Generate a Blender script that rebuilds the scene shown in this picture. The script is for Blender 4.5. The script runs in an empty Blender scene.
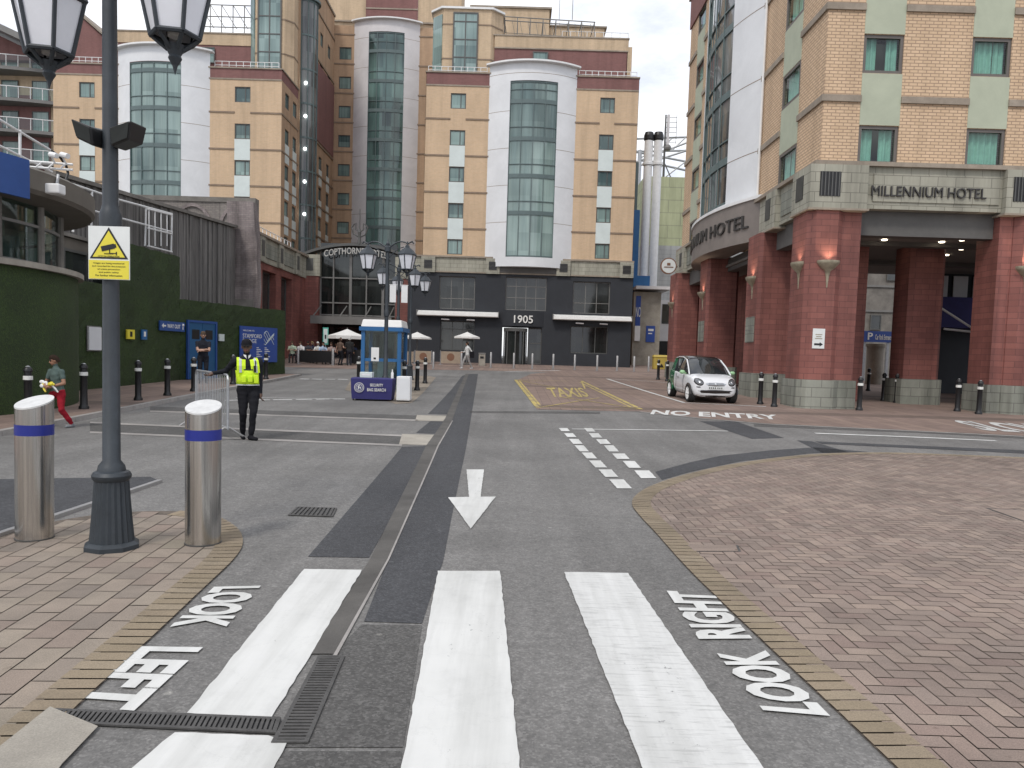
import bpy, bmesh, math, random
from mathutils import Vector, Matrix, noise
random.seed(7)
sc = bpy.context.scene
COL = sc.collection
# ------------------------------------------------------------------ camera
F = 760.0; EYE = 1.6; PITCH = 0.065; ROLL = 0.030; PPY = 405.4
fw = Vector((0, math.cos(PITCH), -math.sin(PITCH)))
u0 = Vector((0, math.sin(PITCH), math.cos(PITCH))); r0 = Vector((1, 0, 0))
RX = math.cos(ROLL)*r0 + math.sin(ROLL)*u0
UP = -math.sin(ROLL)*r0 + math.cos(ROLL)*u0
cam = bpy.data.cameras.new('camera'); camo = bpy.data.objects.new('camera', cam); COL.objects.link(camo)
camo.matrix_world = Matrix.Translation((0, 0, EYE)) @ Matrix((RX, UP, -fw)).transposed().to_4x4()
cam.sensor_width = 36; cam.sensor_fit = 'HORIZONTAL'; cam.lens = F*36/1024
cam.shift_y = (PPY-384)/1024
cam.clip_start = 0.05; cam.clip_end = 3000
sc.camera = camo
def smooth_rise(y):
    y = min(y, 75); t = y-13
    return 0.022*(math.sqrt(t*t+9)+t)/2 - 0.0037
def g(y):                       # the street climbs gently away from the viewer; linear between whole metres
    if y <= -30: return smooth_rise(-30)
    if y >= 75: return smooth_rise(75)
    a = math.floor(y); f = y-a
    return smooth_rise(a)*(1-f) + smooth_rise(a+1)*f
def ray(px, py):
    return fw + (px-512)/F*RX + (PPY-py)/F*UP
def at(px, py, Y):
    d = ray(px, py); t = Y/d.y
    return Vector((d.x*t, Y, EYE+d.z*t))
def G(px, py, dz=0.0):          # surveyed point on the street
    d = ray(px, py); t = 0.2
    while t < 400 and EYE+d.z*t > g(d.y*t)+dz: t *= 1.02
    a, b = t/1.02, t
    for _ in range(30):
        m = (a+b)/2
        if EYE+d.z*m <= g(d.y*m)+dz: b = m
        else: a = m
    return Vector((d.x*b, d.y*b, g(d.y*b)+dz))
# ------------------------------------------------------------------ materials
def nd(nt, t, **kw):
    n = nt.nodes.new(t)
    for k, v in kw.items():
        if k in n.inputs: n.inputs[k].default_value = v
        else: setattr(n, k, v)
    return n
def lk(nt, a, b): nt.links.new(a, b)
def c4(c): return (c[0], c[1], c[2], 1)
def newmat(name):
    m = bpy.data.materials.new(name); m.use_nodes = True
    nt = m.node_tree
    return m, nt, nt.nodes['Principled BSDF']
def ramp(nt, fac, stops):
    r = nd(nt, 'ShaderNodeValToRGB')
    e = r.color_ramp.elements
    while len(e) < len(stops): e.new(0.5)
    for i, (p, c) in enumerate(stops):
        e[i].position = p; e[i].color = c4(c)
    lk(nt, fac, r.inputs['Fac']); return r
def mat(name, col, rough=0.7, var=0.15, scale=3.0, fine=0.0, fscale=60, metal=0.0, bump=0.0, bscale=40, coat=0.0, spec=0.5, stain=0.0, stretch=None, emis=None, estr=0):
    m, nt, b = newmat(name)
    geo = nd(nt, 'ShaderNodeNewGeometry')
    pos = geo.outputs['Position']
    if stretch:
        mp = nd(nt, 'ShaderNodeMapping'); mp.inputs['Scale'].default_value = stretch
        lk(nt, pos, mp.inputs['Vector']); pos = mp.outputs['Vector']
    n = nd(nt, 'ShaderNodeTexNoise', Scale=scale, Detail=6.0, Roughness=0.65); lk(nt, pos, n.inputs['Vector'])
    lo = [c*(1-var) for c in col]; hi = [min(c*(1+var), 1) for c in col]
    r = ramp(nt, n.outputs['Fac'], [(0.3, lo), (0.7, hi)])
    out = r.outputs['Color']
    if fine:
        n2 = nd(nt, 'ShaderNodeTexNoise', Scale=fscale, Detail=3.0, Roughness=0.8); lk(nt, pos, n2.inputs['Vector'])
        r2 = ramp(nt, n2.outputs['Fac'], [(0.25, (1-fine,)*3), (0.75, (1+fine,)*3)])
        mx = nd(nt, 'ShaderNodeMix', data_type='RGBA', blend_type='MULTIPLY'); mx.inputs['Factor'].default_value = 1
        lk(nt, out, mx.inputs['A']); lk(nt, r2.outputs['Color'], mx.inputs['B']); out = mx.outputs['Result']
    if stain:
        n3 = nd(nt, 'ShaderNodeTexNoise', Scale=0.7, Detail=8.0, Roughness=0.7, Distortion=0.6); lk(nt, pos, n3.inputs['Vector'])
        r3 = ramp(nt, n3.outputs['Fac'], [(0.42, (1-stain,)*3), (0.6, (1, 1, 1))])
        mx = nd(nt, 'ShaderNodeMix', data_type='RGBA', blend_type='MULTIPLY'); mx.inputs['Factor'].default_value = 1
        lk(nt, out, mx.inputs['A']); lk(nt, r3.outputs['Color'], mx.inputs['B']); out = mx.outputs['Result']
    lk(nt, out, b.inputs['Base Color'])
    b.inputs['Roughness'].default_value = rough; b.inputs['Metallic'].default_value = metal
    b.inputs['Coat Weight'].default_value = coat; b.inputs['Specular IOR Level'].default_value = spec
    if bump:
        bn = nd(nt, 'ShaderNodeTexNoise', Scale=bscale, Detail=4.0); lk(nt, pos, bn.inputs['Vector'])
        bp = nd(nt, 'ShaderNodeBump', Strength=bump, Distance=0.02); lk(nt, bn.outputs['Fac'], bp.inputs['Height'])
        lk(nt, bp.outputs['Normal'], b.inputs['Normal'])
    if emis:
        b.inputs['Emission Color'].default_value = c4(emis); b.inputs['Emission Strength'].default_value = estr
    return m
def wall_uv(nt):                # (along the wall, height) from world position and normal
    geo = nd(nt, 'ShaderNodeNewGeometry')
    s = nd(nt, 'ShaderNodeSeparateXYZ'); lk(nt, geo.outputs['Position'], s.inputs[0])
    sn = nd(nt, 'ShaderNodeSeparateXYZ'); lk(nt, geo.outputs['True Normal'], sn.inputs[0])
    ab = nd(nt, 'ShaderNodeMath', operation='ABSOLUTE'); lk(nt, sn.outputs['X'], ab.inputs[0])
    gt = nd(nt, 'ShaderNodeMath', operation='GREATER_THAN'); lk(nt, ab.outputs[0], gt.inputs[0]); gt.inputs[1].default_value = 0.72
    mx = nd(nt, 'ShaderNodeMix', data_type='FLOAT'); lk(nt, gt.outputs[0], mx.inputs['Factor'])
    lk(nt, s.outputs['X'], mx.inputs['A']); lk(nt, s.outputs['Y'], mx.inputs['B'])
    cb = nd(nt, 'ShaderNodeCombineXYZ'); lk(nt, mx.outputs['Result'], cb.inputs['X']); lk(nt, s.outputs['Z'], cb.inputs['Y'])
    return cb.outputs[0], geo.outputs['Position']
def brick(name, ca, cb_, mortar, bw=0.225, bh=0.095, ms=0.012, rough=0.85, bump=0.4, dirt=0.2):
    m, nt, b = newmat(name)
    uv, pos = wall_uv(nt)
    t = nd(nt, 'ShaderNodeTexBrick', Scale=1.0)
    t.inputs['Color1'].default_value = c4(ca); t.inputs['Color2'].default_value = c4(cb_); t.inputs['Mortar'].default_value = c4(mortar)
    t.inputs['Brick Width'].default_value = bw; t.inputs['Row Height'].default_value = bh; t.inputs['Mortar Size'].default_value = ms
    t.inputs['Mortar Smooth'].default_value = 0.2; t.inputs['Bias'].default_value = 0.0
    lk(nt, uv, t.inputs['Vector'])
    n = nd(nt, 'ShaderNodeTexNoise', Scale=0.6, Detail=8.0, Roughness=0.7); 
    mp = nd(nt, 'ShaderNodeMapping'); mp.inputs['Scale'].default_value = (1, 1, 0.45); lk(nt, pos, mp.inputs['Vector']); lk(nt, mp.outputs[0], n.inputs['Vector'])
    r = ramp(nt, n.outputs['Fac'], [(0.3, (1-dirt,)*3), (0.68, (1.06,)*3)])
    mp2 = nd(nt, 'ShaderNodeMapping'); mp2.inputs['Scale'].default_value = (1.7, 1.7, 0.07); lk(nt, pos, mp2.inputs['Vector'])
    ns = nd(nt, 'ShaderNodeTexNoise', Scale=1.0, Detail=7.0, Roughness=0.7); lk(nt, mp2.outputs[0], ns.inputs['Vector'])
    rs = ramp(nt, ns.outputs['Fac'], [(0.36, (1-dirt*0.9,)*3), (0.56, (1.02,)*3)])
    m0 = nd(nt, 'ShaderNodeMix', data_type='RGBA', blend_type='MULTIPLY'); m0.inputs['Factor'].default_value = 1
    lk(nt, r.outputs['Color'], m0.inputs['A']); lk(nt, rs.outputs['Color'], m0.inputs['B'])
    mx = nd(nt, 'ShaderNodeMix', data_type='RGBA', blend_type='MULTIPLY'); mx.inputs['Factor'].default_value = 1
    lk(nt, t.outputs['Color'], mx.inputs['A']); lk(nt, m0.outputs['Result'], mx.inputs['B'])
    lk(nt, mx.outputs['Result'], b.inputs['Base Color']); b.inputs['Roughness'].default_value = rough
    b.inputs['Specular IOR Level'].default_value = 0.3
    if bump:
        bp = nd(nt, 'ShaderNodeBump', Strength=bump, Distance=0.01); bp.invert = True
        lk(nt, t.outputs['Fac'], bp.inputs['Height']); lk(nt, bp.outputs['Normal'], b.inputs['Normal'])
    return m
def curtain_glass(name, dark, light, sx=7.0, rough=0.06, lo=0.42, hi=0.62, cell=(0.87, 1.345)):
    m, nt, b = newmat(name)
    uv, pos = wall_uv(nt)
    sn = nd(nt, 'ShaderNodeVectorMath', operation='SNAP'); lk(nt, uv, sn.inputs[0]); sn.inputs[1].default_value = (cell[0], cell[1], 1)
    wn = nd(nt, 'ShaderNodeTexWhiteNoise', noise_dimensions='2D'); lk(nt, sn.outputs[0], wn.inputs['Vector'])
    mp = nd(nt, 'ShaderNodeMapping'); mp.inputs['Scale'].default_value = (sx, 0.12, 1); lk(nt, uv, mp.inputs['Vector'])
    n = nd(nt, 'ShaderNodeTexNoise', Scale=1.0, Detail=3.0, Roughness=0.7); lk(nt, mp.outputs[0], n.inputs['Vector'])
    n5 = nd(nt, 'ShaderNodeTexNoise', Scale=0.16, Detail=2.0); lk(nt, pos, n5.inputs['Vector'])
    a1 = nd(nt, 'ShaderNodeMath', operation='MULTIPLY_ADD'); lk(nt, wn.outputs['Value'], a1.inputs[0]); a1.inputs[1].default_value = 0.2
    a2 = nd(nt, 'ShaderNodeMath', operation='MULTIPLY_ADD'); lk(nt, n.outputs['Fac'], a2.inputs[0]); a2.inputs[1].default_value = 0.38; lk(nt, n5.outputs['Fac'], a2.inputs[2])
    lk(nt, a2.outputs[0], a1.inputs[2])
    r = ramp(nt, a1.outputs[0], [(lo+0.18, dark), (hi+0.36, light)])
    lk(nt, r.outputs['Color'], b.inputs['Base Color'])
    b.inputs['Roughness'].default_value = rough; b.inputs['Specular IOR Level'].default_value = 0.7
    n2 = nd(nt, 'ShaderNodeTexNoise', Scale=0.8, Detail=1.0); lk(nt, pos, n2.inputs['Vector'])
    bp = nd(nt, 'ShaderNodeBump', Strength=0.06, Distance=0.1); lk(nt, n2.outputs['Fac'], bp.inputs['Height']); lk(nt, bp.outputs['Normal'], b.inputs['Normal'])
    return m
def clear_glass(name, tint=(0.8, 0.9, 0.88), refl=0.18):
    m = bpy.data.materials.new(name); m.use_nodes = True; nt = m.node_tree
    for n in list(nt.nodes): nt.nodes.remove(n)
    o = nd(nt, 'ShaderNodeOutputMaterial'); tr = nd(nt, 'ShaderNodeBsdfTransparent'); tr.inputs[0].default_value = c4(tint)
    gl = nd(nt, 'ShaderNodeBsdfGlossy', Roughness=0.03); geo = nd(nt, 'ShaderNodeNewGeometry')
    dt = nd(nt, 'ShaderNodeVectorMath', operation='DOT_PRODUCT'); lk(nt, geo.outputs['Normal'], dt.inputs[0]); lk(nt, geo.outputs['Incoming'], dt.inputs[1])
    ab = nd(nt, 'ShaderNodeMath', operation='ABSOLUTE'); lk(nt, dt.outputs['Value'], ab.inputs[0])
    om = nd(nt, 'ShaderNodeMath', operation='SUBTRACT'); om.inputs[0].default_value = 1.0; lk(nt, ab.outputs[0], om.inputs[1])
    pw = nd(nt, 'ShaderNodeMath', operation='POWER'); lk(nt, om.outputs[0], pw.inputs[0]); pw.inputs[1].default_value = 5.0
    ad = nd(nt, 'ShaderNodeMath', operation='MULTIPLY_ADD'); lk(nt, pw.outputs[0], ad.inputs[0]); ad.inputs[1].default_value = 0.9; ad.inputs[2].default_value = refl+0.03
    mx = nd(nt, 'ShaderNodeMixShader'); lk(nt, ad.outputs[0], mx.inputs[0]); lk(nt, tr.outputs[0], mx.inputs[1]); lk(nt, gl.outputs[0], mx.inputs[2])
    lk(nt, mx.outputs[0], o.inputs[0]); return m
def island_mat(name, cols, rough=0.85, grain=0.25, gscale=150):
    """pavers: every block its own tint, plus grain and broad dirt"""
    m, nt, b = newmat(name)
    geo = nd(nt, 'ShaderNodeNewGeometry')
    k = len(cols)
    r = ramp(nt, geo.outputs['Random Per Island'], [(i/(k-1), c) for i, c in enumerate(cols)])
    n = nd(nt, 'ShaderNodeTexNoise', Scale=gscale, Detail=3.0, Roughness=0.8); lk(nt, geo.outputs['Position'], n.inputs['Vector'])
    r2 = ramp(nt, n.outputs['Fac'], [(0.3, (1-grain,)*3), (0.7, (1+grain,)*3)])
    n3 = nd(nt, 'ShaderNodeTexNoise', Scale=0.9, Detail=9.0, Roughness=0.72, Distortion=0.4); lk(nt, geo.outputs['Position'], n3.inputs['Vector'])
    r3 = ramp(nt, n3.outputs['Fac'], [(0.3, (0.72, 0.72, 0.72)), (0.62, (1.12, 1.1, 1.08))])
    n4 = nd(nt, 'ShaderNodeTexNoise', Scale=9, Detail=4.0, Roughness=0.7); lk(nt, geo.outputs['Position'], n4.inputs['Vector'])
    r4 = ramp(nt, n4.outputs['Fac'], [(0.26, (0.62, 0.6, 0.58)), (0.34, (1, 1, 1))])
    out = r.outputs['Color']
    for q in (r2, r3, r4):
        mx = nd(nt, 'ShaderNodeMix', data_type='RGBA', blend_type='MULTIPLY'); mx.inputs['Factor'].default_value = 1
        lk(nt, out, mx.inputs['A']); lk(nt, q.outputs['Color'], mx.inputs['B']); out = mx.outputs['Result']
    lk(nt, out, b.inputs['Base Color']); b.inputs['Roughness'].default_value = rough; b.inputs['Specular IOR Level'].default_value = 0.3
    bp = nd(nt, 'ShaderNodeBump', Strength=0.3, Distance=0.004); lk(nt, n.outputs['Fac'], bp.inputs['Height']); lk(nt, bp.outputs['Normal'], b.inputs['Normal'])
    return m
def asphalt(name, base, contrast=0.5, patch=0.2):
    m, nt, b = newmat(name)
    geo = nd(nt, 'ShaderNodeNewGeometry'); pos = geo.outputs['Position']
    v = nd(nt, 'ShaderNodeTexVoronoi', Scale=85.0); lk(nt, pos, v.inputs['Vector'])
    s = nd(nt, 'ShaderNodeSeparateColor'); lk(nt, v.outputs['Color'], s.inputs[0])
    r = ramp(nt, s.outputs[0], [(0.0, [c*(1-contrast) for c in base]), (0.65, base), (1.0, [c*(1+contrast*1.5) for c in base])])
    n = nd(nt, 'ShaderNodeTexNoise', Scale=0.35, Detail=10.0, Roughness=0.72, Distortion=0.3); lk(nt, pos, n.inputs['Vector'])
    r2 = ramp(nt, n.outputs['Fac'], [(0.32, (1-patch,)*3), (0.66, (1+patch,)*3)])
    mp = nd(nt, 'ShaderNodeMapping'); mp.inputs['Scale'].default_value = (2.2, 0.12, 1); lk(nt, pos, mp.inputs['Vector'])
    n3 = nd(nt, 'ShaderNodeTexNoise', Scale=1.0, Detail=5.0, Roughness=0.6); lk(nt, mp.outputs[0], n3.inputs['Vector'])
    r3 = ramp(nt, n3.outputs['Fac'], [(0.35, (0.9, 0.9, 0.9)), (0.65, (1.1, 1.1, 1.1))])
    n4 = nd(nt, 'ShaderNodeTexNoise', Scale=14, Detail=5.0, Roughness=0.75); lk(nt, pos, n4.inputs['Vector'])
    r4 = ramp(nt, n4.outputs['Fac'], [(0.3, (0.8, 0.8, 0.8)), (0.7, (1.2, 1.2, 1.19))])
    # spots of old gum and oil
    v2 = nd(nt, 'ShaderNodeTexVoronoi', Scale=2.2); lk(nt, pos, v2.inputs['Vector'])
    r5 = ramp(nt, v2.outputs['Distance'], [(0.035, (1.7, 1.7, 1.65)), (0.05, (1, 1, 1))])
    out = r.outputs['Color']
    for q in (r2, r3, r4, r5):
        mx = nd(nt, 'ShaderNodeMix', data_type='RGBA', blend_type='MULTIPLY'); mx.inputs['Factor'].default_value = 1
        lk(nt, out, mx.inputs['A']); lk(nt, q.outputs['Color'], mx.inputs['B']); out = mx.outputs['Result']
    lk(nt, out, b.inputs['Base Color']); b.inputs['Roughness'].default_value = 0.82; b.inputs['Specular IOR Level'].default_value = 0.35
    bp = nd(nt, 'ShaderNodeBump', Strength=0.35, Distance=0.006); lk(nt, v.outputs['Distance'], bp.inputs['Height']); lk(nt, bp.outputs['Normal'], b.inputs['Normal'])
    return m
def paint(name, col, under, wear=0.42, tex=0.0):
    m, nt, b = newmat(name)
    geo = nd(nt, 'ShaderNodeNewGeometry'); pos = geo.outputs['Position']
    n = nd(nt, 'ShaderNodeTexNoise', Scale=22.0, Detail=8.0, Roughness=0.75); lk(nt, pos, n.inputs['Vector'])
    n2 = nd(nt, 'ShaderNodeTexNoise', Scale=2.0, Detail=4.0); lk(nt, pos, n2.inputs['Vector'])
    ad = nd(nt, 'ShaderNodeMath', operation='MULTIPLY_ADD'); lk(nt, n2.outputs['Fac'], ad.inputs[0]); ad.inputs[1].default_value = 0.45; lk(nt, n.outputs['Fac'], ad.inputs[2])
    r = ramp(nt, ad.outputs[0], [(wear, (0, 0, 0)), (wear+0.06, (1, 1, 1))])
    n3 = nd(nt, 'ShaderNodeTexNoise', Scale=1.6, Detail=9.0, Roughness=0.75); lk(nt, pos, n3.inputs['Vector'])
    r3 = ramp(nt, n3.outputs['Fac'], [(0.3, [c*0.84 for c in col]), (0.45, [c*.95 for c in col]), (0.62, col)])
    # hairline cracks
    v = nd(nt, 'ShaderNodeTexVoronoi', Scale=3.0, feature='DISTANCE_TO_EDGE')
    nm = nd(nt, 'ShaderNodeMix', data_type='VECTOR'); nm.inputs['Factor'].default_value = 0.12
    lk(nt, pos, nm.inputs['A']); lk(nt, n.outputs['Color'], nm.inputs['B']); lk(nt, nm.outputs['Result'], v.inputs['Vector'])
    rc = ramp(nt, v.outputs['Distance'], [(0.0, (0.88, 0.88, 0.88)), (0.006, (1, 1, 1))])
    mt_ = nd(nt, 'ShaderNodeMapping'); mt_.inputs['Scale'].default_value = (3.2, 0.22, 1); lk(nt, pos, mt_.inputs['Vector'])
    nt_ = nd(nt, 'ShaderNodeTexNoise', Scale=1.0, Detail=6.0, Roughness=0.65); lk(nt, mt_.outputs[0], nt_.inputs['Vector'])
    rt_ = ramp(nt, nt_.outputs['Fac'], [(0.36, (0.8, 0.8, 0.79)), (0.58, (1.02, 1.02, 1.02))])
    out = r3.outputs['Color']
    mu = nd(nt, 'ShaderNodeMix', data_type='RGBA', blend_type='MULTIPLY'); mu.inputs['Factor'].default_value = 1
    lk(nt, out, mu.inputs['A']); lk(nt, rt_.outputs['Color'], mu.inputs['B']); out = mu.outputs['Result']
    mu = nd(nt, 'ShaderNodeMix', data_type='RGBA', blend_type='MULTIPLY'); mu.inputs['Factor'].default_value = 1
    lk(nt, out, mu.inputs['A']); lk(nt, rc.outputs['Color'], mu.inputs['B']); out = mu.outputs['Result']
    if tex:                     # tyre-polished grid of scratches on the worn stripe
        mw = nd(nt, 'ShaderNodeMapping'); mw.inputs['Scale'].default_value = (5, 46, 1); mw.inputs['Rotation'].default_value = (0, 0, 0.06); lk(nt, pos, mw.inputs['Vector'])
        wv = nd(nt, 'ShaderNodeTexNoise', Scale=1.0, Detail=4.0, Roughness=0.7, Distortion=0.5); lk(nt, mw.outputs[0], wv.inputs['Vector'])
        rw = ramp(nt, wv.outputs['Fac'], [(0.36, (1-tex,)*3), (0.47, (1, 1, 1))])
        mu = nd(nt, 'ShaderNodeMix', data_type='RGBA', blend_type='MULTIPLY'); mu.inputs['Factor'].default_value = 1
        lk(nt, out, mu.inputs['A']); lk(nt, rw.outputs['Color'], mu.inputs['B']); out = mu.outputs['Result']
    mx = nd(nt, 'ShaderNodeMix', data_type='RGBA'); lk(nt, r.outputs['Color'], mx.inputs['Factor'])
    mx.inputs['A'].default_value = c4(under); lk(nt, out, mx.inputs['B'])
    lk(nt, mx.outputs['Result'], b.inputs['Base Color']); b.inputs['Roughness'].default_value = 0.7
    return m
def leafy(name):
    m, nt, b = newmat(name)
    geo = nd(nt, 'ShaderNodeNewGeometry'); pos = geo.outputs['Position']
    v = nd(nt, 'ShaderNodeTexVoronoi', Scale=42.0); lk(nt, pos, v.inputs['Vector'])
    s = nd(nt, 'ShaderNodeSeparateColor'); lk(nt, v.outputs['Color'], s.inputs[0])
    r = ramp(nt, s.outputs[0], [(0.0, (0.014, 0.027, 0.006)), (0.6, (0.022, 0.043, 0.008)), (1.0, (0.034, 0.062, 0.011))])
    n = nd(nt, 'ShaderNodeTexNoise', Scale=0.9, Detail=5.0); lk(nt, pos, n.inputs['Vector'])
    r2 = ramp(nt, n.outputs['Fac'], [(0.3, (0.75, 0.75, 0.7)), (0.7, (1.2, 1.2, 1.1))])
    mx = nd(nt, 'ShaderNodeMix', data_type='RGBA', blend_type='MULTIPLY'); mx.inputs['Factor'].default_value = 1
    lk(nt, r.outputs['Color'], mx.inputs['A']); lk(nt, r2.outputs['Color'], mx.inputs['B'])
    lk(nt, mx.outputs['Result'], b.inputs['Base Color']); b.inputs['Roughness'].default_value = 0.75
    bp = nd(nt, 'ShaderNodeBump', Strength=0.6, Distance=0.015); lk(nt, v.outputs['Distance'], bp.inputs['Height']); lk(nt, bp.outputs['Normal'], b.inputs['Normal'])
    return m
M = {}
M['road'] = asphalt('asphalt_old', (0.163, 0.158, 0.151), 0.2, 0.22)
M['patch'] = asphalt('asphalt_new', (0.058, 0.059, 0.063), 0.25, 0.12)
M['patch_mid'] = asphalt('asphalt_mid', (0.092, 0.089, 0.085), 0.28, 0.15)
M['white_line'] = paint('road_paint', (0.64, 0.64, 0.615), (0.13, 0.13, 0.13), 0.47)
M['white_worn'] = paint('road_paint_worn', (0.64, 0.64, 0.62), (0.14, 0.14, 0.14), 0.49, 0.22)
M['white_old'] = paint('road_paint_old', (0.62, 0.62, 0.6), (0.15, 0.15, 0.15), 0.6)
M['yellow_line'] = paint('yellow_paint', (0.52, 0.41, 0.11), (0.19, 0.15, 0.12), 0.66)
M['paver'] = island_mat('red_paver', [(0.20, 0.158, 0.135), (0.25, 0.20, 0.17), (0.295, 0.235, 0.195), (0.23, 0.175, 0.15), (0.27, 0.22, 0.188)])
M['paver_tan'] = island_mat('tan_paver', [(0.22, 0.18, 0.125), (0.25, 0.205, 0.145), (0.235, 0.19, 0.135), (0.265, 0.22, 0.16)])
M['paver_left'] = island_mat('left_paver', [(0.245, 0.208, 0.172), (0.285, 0.24, 0.197), (0.215, 0.183, 0.155), (0.30, 0.258, 0.208), (0.25, 0.20, 0.168), (0.27, 0.238, 0.188)])
M['joint'] = mat('paver_joint', (0.12, 0.098, 0.078), 0.95, 0.4, 20)
M['pave_far'] = brick('far_paving', (0.26, 0.19, 0.155), (0.22, 0.16, 0.135), (0.16, 0.12, 0.1), 0.3, 0.2, 0.01, bump=0)
M['concrete'] = mat('concrete', (0.36, 0.33, 0.28), 0.9, 0.15, 2, 0.25, 120, stain=0.2)
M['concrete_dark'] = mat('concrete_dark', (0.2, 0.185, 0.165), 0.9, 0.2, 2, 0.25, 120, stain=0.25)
M['channel'] = mat('channel_concrete', (0.10, 0.094, 0.086), 0.9, 0.2, 2, 0.25, 120, stain=0.25)
M['island'] = brick('island_paving', (0.29, 0.25, 0.20), (0.26, 0.22, 0.175), (0.2, 0.17, 0.14), 0.3, 0.2, 0.01, bump=0)
M['kerb'] = mat('kerb_stone', (0.33, 0.31, 0.29), 0.9, 0.15, 3, 0.2, 90, stain=0.2)
M['iron'] = mat('cast_iron', (0.085, 0.082, 0.078), 0.6, 0.25, 12, 0.2, 90, metal=0.3, bump=0.2)
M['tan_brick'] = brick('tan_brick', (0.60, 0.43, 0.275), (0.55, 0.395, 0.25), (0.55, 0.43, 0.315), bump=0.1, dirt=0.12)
M['tan_brick_shaded'] = brick('shaded_tan_brick', (0.47, 0.315, 0.20), (0.43, 0.285, 0.18), (0.42, 0.31, 0.22), bump=0.1, dirt=0.18)  # tan brick darkened: shade of the side and court walls put into the colour
M['cream_brick'] = brick('cream_brick', (0.57, 0.425, 0.275), (0.52, 0.385, 0.25), (0.52, 0.42, 0.31), bump=0.1)
M['hotel_brick'] = brick('hotel_brick', (0.65, 0.475, 0.315), (0.59, 0.425, 0.275), (0.34, 0.235, 0.165), 0.26, 0.098, 0.014, bump=0.3, dirt=0.12)
M['maroon'] = brick('maroon_brick', (0.24, 0.115, 0.105), (0.21, 0.10, 0.092), (0.2, 0.12, 0.11), bump=0, dirt=0.15)
M['red_block'] = brick('red_terracotta', (0.285, 0.112, 0.092), (0.225, 0.088, 0.074), (0.165, 0.07, 0.06), 0.52, 0.19, 0.010, rough=0.6, bump=0.2, dirt=0.28)
M['plinth'] = brick('grey_stone', (0.33, 0.335, 0.285), (0.28, 0.29, 0.245), (0.19, 0.19, 0.165), 0.6, 0.3, 0.014, bump=0.2, dirt=0.4)
M['fascia'] = brick('fascia_stone', (0.40, 0.385, 0.315), (0.36, 0.35, 0.285), (0.22, 0.21, 0.175), 0.55, 0.3, 0.012, bump=0.2, dirt=0.25)
M['stone'] = mat('string_stone', (0.32, 0.27, 0.215), 0.9, 0.15, 3, 0.2, 60, stain=0.2)
M['string'] = mat('dark_string', (0.24, 0.18, 0.13), 0.9, 0.15, 3)
M['panel_white'] = mat('white_panel', (0.70, 0.71, 0.72), 0.55, 0.05, 0.6, stain=0.06)
M['panel_warm'] = mat('pale_panel', (0.62, 0.60, 0.60), 0.6, 0.05, 0.6, stain=0.08)
M['panel_green'] = mat('sage_panel', (0.42, 0.45, 0.34), 0.75, 0.06, 1.5, stain=0.07)
M['panel_mint'] = mat('mint_panel', (0.60, 0.66, 0.64), 0.6, 0.06, 1.5)
M['frame'] = mat('window_frame', (0.085, 0.085, 0.08), 0.5, 0.1)
M['frame_win'] = mat('brown_frame', (0.125, 0.11, 0.098), 0.5, 0.1)
M['frame_mid'] = mat('grey_frame', (0.17, 0.165, 0.155), 0.5, 0.1)
M['mullion'] = mat('mullion', (0.10, 0.14, 0.14), 0.45, 0.1)
M['glass_teal'] = curtain_glass('teal_glass', (0.07, 0.115, 0.112), (0.30, 0.40, 0.375), 3.0)
M['glass_room'] = curtain_glass('room_glass', (0.05, 0.09, 0.09), (0.26, 0.36, 0.33), 7.0)
M['glass_dark'] = curtain_glass('dark_glass', (0.008, 0.01, 0.01), (0.045, 0.05, 0.048), 1.2)
M['glass_bow'] = curtain_glass('bow_glass', (0.045, 0.05, 0.052), (0.22, 0.23, 0.22), 2.2, lo=0.4, hi=0.7)
M['glass_court'] = curtain_glass('court_glass', (0.025, 0.045, 0.045), (0.15, 0.25, 0.23), 1.5)
M['clear'] = clear_glass('clear_pane', (0.82, 0.93, 0.9), 0.03)
M['curtain'] = mat('curtain', (0.25, 0.44, 0.365), 0.9, 0.12, 5)
M['kiosk_glass'] = clear_glass('kiosk_pane', (0.75, 0.82, 0.82), 0.0)
M['black_wall'] = mat('charcoal_render', (0.025, 0.028, 0.034), 0.75, 0.12, 1.5, stain=0.1)
M['awning'] = mat('awning_white', (0.70, 0.69, 0.66), 0.7, 0.05)
M['hedge'] = leafy('artificial_hedge')
M['ribbed'] = mat('ribbed_boards', (0.185, 0.175, 0.165), 0.9, 0.45, 1.0, 0.3, 6, stretch=(7, 7, 0.35), stain=0.35)
M['old_brick'] = brick('old_brick', (0.31, 0.255, 0.25), (0.38, 0.32, 0.305), (0.28, 0.25, 0.24), 0.24, 0.09, 0.014, bump=0.4, dirt=0.5)
M['old_brick_grey'] = brick('old_brick_grey', (0.25, 0.225, 0.205), (0.32, 0.285, 0.255), (0.22, 0.20, 0.185), 0.24, 0.09, 0.014, bump=0.3, dirt=0.4)
M['roof_brown'] = mat('roof_edge', (0.13, 0.115, 0.095), 0.7, 0.15, 2)
M['white_metal'] = mat('white_metal', (0.72, 0.72, 0.71), 0.45, 0.08)
M['blue_sign'] = mat('blue_sign', (0.025, 0.07, 0.30), 0.45, 0.08)
M['royal'] = mat('royal_blue', (0.02, 0.07, 0.25), 0.5, 0.1)
M['door_blue'] = mat('door_blue', (0.015, 0.09, 0.21), 0.45, 0.15, 1.0)
M['kiosk_blue'] = mat('kiosk_blue', (0.02, 0.12, 0.30), 0.4, 0.1)
M['navy'] = mat('navy_cover', (0.028, 0.026, 0.13), 0.75, 0.12, 3)
M['white'] = mat('plain_white', (0.76, 0.76, 0.75), 0.55, 0.05)
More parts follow.
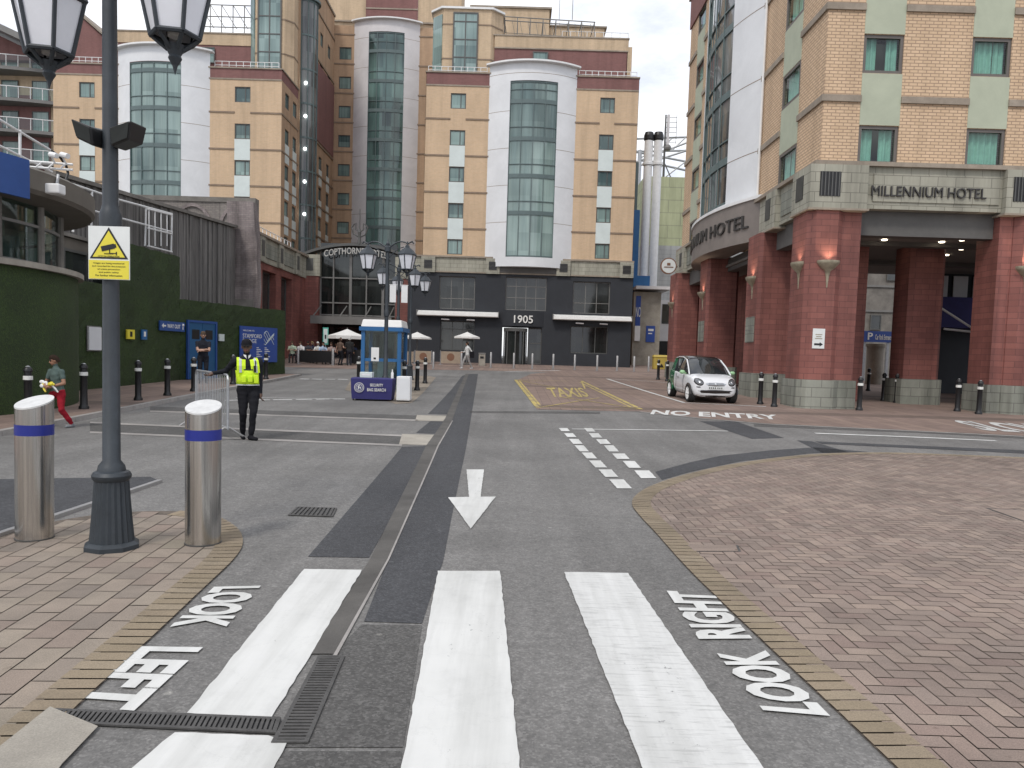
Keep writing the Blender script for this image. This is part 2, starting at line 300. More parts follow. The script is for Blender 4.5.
M['sign_white'] = mat('sign_white', (0.7, 0.72, 0.7), 0.4, 0.05)
M['sign_yellow'] = mat('sign_yellow', (0.72, 0.62, 0.05), 0.4, 0.06)
M['black'] = mat('black_paint', (0.010, 0.010, 0.011), 0.45, 0.2, 6)
M['lamp_paint'] = mat('lamp_paint', (0.032, 0.04, 0.048), 0.5, 0.2, 6, 0.15, 80, stain=0.2)
M['lamp_glass'] = mat('lantern_glass', (0.74, 0.75, 0.79), 0.12, 0.08, 2, spec=0.8)
M['steel'] = mat('steel_reflection_streaks', (0.52, 0.505, 0.48), 0.2, 0.42, 1.0, 0.12, 3, metal=0.95, stretch=(17, 17, 0.35))  # upright light and dark streaks in the colour imitate reflections on the metal
M['steel_dull'] = mat('dull_steel', (0.42, 0.41, 0.40), 0.45, 0.12, 5, metal=0.7)
M['galv'] = mat('galvanised', (0.40, 0.41, 0.42), 0.5, 0.15, 9, metal=0.6)
M['band_blue'] = mat('bollard_band', (0.012, 0.022, 0.22), 0.4, 0.08)
M['band_white'] = mat('bollard_white', (0.7, 0.7, 0.66), 0.5, 0.1)
M['letter_dark'] = mat('letter_bronze', (0.035, 0.032, 0.03), 0.45, 0.1)
M['letter_dim'] = mat('letter_grey', (0.42, 0.41, 0.38), 0.6, 0.1)
M['cap_white'] = mat('cap_white', (0.60, 0.60, 0.585), 0.5, 0.12, 14)
M['letter_white'] = mat('letter_white', (0.75, 0.74, 0.70), 0.5, 0.05)
M['bow_brown'] = mat('bow_fascia', (0.215, 0.185, 0.165), 0.6, 0.1, 2, stain=0.1)
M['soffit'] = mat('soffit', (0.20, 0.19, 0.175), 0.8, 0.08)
M['beam'] = mat('grey_beam', (0.115, 0.11, 0.103), 0.7, 0.08, stain=0.15)
M['bronze'] = mat('sconce_bronze', (0.34, 0.30, 0.22), 0.5, 0.2, 8, metal=0.4)
M['lit'] = mat('lamp_lens', (0.9, 0.85, 0.75), 0.4, 0.0, emis=(1, 0.86, 0.66), estr=6)
M['lit_cool'] = mat('lamp_lens_cool', (0.9, 0.9, 0.9), 0.4, 0.0, emis=(0.95, 1, 1), estr=4)
M['yellow_bin'] = mat('grit_yellow', (0.42, 0.31, 0.06), 0.6, 0.15)
M['wood_pale'] = mat('pale_board', (0.34, 0.27, 0.20), 0.8, 0.15, 4)
M['mark_brown'] = mat('brown_mark', (0.20, 0.10, 0.06), 0.8, 0.1)
# ------------------------------------------------------------------ mesh builder
class MB:
    def __init__(s): s.bm = bmesh.new(); s.mi = 0
    def face(s, pts):
        f = s.bm.faces.new([s.bm.verts.new(p) for p in pts]); f.material_index = s.mi; return f
    def box(s, x0, x1, y0, y1, z0, z1):
        if x0 > x1: x0, x1 = x1, x0
        if y0 > y1: y0, y1 = y1, y0
        if z0 > z1: z0, z1 = z1, z0
        v = [s.bm.verts.new((x, y, z)) for z in (z0, z1) for y in (y0, y1) for x in (x0, x1)]
        for a in ((0, 2, 3, 1), (4, 5, 7, 6), (0, 1, 5, 4), (2, 6, 7, 3), (0, 4, 6, 2), (1, 3, 7, 5)):
            s.bm.faces.new([v[i] for i in a]).material_index = s.mi
        return s
    def mbox(s, m, ua, ub, wa, wb, za, zb):   # box in wall coordinates (along, outward, up)
        p = m(ua, wa, za); q = m(ub, wb, zb)
        return s.box(p[0], q[0], p[1], q[1], p[2], q[2])
    def prism(s, poly, z0, z1):
        n = len(poly)
        a = [s.bm.verts.new((p[0], p[1], z0)) for p in poly]; b = [s.bm.verts.new((p[0], p[1], z1)) for p in poly]
        s.bm.faces.new(a[::-1]).material_index = s.mi; s.bm.faces.new(b).material_index = s.mi
        for i in range(n):
            j = (i+1) % n; s.bm.faces.new((a[i], a[j], b[j], b[i])).material_index = s.mi
        return s
    def loft(s, rings, closed=True, cap=True):
        vs = [[s.bm.verts.new(p) for p in r] for r in rings]
        n = len(vs[0])
        for a, b in zip(vs, vs[1:]):
            for i in range(n if closed else n-1):
                j = (i+1) % n
                try: s.bm.faces.new((a[i], a[j], b[j], b[i])).material_index = s.mi
                except ValueError: pass
        if cap and closed:
            for r in (vs[0][::-1], vs[-1]):
                try: s.bm.faces.new(r).material_index = s.mi
                except ValueError: pass
        return s
    def lathe(s, prof, c=(0, 0, 0), n=20, flute=0.0, rot=0.0):
        rings = []
        for r, z in prof:
            rings.append([(c[0]+(r*(1+(flute if i % 2 else 0)))*math.cos(rot+2*math.pi*i/n), c[1]+(r*(1+(flute if i % 2 else 0)))*math.sin(rot+2*math.pi*i/n), c[2]+z) for i in range(n)])
        return s.loft(rings)
    def tube(s, p0, p1, r0, r1=None, n=10):
        p0 = Vector(p0); p1 = Vector(p1); r1 = r0 if r1 is None else r1
        d = (p1-p0)
        if d.length < 1e-6: return s
        q = d.to_track_quat('Z', 'Y')
        R = lambda c, r: [c + q @ Vector((r*math.cos(2*math.pi*i/n), r*math.sin(2*math.pi*i/n), 0)) for i in range(n)]
        return s.loft([R(p0, r0), R(p1, r1)])
    def path(s, pts, r, n=8):
        for a, b in zip(pts, pts[1:]): s.tube(a, b, r, r, n)
        for p in pts[1:-1]: s.ball(p, r, 8, 5)
        return s
    def ball(s, c, r, n=12, k=8, sc=(1, 1, 1)):
        rings = []
        for j in range(1, k):
            t = math.pi*j/k
            rings.append([(c[0]+sc[0]*r*math.sin(t)*math.cos(2*math.pi*i/n), c[1]+sc[1]*r*math.sin(t)*math.sin(2*math.pi*i/n), c[2]-sc[2]*r*math.cos(t)) for i in range(n)])
        return s.loft(rings)
    def sheet(s, poly, dz):     # flat area lying on the street, cut at whole metres so it follows the rise
        b2 = bmesh.new()
        b2.faces.new([b2.verts.new((p[0], p[1], 0)) for p in poly])
        ys = [p[1] for p in poly]
        for k in range(math.floor(min(ys))+1, math.ceil(max(ys))):
            bmesh.ops.bisect_plane(b2, geom=b2.verts[:]+b2.edges[:]+b2.faces[:], plane_co=(0, k, 0), plane_no=(0, 1, 0), dist=1e-5)
        bmesh.ops.triangulate(b2, faces=[f for f in b2.faces if len(f.verts) > 4])
        for f in b2.faces:
            pts = [(v.co.x, v.co.y, g(v.co.y)+dz) for v in f.verts]
            if f.normal.z < 0: pts.reverse()
            s.face(pts)
        b2.free(); return s
    def holey(s, m, ua, ub, za, zb, holes, rv=0.14):
        us = sorted({ua, ub, *[h[0] for h in holes], *[h[1] for h in holes]}); zs = sorted({za, zb, *[h[2] for h in holes], *[h[3] for h in holes]})
        us = [u for u in us if ua <= u <= ub]; zs = [z for z in zs if za <= z <= zb]
        for u, u2 in zip(us, us[1:]):
            for z, z2 in zip(zs, zs[1:]):
                cu, cz = (u+u2)/2, (z+z2)/2
                if any(h[0] < cu < h[1] and h[2] < cz < h[3] for h in holes): continue
                s.face([m(u, 0, z), m(u2, 0, z), m(u2, 0, z2), m(u, 0, z2)])
        for h in holes:
            a, b, c, d = h
            for p, q in (((a, c), (b, c)), ((b, c), (b, d)), ((b, d), (a, d)), ((a, d), (a, c))):
                s.face([m(p[0], 0, p[1]), m(q[0], 0, q[1]), m(q[0], -rv, q[1]), m(p[0], -rv, p[1])])
        return s
    def build(s, name, mats, parent=None, local=False, smooth=False, bevel=0.0, recalc=True):
        bm = s.bm
        bmesh.ops.remove_doubles(bm, verts=bm.verts[:], dist=1e-5) if smooth else None
        if recalc: bmesh.ops.recalc_face_normals(bm, faces=bm.faces[:])
        off = Vector((0, 0, 0))
        if parent is not None and not local:
            p = parent
            while p is not None: off += p.location; p = p.parent
        elif parent is None and not local and len(bm.verts):
            xs = [v.co.x for v in bm.verts]; ys = [v.co.y for v in bm.verts]; zs = [v.co.z for v in bm.verts]
            off = Vector(((min(xs)+max(xs))/2, (min(ys)+max(ys))/2, min(zs)))
        if off.length: bmesh.ops.translate(bm, verts=bm.verts[:], vec=-off)
        me = bpy.data.meshes.new(name); bm.to_mesh(me); bm.free()
        for mm in (mats if isinstance(mats, (list, tuple)) else [mats]): me.materials.append(mm)
        if smooth:
            for p in me.polygons: p.use_smooth = True
            me.set_sharp_from_angle(angle=math.radians(38))
        o = bpy.data.objects.new(name, me); COL.objects.link(o)
        if parent is not None: o.parent = parent
        elif not local: o.location = off
        if bevel:
            bv = o.modifiers.new('bevel', 'BEVEL'); bv.width = bevel; bv.segments = 2; bv.limit_method = 'ANGLE'
        return o
def tag(o, label=None, cat=None, group=None, kind=None):
    if label: o['label'] = label
    if cat: o['category'] = cat
    if group: o['group'] = group
    if kind: o['kind'] = kind
    return o
def E(name, label, cat, loc, rz=0.0, group=None):
    o = bpy.data.objects.new(name, None); COL.objects.link(o); o.empty_display_size = 0.2
    o.location = loc; o.rotation_euler = (0, 0, rz)
    return tag(o, label, cat, group)
def dup(root, loc, rz=None, label=None, group=None):
    r = root.copy(); COL.objects.link(r); r.location = loc
    if rz is not None: r.rotation_euler = (root.rotation_euler[0], root.rotation_euler[1], rz)
    if label: r['label'] = label
    if group: r['group'] = group
    def rec(src, dst):
        for ch in list(src.children):
            c = ch.copy(); COL.objects.link(c); c.parent = dst; rec(ch, c)
    rec(root, r); return r
S_ = lambda Y: (lambda u, w, z: (u, Y-w, z))        # wall facing the viewer
W_ = lambda X: (lambda u, w, z: (X-w, u, z))        # wall facing west (left)
E_ = lambda X: (lambda u, w, z: (X+w, u, z))        # wall facing east (right)
def text_mesh(txt, bold=0.0):
    cu = bpy.data.curves.new('t', 'FONT'); cu.body = txt; cu.size = 1.0; cu.offset = bold; cu.resolution_u = 3
    cu.align_x = 'LEFT'
    ob = bpy.data.objects.new('t', cu); COL.objects.link(ob)
    dg = bpy.context.evaluated_depsgraph_get(); dg.update()
    me = bpy.data.meshes.new_from_object(ob.evaluated_get(dg))
    bpy.data.objects.remove(ob); bpy.data.curves.remove(cu)
    return me
def letters(mb, txt, fn, bold=0.0, thick=None, frame=None):
    """set a line of lettering; fn(u, v, d) maps the unit box of the text and a depth d to the world"""
    me = text_mesh(txt, bold)
    bm = bmesh.new(); bm.from_mesh(me); bpy.data.meshes.remove(me)
    xs = [v.co.x for v in bm.verts]; ys = [v.co.y for v in bm.verts]
    x0, x1, y0, y1 = min(xs), max(xs), min(ys), max(ys)
    if thick is not None:
        ex = bmesh.ops.extrude_face_region(bm, geom=bm.faces[:])
        top = [e for e in ex['geom'] if isinstance(e, bmesh.types.BMVert)]
        for v in top: v.co.z = 1
    for v in bm.verts:
        v.co = Vector(fn((v.co.x-x0)/(x1-x0), (v.co.y-y0)/(y1-y0), v.co.z))
    vm = {v: mb.bm.verts.new(v.co) for v in bm.verts}
    for f in bm.faces:
        try: mb.bm.faces.new([vm[v] for v in f.verts]).material_index = mb.mi
        except ValueError: pass
    bm.free()
def wall_text(mb, txt, m, ua, ub, za, zb, w=0.0, th=0.004, bold=0.0):
    letters(mb, txt, lambda u, v, d: m(ua+(ub-ua)*u, w+th*(1 if d > 0.5 else 0), za+(zb-za)*v), bold, thick=th)
# ================================================================== ground and markings
def struct(o): o['kind'] = 'structure'; return o
mb = MB()
ys = [-60, -30] + list(range(-29, 76)) + [90, 120, 200, 500, 1500]
for a, b in zip(ys, ys[1:]):
    xs = [-900, -60, -20, 0, 20, 60, 900]
    for x, x2 in zip(xs, xs[1:]):
        mb.face([(x, a, g(a)), (x2, a, g(a)), (x2, b, g(b)), (x, b, g(b))])
struct(mb.build('road', M['road'], local=True))
def px_poly(pts): return [G(*p) for p in pts]
def flat(name, poly, m, dz):
    mb = MB(); mb.sheet(poly, dz); return struct(mb.build(name, m))
def inside(p, poly):
    c = False; n = len(poly)
    for i in range(n):
        a, b = poly[i], poly[i-1]
        if (a[1] > p[1]) != (b[1] > p[1]) and p[0] < (b[0]-a[0])*(p[1]-a[1])/(b[1]-a[1])+a[0]: c = not c
    return c
def resample(pl, step):
    out = [Vector((pl[0][0], pl[0][1]))]; acc = 0
    for a, b in zip(pl, pl[1:]):
        a = Vector(a[:2]); b = Vector(b[:2]); L = (b-a).length; t = step-acc
        while t <= L:
            out.append(a+(b-a)*(t/L)); t += step
        acc = L-(t-step)
    return out
def catmull(pl, k=6):
    P = [Vector(p[:2]) for p in pl]; out = []
    for i in range(len(P)-1):
        p0 = P[max(i-1, 0)]; p1 = P[i]; p2 = P[i+1]; p3 = P[min(i+2, len(P)-1)]
        for j in range(k):
            t = j/k
            out.append(0.5*((2*p1)+(p2-p0)*t+(2*p0-5*p1+4*p2-p3)*t*t+(3*p1-p0-3*p2+p3)*t**3))
    out.append(P[-1]); return out
def border(mb, line, side, z, width=0.205, step=0.105, gap=0.006):
    ln = resample(line, step)
    nrm = []
    for i in range(len(ln)):
        a = ln[max(i-1, 0)]; b = ln[min(i+1, len(ln)-1)]; t = (b-a).normalized(); nrm.append(Vector((-t.y, t.x))*side)
    for i in range(len(ln)-1):
        a, b = ln[i], ln[i+1]; t = (b-a).normalized()*gap
        q = [a+t, b-t, b-t+nrm[i+1]*width, a+t+nrm[i]*width]
        f = [(p.x, p.y, g(p.y)+z+random.uniform(-0.0012, 0.0012)) for p in q]
        if side < 0: f.reverse()
        mb.face(f)
    return [p+n_*width*0.5 for p, n_ in zip(ln, nrm)]
# ---- right: red block paving in herringbone
edge = [G(*p) for p in ((1024, 458), (950, 455), (880, 453), (810, 455), (740, 463.5), (690, 474), (655, 485), (637, 495), (632, 505), (641, 518), (655, 533), (690, 572), (760, 640), (850, 725), (895, 768))]
edge = [Vector((22, edge[0].y+0.6))] + [Vector((e.x, e.y)) for e in edge]
d_ = (edge[-1]-edge[-2]).normalized(); edge += [edge[-1]+d_*1.2, edge[-1]+d_*2.6+Vector((0.25, 0)), edge[-1]+d_*5.5+Vector((1.2, 0))]
edge = [edge[0]]+catmull(edge[1:], 5)
poly_r = [tuple(p) for p in edge] + [(22, edge[-1].y)]
flat('paving_bed', poly_r, M['joint'], 0.004)
mb = MB(); mid = border(mb, edge[1:], 1, 0.014)
struct(mb.build('tan_border', M['paver_tan'], recalc=False))
inner = [(p.x, p.y) for p in mid] + [(22, edge[-1].y), (22, edge[0].y-0.1)]
mb = MB(); s = 0.1; gp = 0.0035
def block(x, y, w, h):
    if inside((x+w/2, y+h/2), inner):
        z = g(y+h/2)+0.011
        t1 = random.uniform(-0.001, 0.001); t2 = random.uniform(-0.001, 0.001)
        mb.face([(x+gp, y+gp, z+t1), (x+w-gp, y+gp, z+t2), (x+w-gp, y+h-gp, z-t1), (x+gp, y+h-gp, z-t2)])
x0, y0 = 0, -3
for i in range(0, 220):
    for j in range(0, 180):
        k = (i-j) % 4                       # herringbone cell: start of a lying or a standing block
        if k == 0: block(x0+i*s, y0+j*s, 2*s, s)
        elif k == 3: block(x0+i*s, y0+(j-0)*s, s, 2*s) if True else None
struct(mb.build('brick_paving', M['paver'], recalc=False))
# ---- left: buff block paving
el = [G(*p) for p in ((-60, 549), (0, 536), (48, 523), (110, 513.5), (170, 511.5), (212, 516), (236, 528), (243, 543), (234, 560), (203, 590), (160, 631), (120, 668), (75, 710))]
el = [Vector((e.x, e.y)) for e in el]
tip = el[-1]
de = (el[-1]-el[-2]).normalized()
el_f = [Vector((-9, el[0].y-0.5))] + catmull(el, 5)
end = tip+de*0.95
el_f2 = el_f+[end, end+de*4.5]
poly_l = [tuple(p) for p in el_f2] + [(-9, el_f2[-1].y)]
flat('paving_bed', poly_l, M['joint'], 0.004)
mb = MB(); mid = border(MB(), el_f2[1:], -1, 0.014, 0.21, 0.108); border(mb, [p for i, p in enumerate(el_f2) if i > 21], -1, 0.014, 0.21, 0.108)
struct(mb.build('tan_border', M['paver_tan'], recalc=False))
inner = [(p.x, p.y) for p in mid] + [(-9, el_f2[-1].y), (-9, el_f2[0].y-0.2)]
# courses run along the kerb line
dv = (el[-1]-el[-4]).normalized(); pv = Vector((-dv.y, dv.x))
mb = MB(); bl, bw = 0.27, 0.165; org = el[-1]
for r in range(-70, 70):
    for k in range(-60, 60):
        a = org + dv*((k+0.5*(r % 2))*bl) + pv*(r*bw)
        q = [a+dv*0.0045+pv*0.0045, a+dv*(bl-0.0045)+pv*0.0045, a+dv*(bl-0.0045)+pv*(bw-0.0045), a+dv*0.0045+pv*(bw-0.0045)]
        c = a+dv*bl/2+pv*bw/2
        if inside((c.x, c.y), inner):
            f = [(p.x, p.y, g(p.y)+0.011+random.uniform(-0.001, 0.001)) for p in q]
            if (q[1]-q[0]).x*(q[2]-q[1]).y-(q[1]-q[0]).y*(q[2]-q[1]).x < 0: f.reverse()
            mb.face(f)
struct(mb.build('brick_paving', M['paver_left'], recalc=False))
flat('concrete_edging', px_poly(((50, 710), (98, 730), (62, 768), (40, 800), (-40, 800), (0, 750))), M['concrete'], 0.017)
# ---- asphalt repairs, bands
flat('asphalt_patch', px_poly(((308, 557), (402, 447), (431, 446), (369, 558))), M['patch'], 0.004)
flat('asphalt_patch', px_poly(((364, 622), (422, 624), (433, 590), (443, 562), (454, 505), (466, 448), (476, 387), (478, 374), (468, 374), (464, 387), (440, 438), (388, 560))), M['patch'], 0.004)
flat('asphalt_patch', px_poly(((416, 433), (430, 421.5), (444, 421.5), (437, 434))), M['patch'], 0.004)
flat('asphalt_patch', px_poly(((428, 414), (440, 402), (452, 389), (462, 376), (468, 374), (450, 414.5))), M['patch'], 0.004)
flat('asphalt_patch', px_poly(((322, 665), (362, 625), (422, 626), (403, 748), (278, 748))), M['patch_mid'], 0.004)
flat('asphalt_patch', px_poly(((275, 752), (402, 752), (400, 830), (250, 830))), M['patch_mid'], 0.004)
flat('asphalt_patch', px_poly(((-40, 480), (150, 477), (162, 482), (0, 534), (-60, 548))), M['patch'], 0.004)
flat('asphalt_patch', px_poly(((655, 472), (690, 462.5), (720, 456), (770, 450.5), (815, 447.5), (868, 452), (810, 453.5), (740, 461.5), (690, 472), (662, 480))), M['patch'], 0.004)
flat('asphalt_patch', px_poly(((700, 421.5), (736, 421.5), (784, 438), (752, 439))), M['patch'], 0.004)
flat('asphalt_patch', px_poly(((797, 440.5), (812, 441.5), (850, 452.6), (822, 453))), M['patch'], 0.004)
flat('asphalt_patch', px_poly(((815, 441.5), (930, 446.5), (1060, 452), (1060, 455.5), (930, 449), (822, 444))), M['patch'], 0.0055)
flat('asphalt_patch', px_poly(((754, 424), (930, 430), (1060, 437), (1060, 441), (930, 433.5), (754, 426.5))), M['patch_mid'], 0.004)
flat('asphalt_patch', px_poly(((470, 411), (560, 411.5), (600, 412), (600, 414), (560, 413.5), (470, 413))), M['patch_mid'], 0.004)
for (ya, yb, yc, xa, xb, sl) in ((409.5, 414, 417.5, 150, 418, 0.034), (429, 432.5, 441, 90, 402, 0.042)):
    h = lambda y, x: y+(x-(260 if ya < 420 else 262))*sl
    if ya < 420:
        flat('asphalt_patch', px_poly(((xa, h(410.3, xa)), (xb, h(410.3, xb)), (xb, h(414.2, xb)), (xa, h(414.2, xa)))), M['patch_mid'], 0.004)
        flat('concrete_band', px_poly(((xa, h(414.4, xa)), (xb, h(414.4, xb)), (xb, h(415.8, xb)), (xa, h(415.8, xa)))), M['kerb'], 0.006)
    else:
        flat('concrete_band', px_poly(((xa, h(429.2, xa)), (xb, h(429.2, xb)), (xb, h(430.8, xb)), (xa, h(430.8, xa)))), M['kerb'], 0.006)
        flat('asphalt_patch', px_poly(((xa, h(431, xa)), (xb, h(431, xb)), (xb, h(438.6, xb)), (xa, h(438.6, xa)))), M['patch_mid'], 0.004)
        flat('concrete_band', px_poly(((xa, h(438.8, xa)), (xb, h(438.8, xb)), (xb, h(440.6, xb)), (xa, h(440.6, xa)))), M['kerb'], 0.006)
flat('concrete_slab', px_poly(((417, 415.2), (447, 416), (443, 421.5), (415, 421))), M['concrete'], 0.006)
flat('concrete_slab', px_poly(((402, 434.2), (438, 435.2), (432, 445.6), (399, 444.6))), M['concrete'], 0.006)
# long drain channel: a strip of concrete covers with darker slots
flat('channel_cover', px_poly(((310, 655), (336, 655), (388, 560), (438, 446), (452, 421), (464, 387), (469, 374), (465.5, 374), (459.5, 387), (444, 421), (426, 446), (370, 560))), M['channel'], 0.0075)
flat('channel_joint', px_poly(((333, 657), (337, 657), (389.5, 560), (439, 446), (453, 421), (452, 421), (437.4, 446), (387.5, 560))), M['kerb'], 0.010)
def grate(name, quad, n, label, rows=1, mi=M['iron'], z=0.008, cat='drain grate'):
    """cast grating: frame and cross bars over a dark slot; quad = a,b,c,d on the ground, bars run a->d"""
    a, b, c, d = [Vector((p[0], p[1])) for p in quad]
    root = E(name, label, cat, ((a.x+c.x)/2, (a.y+c.y)/2, g((a.y+c.y)/2)))
    k = MB(); k.sheet([a, b, c, d], z-0.003); k.build('slot_bed', M['black'], root)
    fr = MB()
    Q = lambda u, v: (a*(1-u)+b*u)*(1-v)+(d*(1-u)+c*u)*v
    fu = 0.018/max((b-a).length, 0.1); fv = 0.018/max((d-a).length, 0.05)
    def strip(u0_, u1_, v0, v1):
        top = [Q(u0_, v0), Q(u1_, v0), Q(u1_, v1), Q(u0_, v1)]
        P = [(p.x, p.y, g(p.y)+z-0.002) for p in top]; T = [(p.x, p.y, g(p.y)+z+0.006) for p in top]
        fr.loft([P, T])
    strip(0, 1, 0, fv); strip(0, 1, 1-fv, 1); strip(0, fu, fv, 1-fv); strip(1-fu, 1, fv, 1-fv)
    fr.build('frame', mi, root)
    br = MB(); fr = br
    for i in range(n):
        for r in range(rows):
            u = fu+(1-2*fu)*(i+0.5)/n; w = (1-2*fu)/n*0.30
            v0 = fv+(1-2*fv)*r/rows; v1 = fv+(1-2*fv)*(r+1)/rows-(0.0 if r == rows-1 else fv)
            strip(u-w, u+w, v0, v1)
    br.build('bars', mi, root)
    return root
A, B, C_, D = px_poly(((55, 711), (281, 720), (276, 735.5), (42, 724.5)))
grate('drain_grate', (A, B, C_, D), 44, 'long slotted iron drain grate crossing the road below the painted word LEFT')
A, B, C_, D = px_poly(((318, 658), (345, 658), (308, 745), (271, 745)))
grate('drain_grate', (D, A, B, C_), 30, 'iron drain grate at the near end of the central channel')
A, B, C_, D = px_poly(((297, 508), (337, 509), (333, 517.5), (288, 516)))
grate('gully_grate', (A, B, C_, D), 9, 'rusty square gully grate in the grey road past the steel bollard', 1)
for q, lb in ((((684, 546), (738, 546.5), (741, 553), (692, 553)), 'small recessed inspection cover in the red herringbone paving'), (((985, 509), (1040, 512), (1075, 527), (1030, 525)), 'large recessed inspection cover at the right edge of the red paving')):
    a, b, c, d = px_poly(q)
    rt = E('inspection_cover', lb, 'manhole cover', ((a.x+c.x)/2, (a.y+c.y)/2, g(a.y)))
    k = MB(); k.sheet([a, b, c, d], 0.0125); k.build('frame', M['iron'], rt)
    ctr = (a+b+c+d)/4; k = MB(); k.sheet([ctr+(p-ctr)*0.90 for p in (a, b, c, d)], 0.015); k.build('paver_tray', M['paver'], rt)
# ---- painted markings
def stripe(pts, m=M['white_line'], name='crossing_stripe', jag=0.004, z=0.009):
    w = px_poly(pts); out = []
    for a, b in zip(w, w[1:]+w[:1]):
        n = max(1, int((b-a).length/0.07))
        for i in range(n):
            p = a+(b-a)*i/n; out.append(Vector((p.x+random.uniform(-jag, jag), p.y+random.uniform(-jag, jag))))
    b2 = MB(); b2.sheet(out, z); return struct(b2.build(name, m))
stripe(((304, 570), (362, 571), (272, 719), (187, 715)))
stripe(((175, 734), (268, 737.5), (287, 744), (260, 800), (95, 800)))
stripe(((438, 572), (500, 572), (523, 800), (396, 800)))
stripe(((564, 573), (628, 574), (784, 800), (655, 800)), M['white_worn'])
stripe(((466.5, 470), (484, 470), (480.5, 497.5), (495.8, 497.3), (470.7, 529.5), (448, 498), (469, 497.6)), name='direction_arrow', jag=0.003)
R1 = ((558.7, 570, 428.4, 431.5), (563.8, 576.4, 433.6, 437.4), (568.8, 582.8, 439.4, 444.3), (574.4, 589, 445.8, 451.9), (581.5, 597.3, 453, 459), (589, 607, 461, 468), (598.5, 618.3, 470, 477.5), (609, 632, 480, 489))
R2 = ((584, 595.5, 428.5, 432), (588.6, 602.3, 433.6, 438), (596, 610.7, 439.7, 444.3), (603.6, 619, 445.8, 452), (612, 629.7, 454, 459.5), (622.6, 641, 461.5, 468.4), (634, 656.4, 471, 478.8))
for x0, x1, y0, y1 in R1+R2:
    sh = 0.92*(y1-y0)
    stripe(((x0, y0), (x1-sh, y0), (x1, y1), (x0+sh, y1)), name='give_way_dash', jag=0.004)
def line(pts, w, m=M['white_line'], name='road_line', z=0.008):
    W = [Vector(p[:2]) for p in px_poly(pts)]
    L = []; Rr = []
    for i, p in enumerate(W):
        t = (W[min(i+1, len(W)-1)]-W[max(i-1, 0)]).normalized(); n = Vector((-t.y, t.x))*w/2
        L.append(p+n); Rr.append(p-n)
    b2 = MB(); b2.sheet(L+Rr[::-1], z); return struct(b2.build(name, m))
line(((572, 429.3), (650, 430.2), (728, 431.4)), 0.10)
line(((815, 433.5), (905, 437), (996, 441)), 0.16)
line(((607, 379), (646, 391.5), (684, 403), (766, 407)), 0.13, z=0.014)
line(((606, 379), (650, 381.5), (668, 383)), 0.12, M['white_old'], z=0.014)
for a, b in ((300, 309), (312, 322), (325, 335), (338, 348)): line(((a, 379.0+(a-300)*0.01), (b, 379.2+(b-300)*0.01)), 0.3, M['white_old'])
for a, b in ((225, 247), (252, 270), (273, 292), (296, 312), (316, 330), (333, 345)): line(((a, 400.6-(a-225)*0.012), (b, 400.6-(b-225)*0.012)), 0.2, M['white_old'])
line(((236, 397.8), (290, 398.4), (345, 399)), 0.10, M['white_old'])
line(((505, 371.5), (560, 370.5)), 0.25, M['white_old'])
# brick table in front of the hotel and its markings
pave = px_poly(((515, 381), (528, 395), (537, 409.5), (600, 411), (640, 411.5), (700, 418), (766, 423.5), (900, 430), (1024, 436), (1200, 444)))
poly = [tuple(p[:2]) for p in pave]+[(40, 24), (40, 46), (2.5, 46), (1.0, 42)]
flat('pavement', poly, M['pave_far'], 0.006)
line(((640, 412), (700, 418.6), (766, 424.2), (900, 430.6), (1024, 436.8)), 0.14, M['kerb'], 'kerb_line', z=0.010)
yb = ((515.5, 380), (538, 408), (641, 409.5), (581.5, 381.2), (515.5, 380))
line(yb, 0.13, M['yellow_line'], 'yellow_box_line', z=0.012)
line(((519.5, 381.2), (540.5, 406.2), (632, 408), (579.5, 382.3), (519.5, 381.2)), 0.07, M['yellow_line'], 'yellow_box_line', z=0.012)
for a, b in (((538, 408), (600, 398)), ((641, 409.5), (560, 397)), ((515.5, 380), (556, 388)), ((581.5, 381.2), (585, 389))): line((a, b), 0.07, M['yellow_line'], 'yellow_box_line', z=0.0145)
def road_text(txt, quad, m, name, z=0.010, bold=0.02):
    a, b, c, d = [Vector((p.x, p.y)) for p in px_poly(quad)]   # text box: bottom left, bottom right, top right, top left
    k = MB()
    def fn(u, v, dd):
        p = (a*(1-u)+b*u)*(1-v)+(d*(1-u)+c*u)*v; return (p.x, p.y, g(p.y)+z)
    letters(k, txt, fn, bold); o = k.build(name, m, recalc=False)
    return struct(o)
road_text('TAXIS', ((551, 397.5), (590, 397.5), (582, 388), (546, 388)), M['yellow_line'], 'road_lettering', 0.0145)
road_text('NO ENTRY', ((650, 414.8), (781, 420.2), (776, 415.2), (653, 410.2)), M['white_line'], 'road_lettering', 0.014, 0.03)
road_text('LOOK', ((213.5, 588.2), (169, 628.5), (226, 629.5), (261.5, 587)), M['white_line'], 'road_lettering', bold=0.045)
road_text('LEFT', ((140.5, 648), (71, 708), (134, 712.8), (203, 649)), M['white_line'], 'road_lettering', bold=0.045)
road_text('LOOK', ((831, 718), (766, 652), (715, 653.5), (762, 712)), M['white_line'], 'road_lettering', bold=0.045)
road_text('RIGHT', ((753, 640), (713, 594), (666, 592), (698, 640.5)), M['white_line'], 'road_lettering', bold=0.045)
road_text('SLOW', ((985, 431), (1100, 437), (1040, 425), (950, 420.5)), M['white_old'], 'road_lettering', 0.014, 0.03)
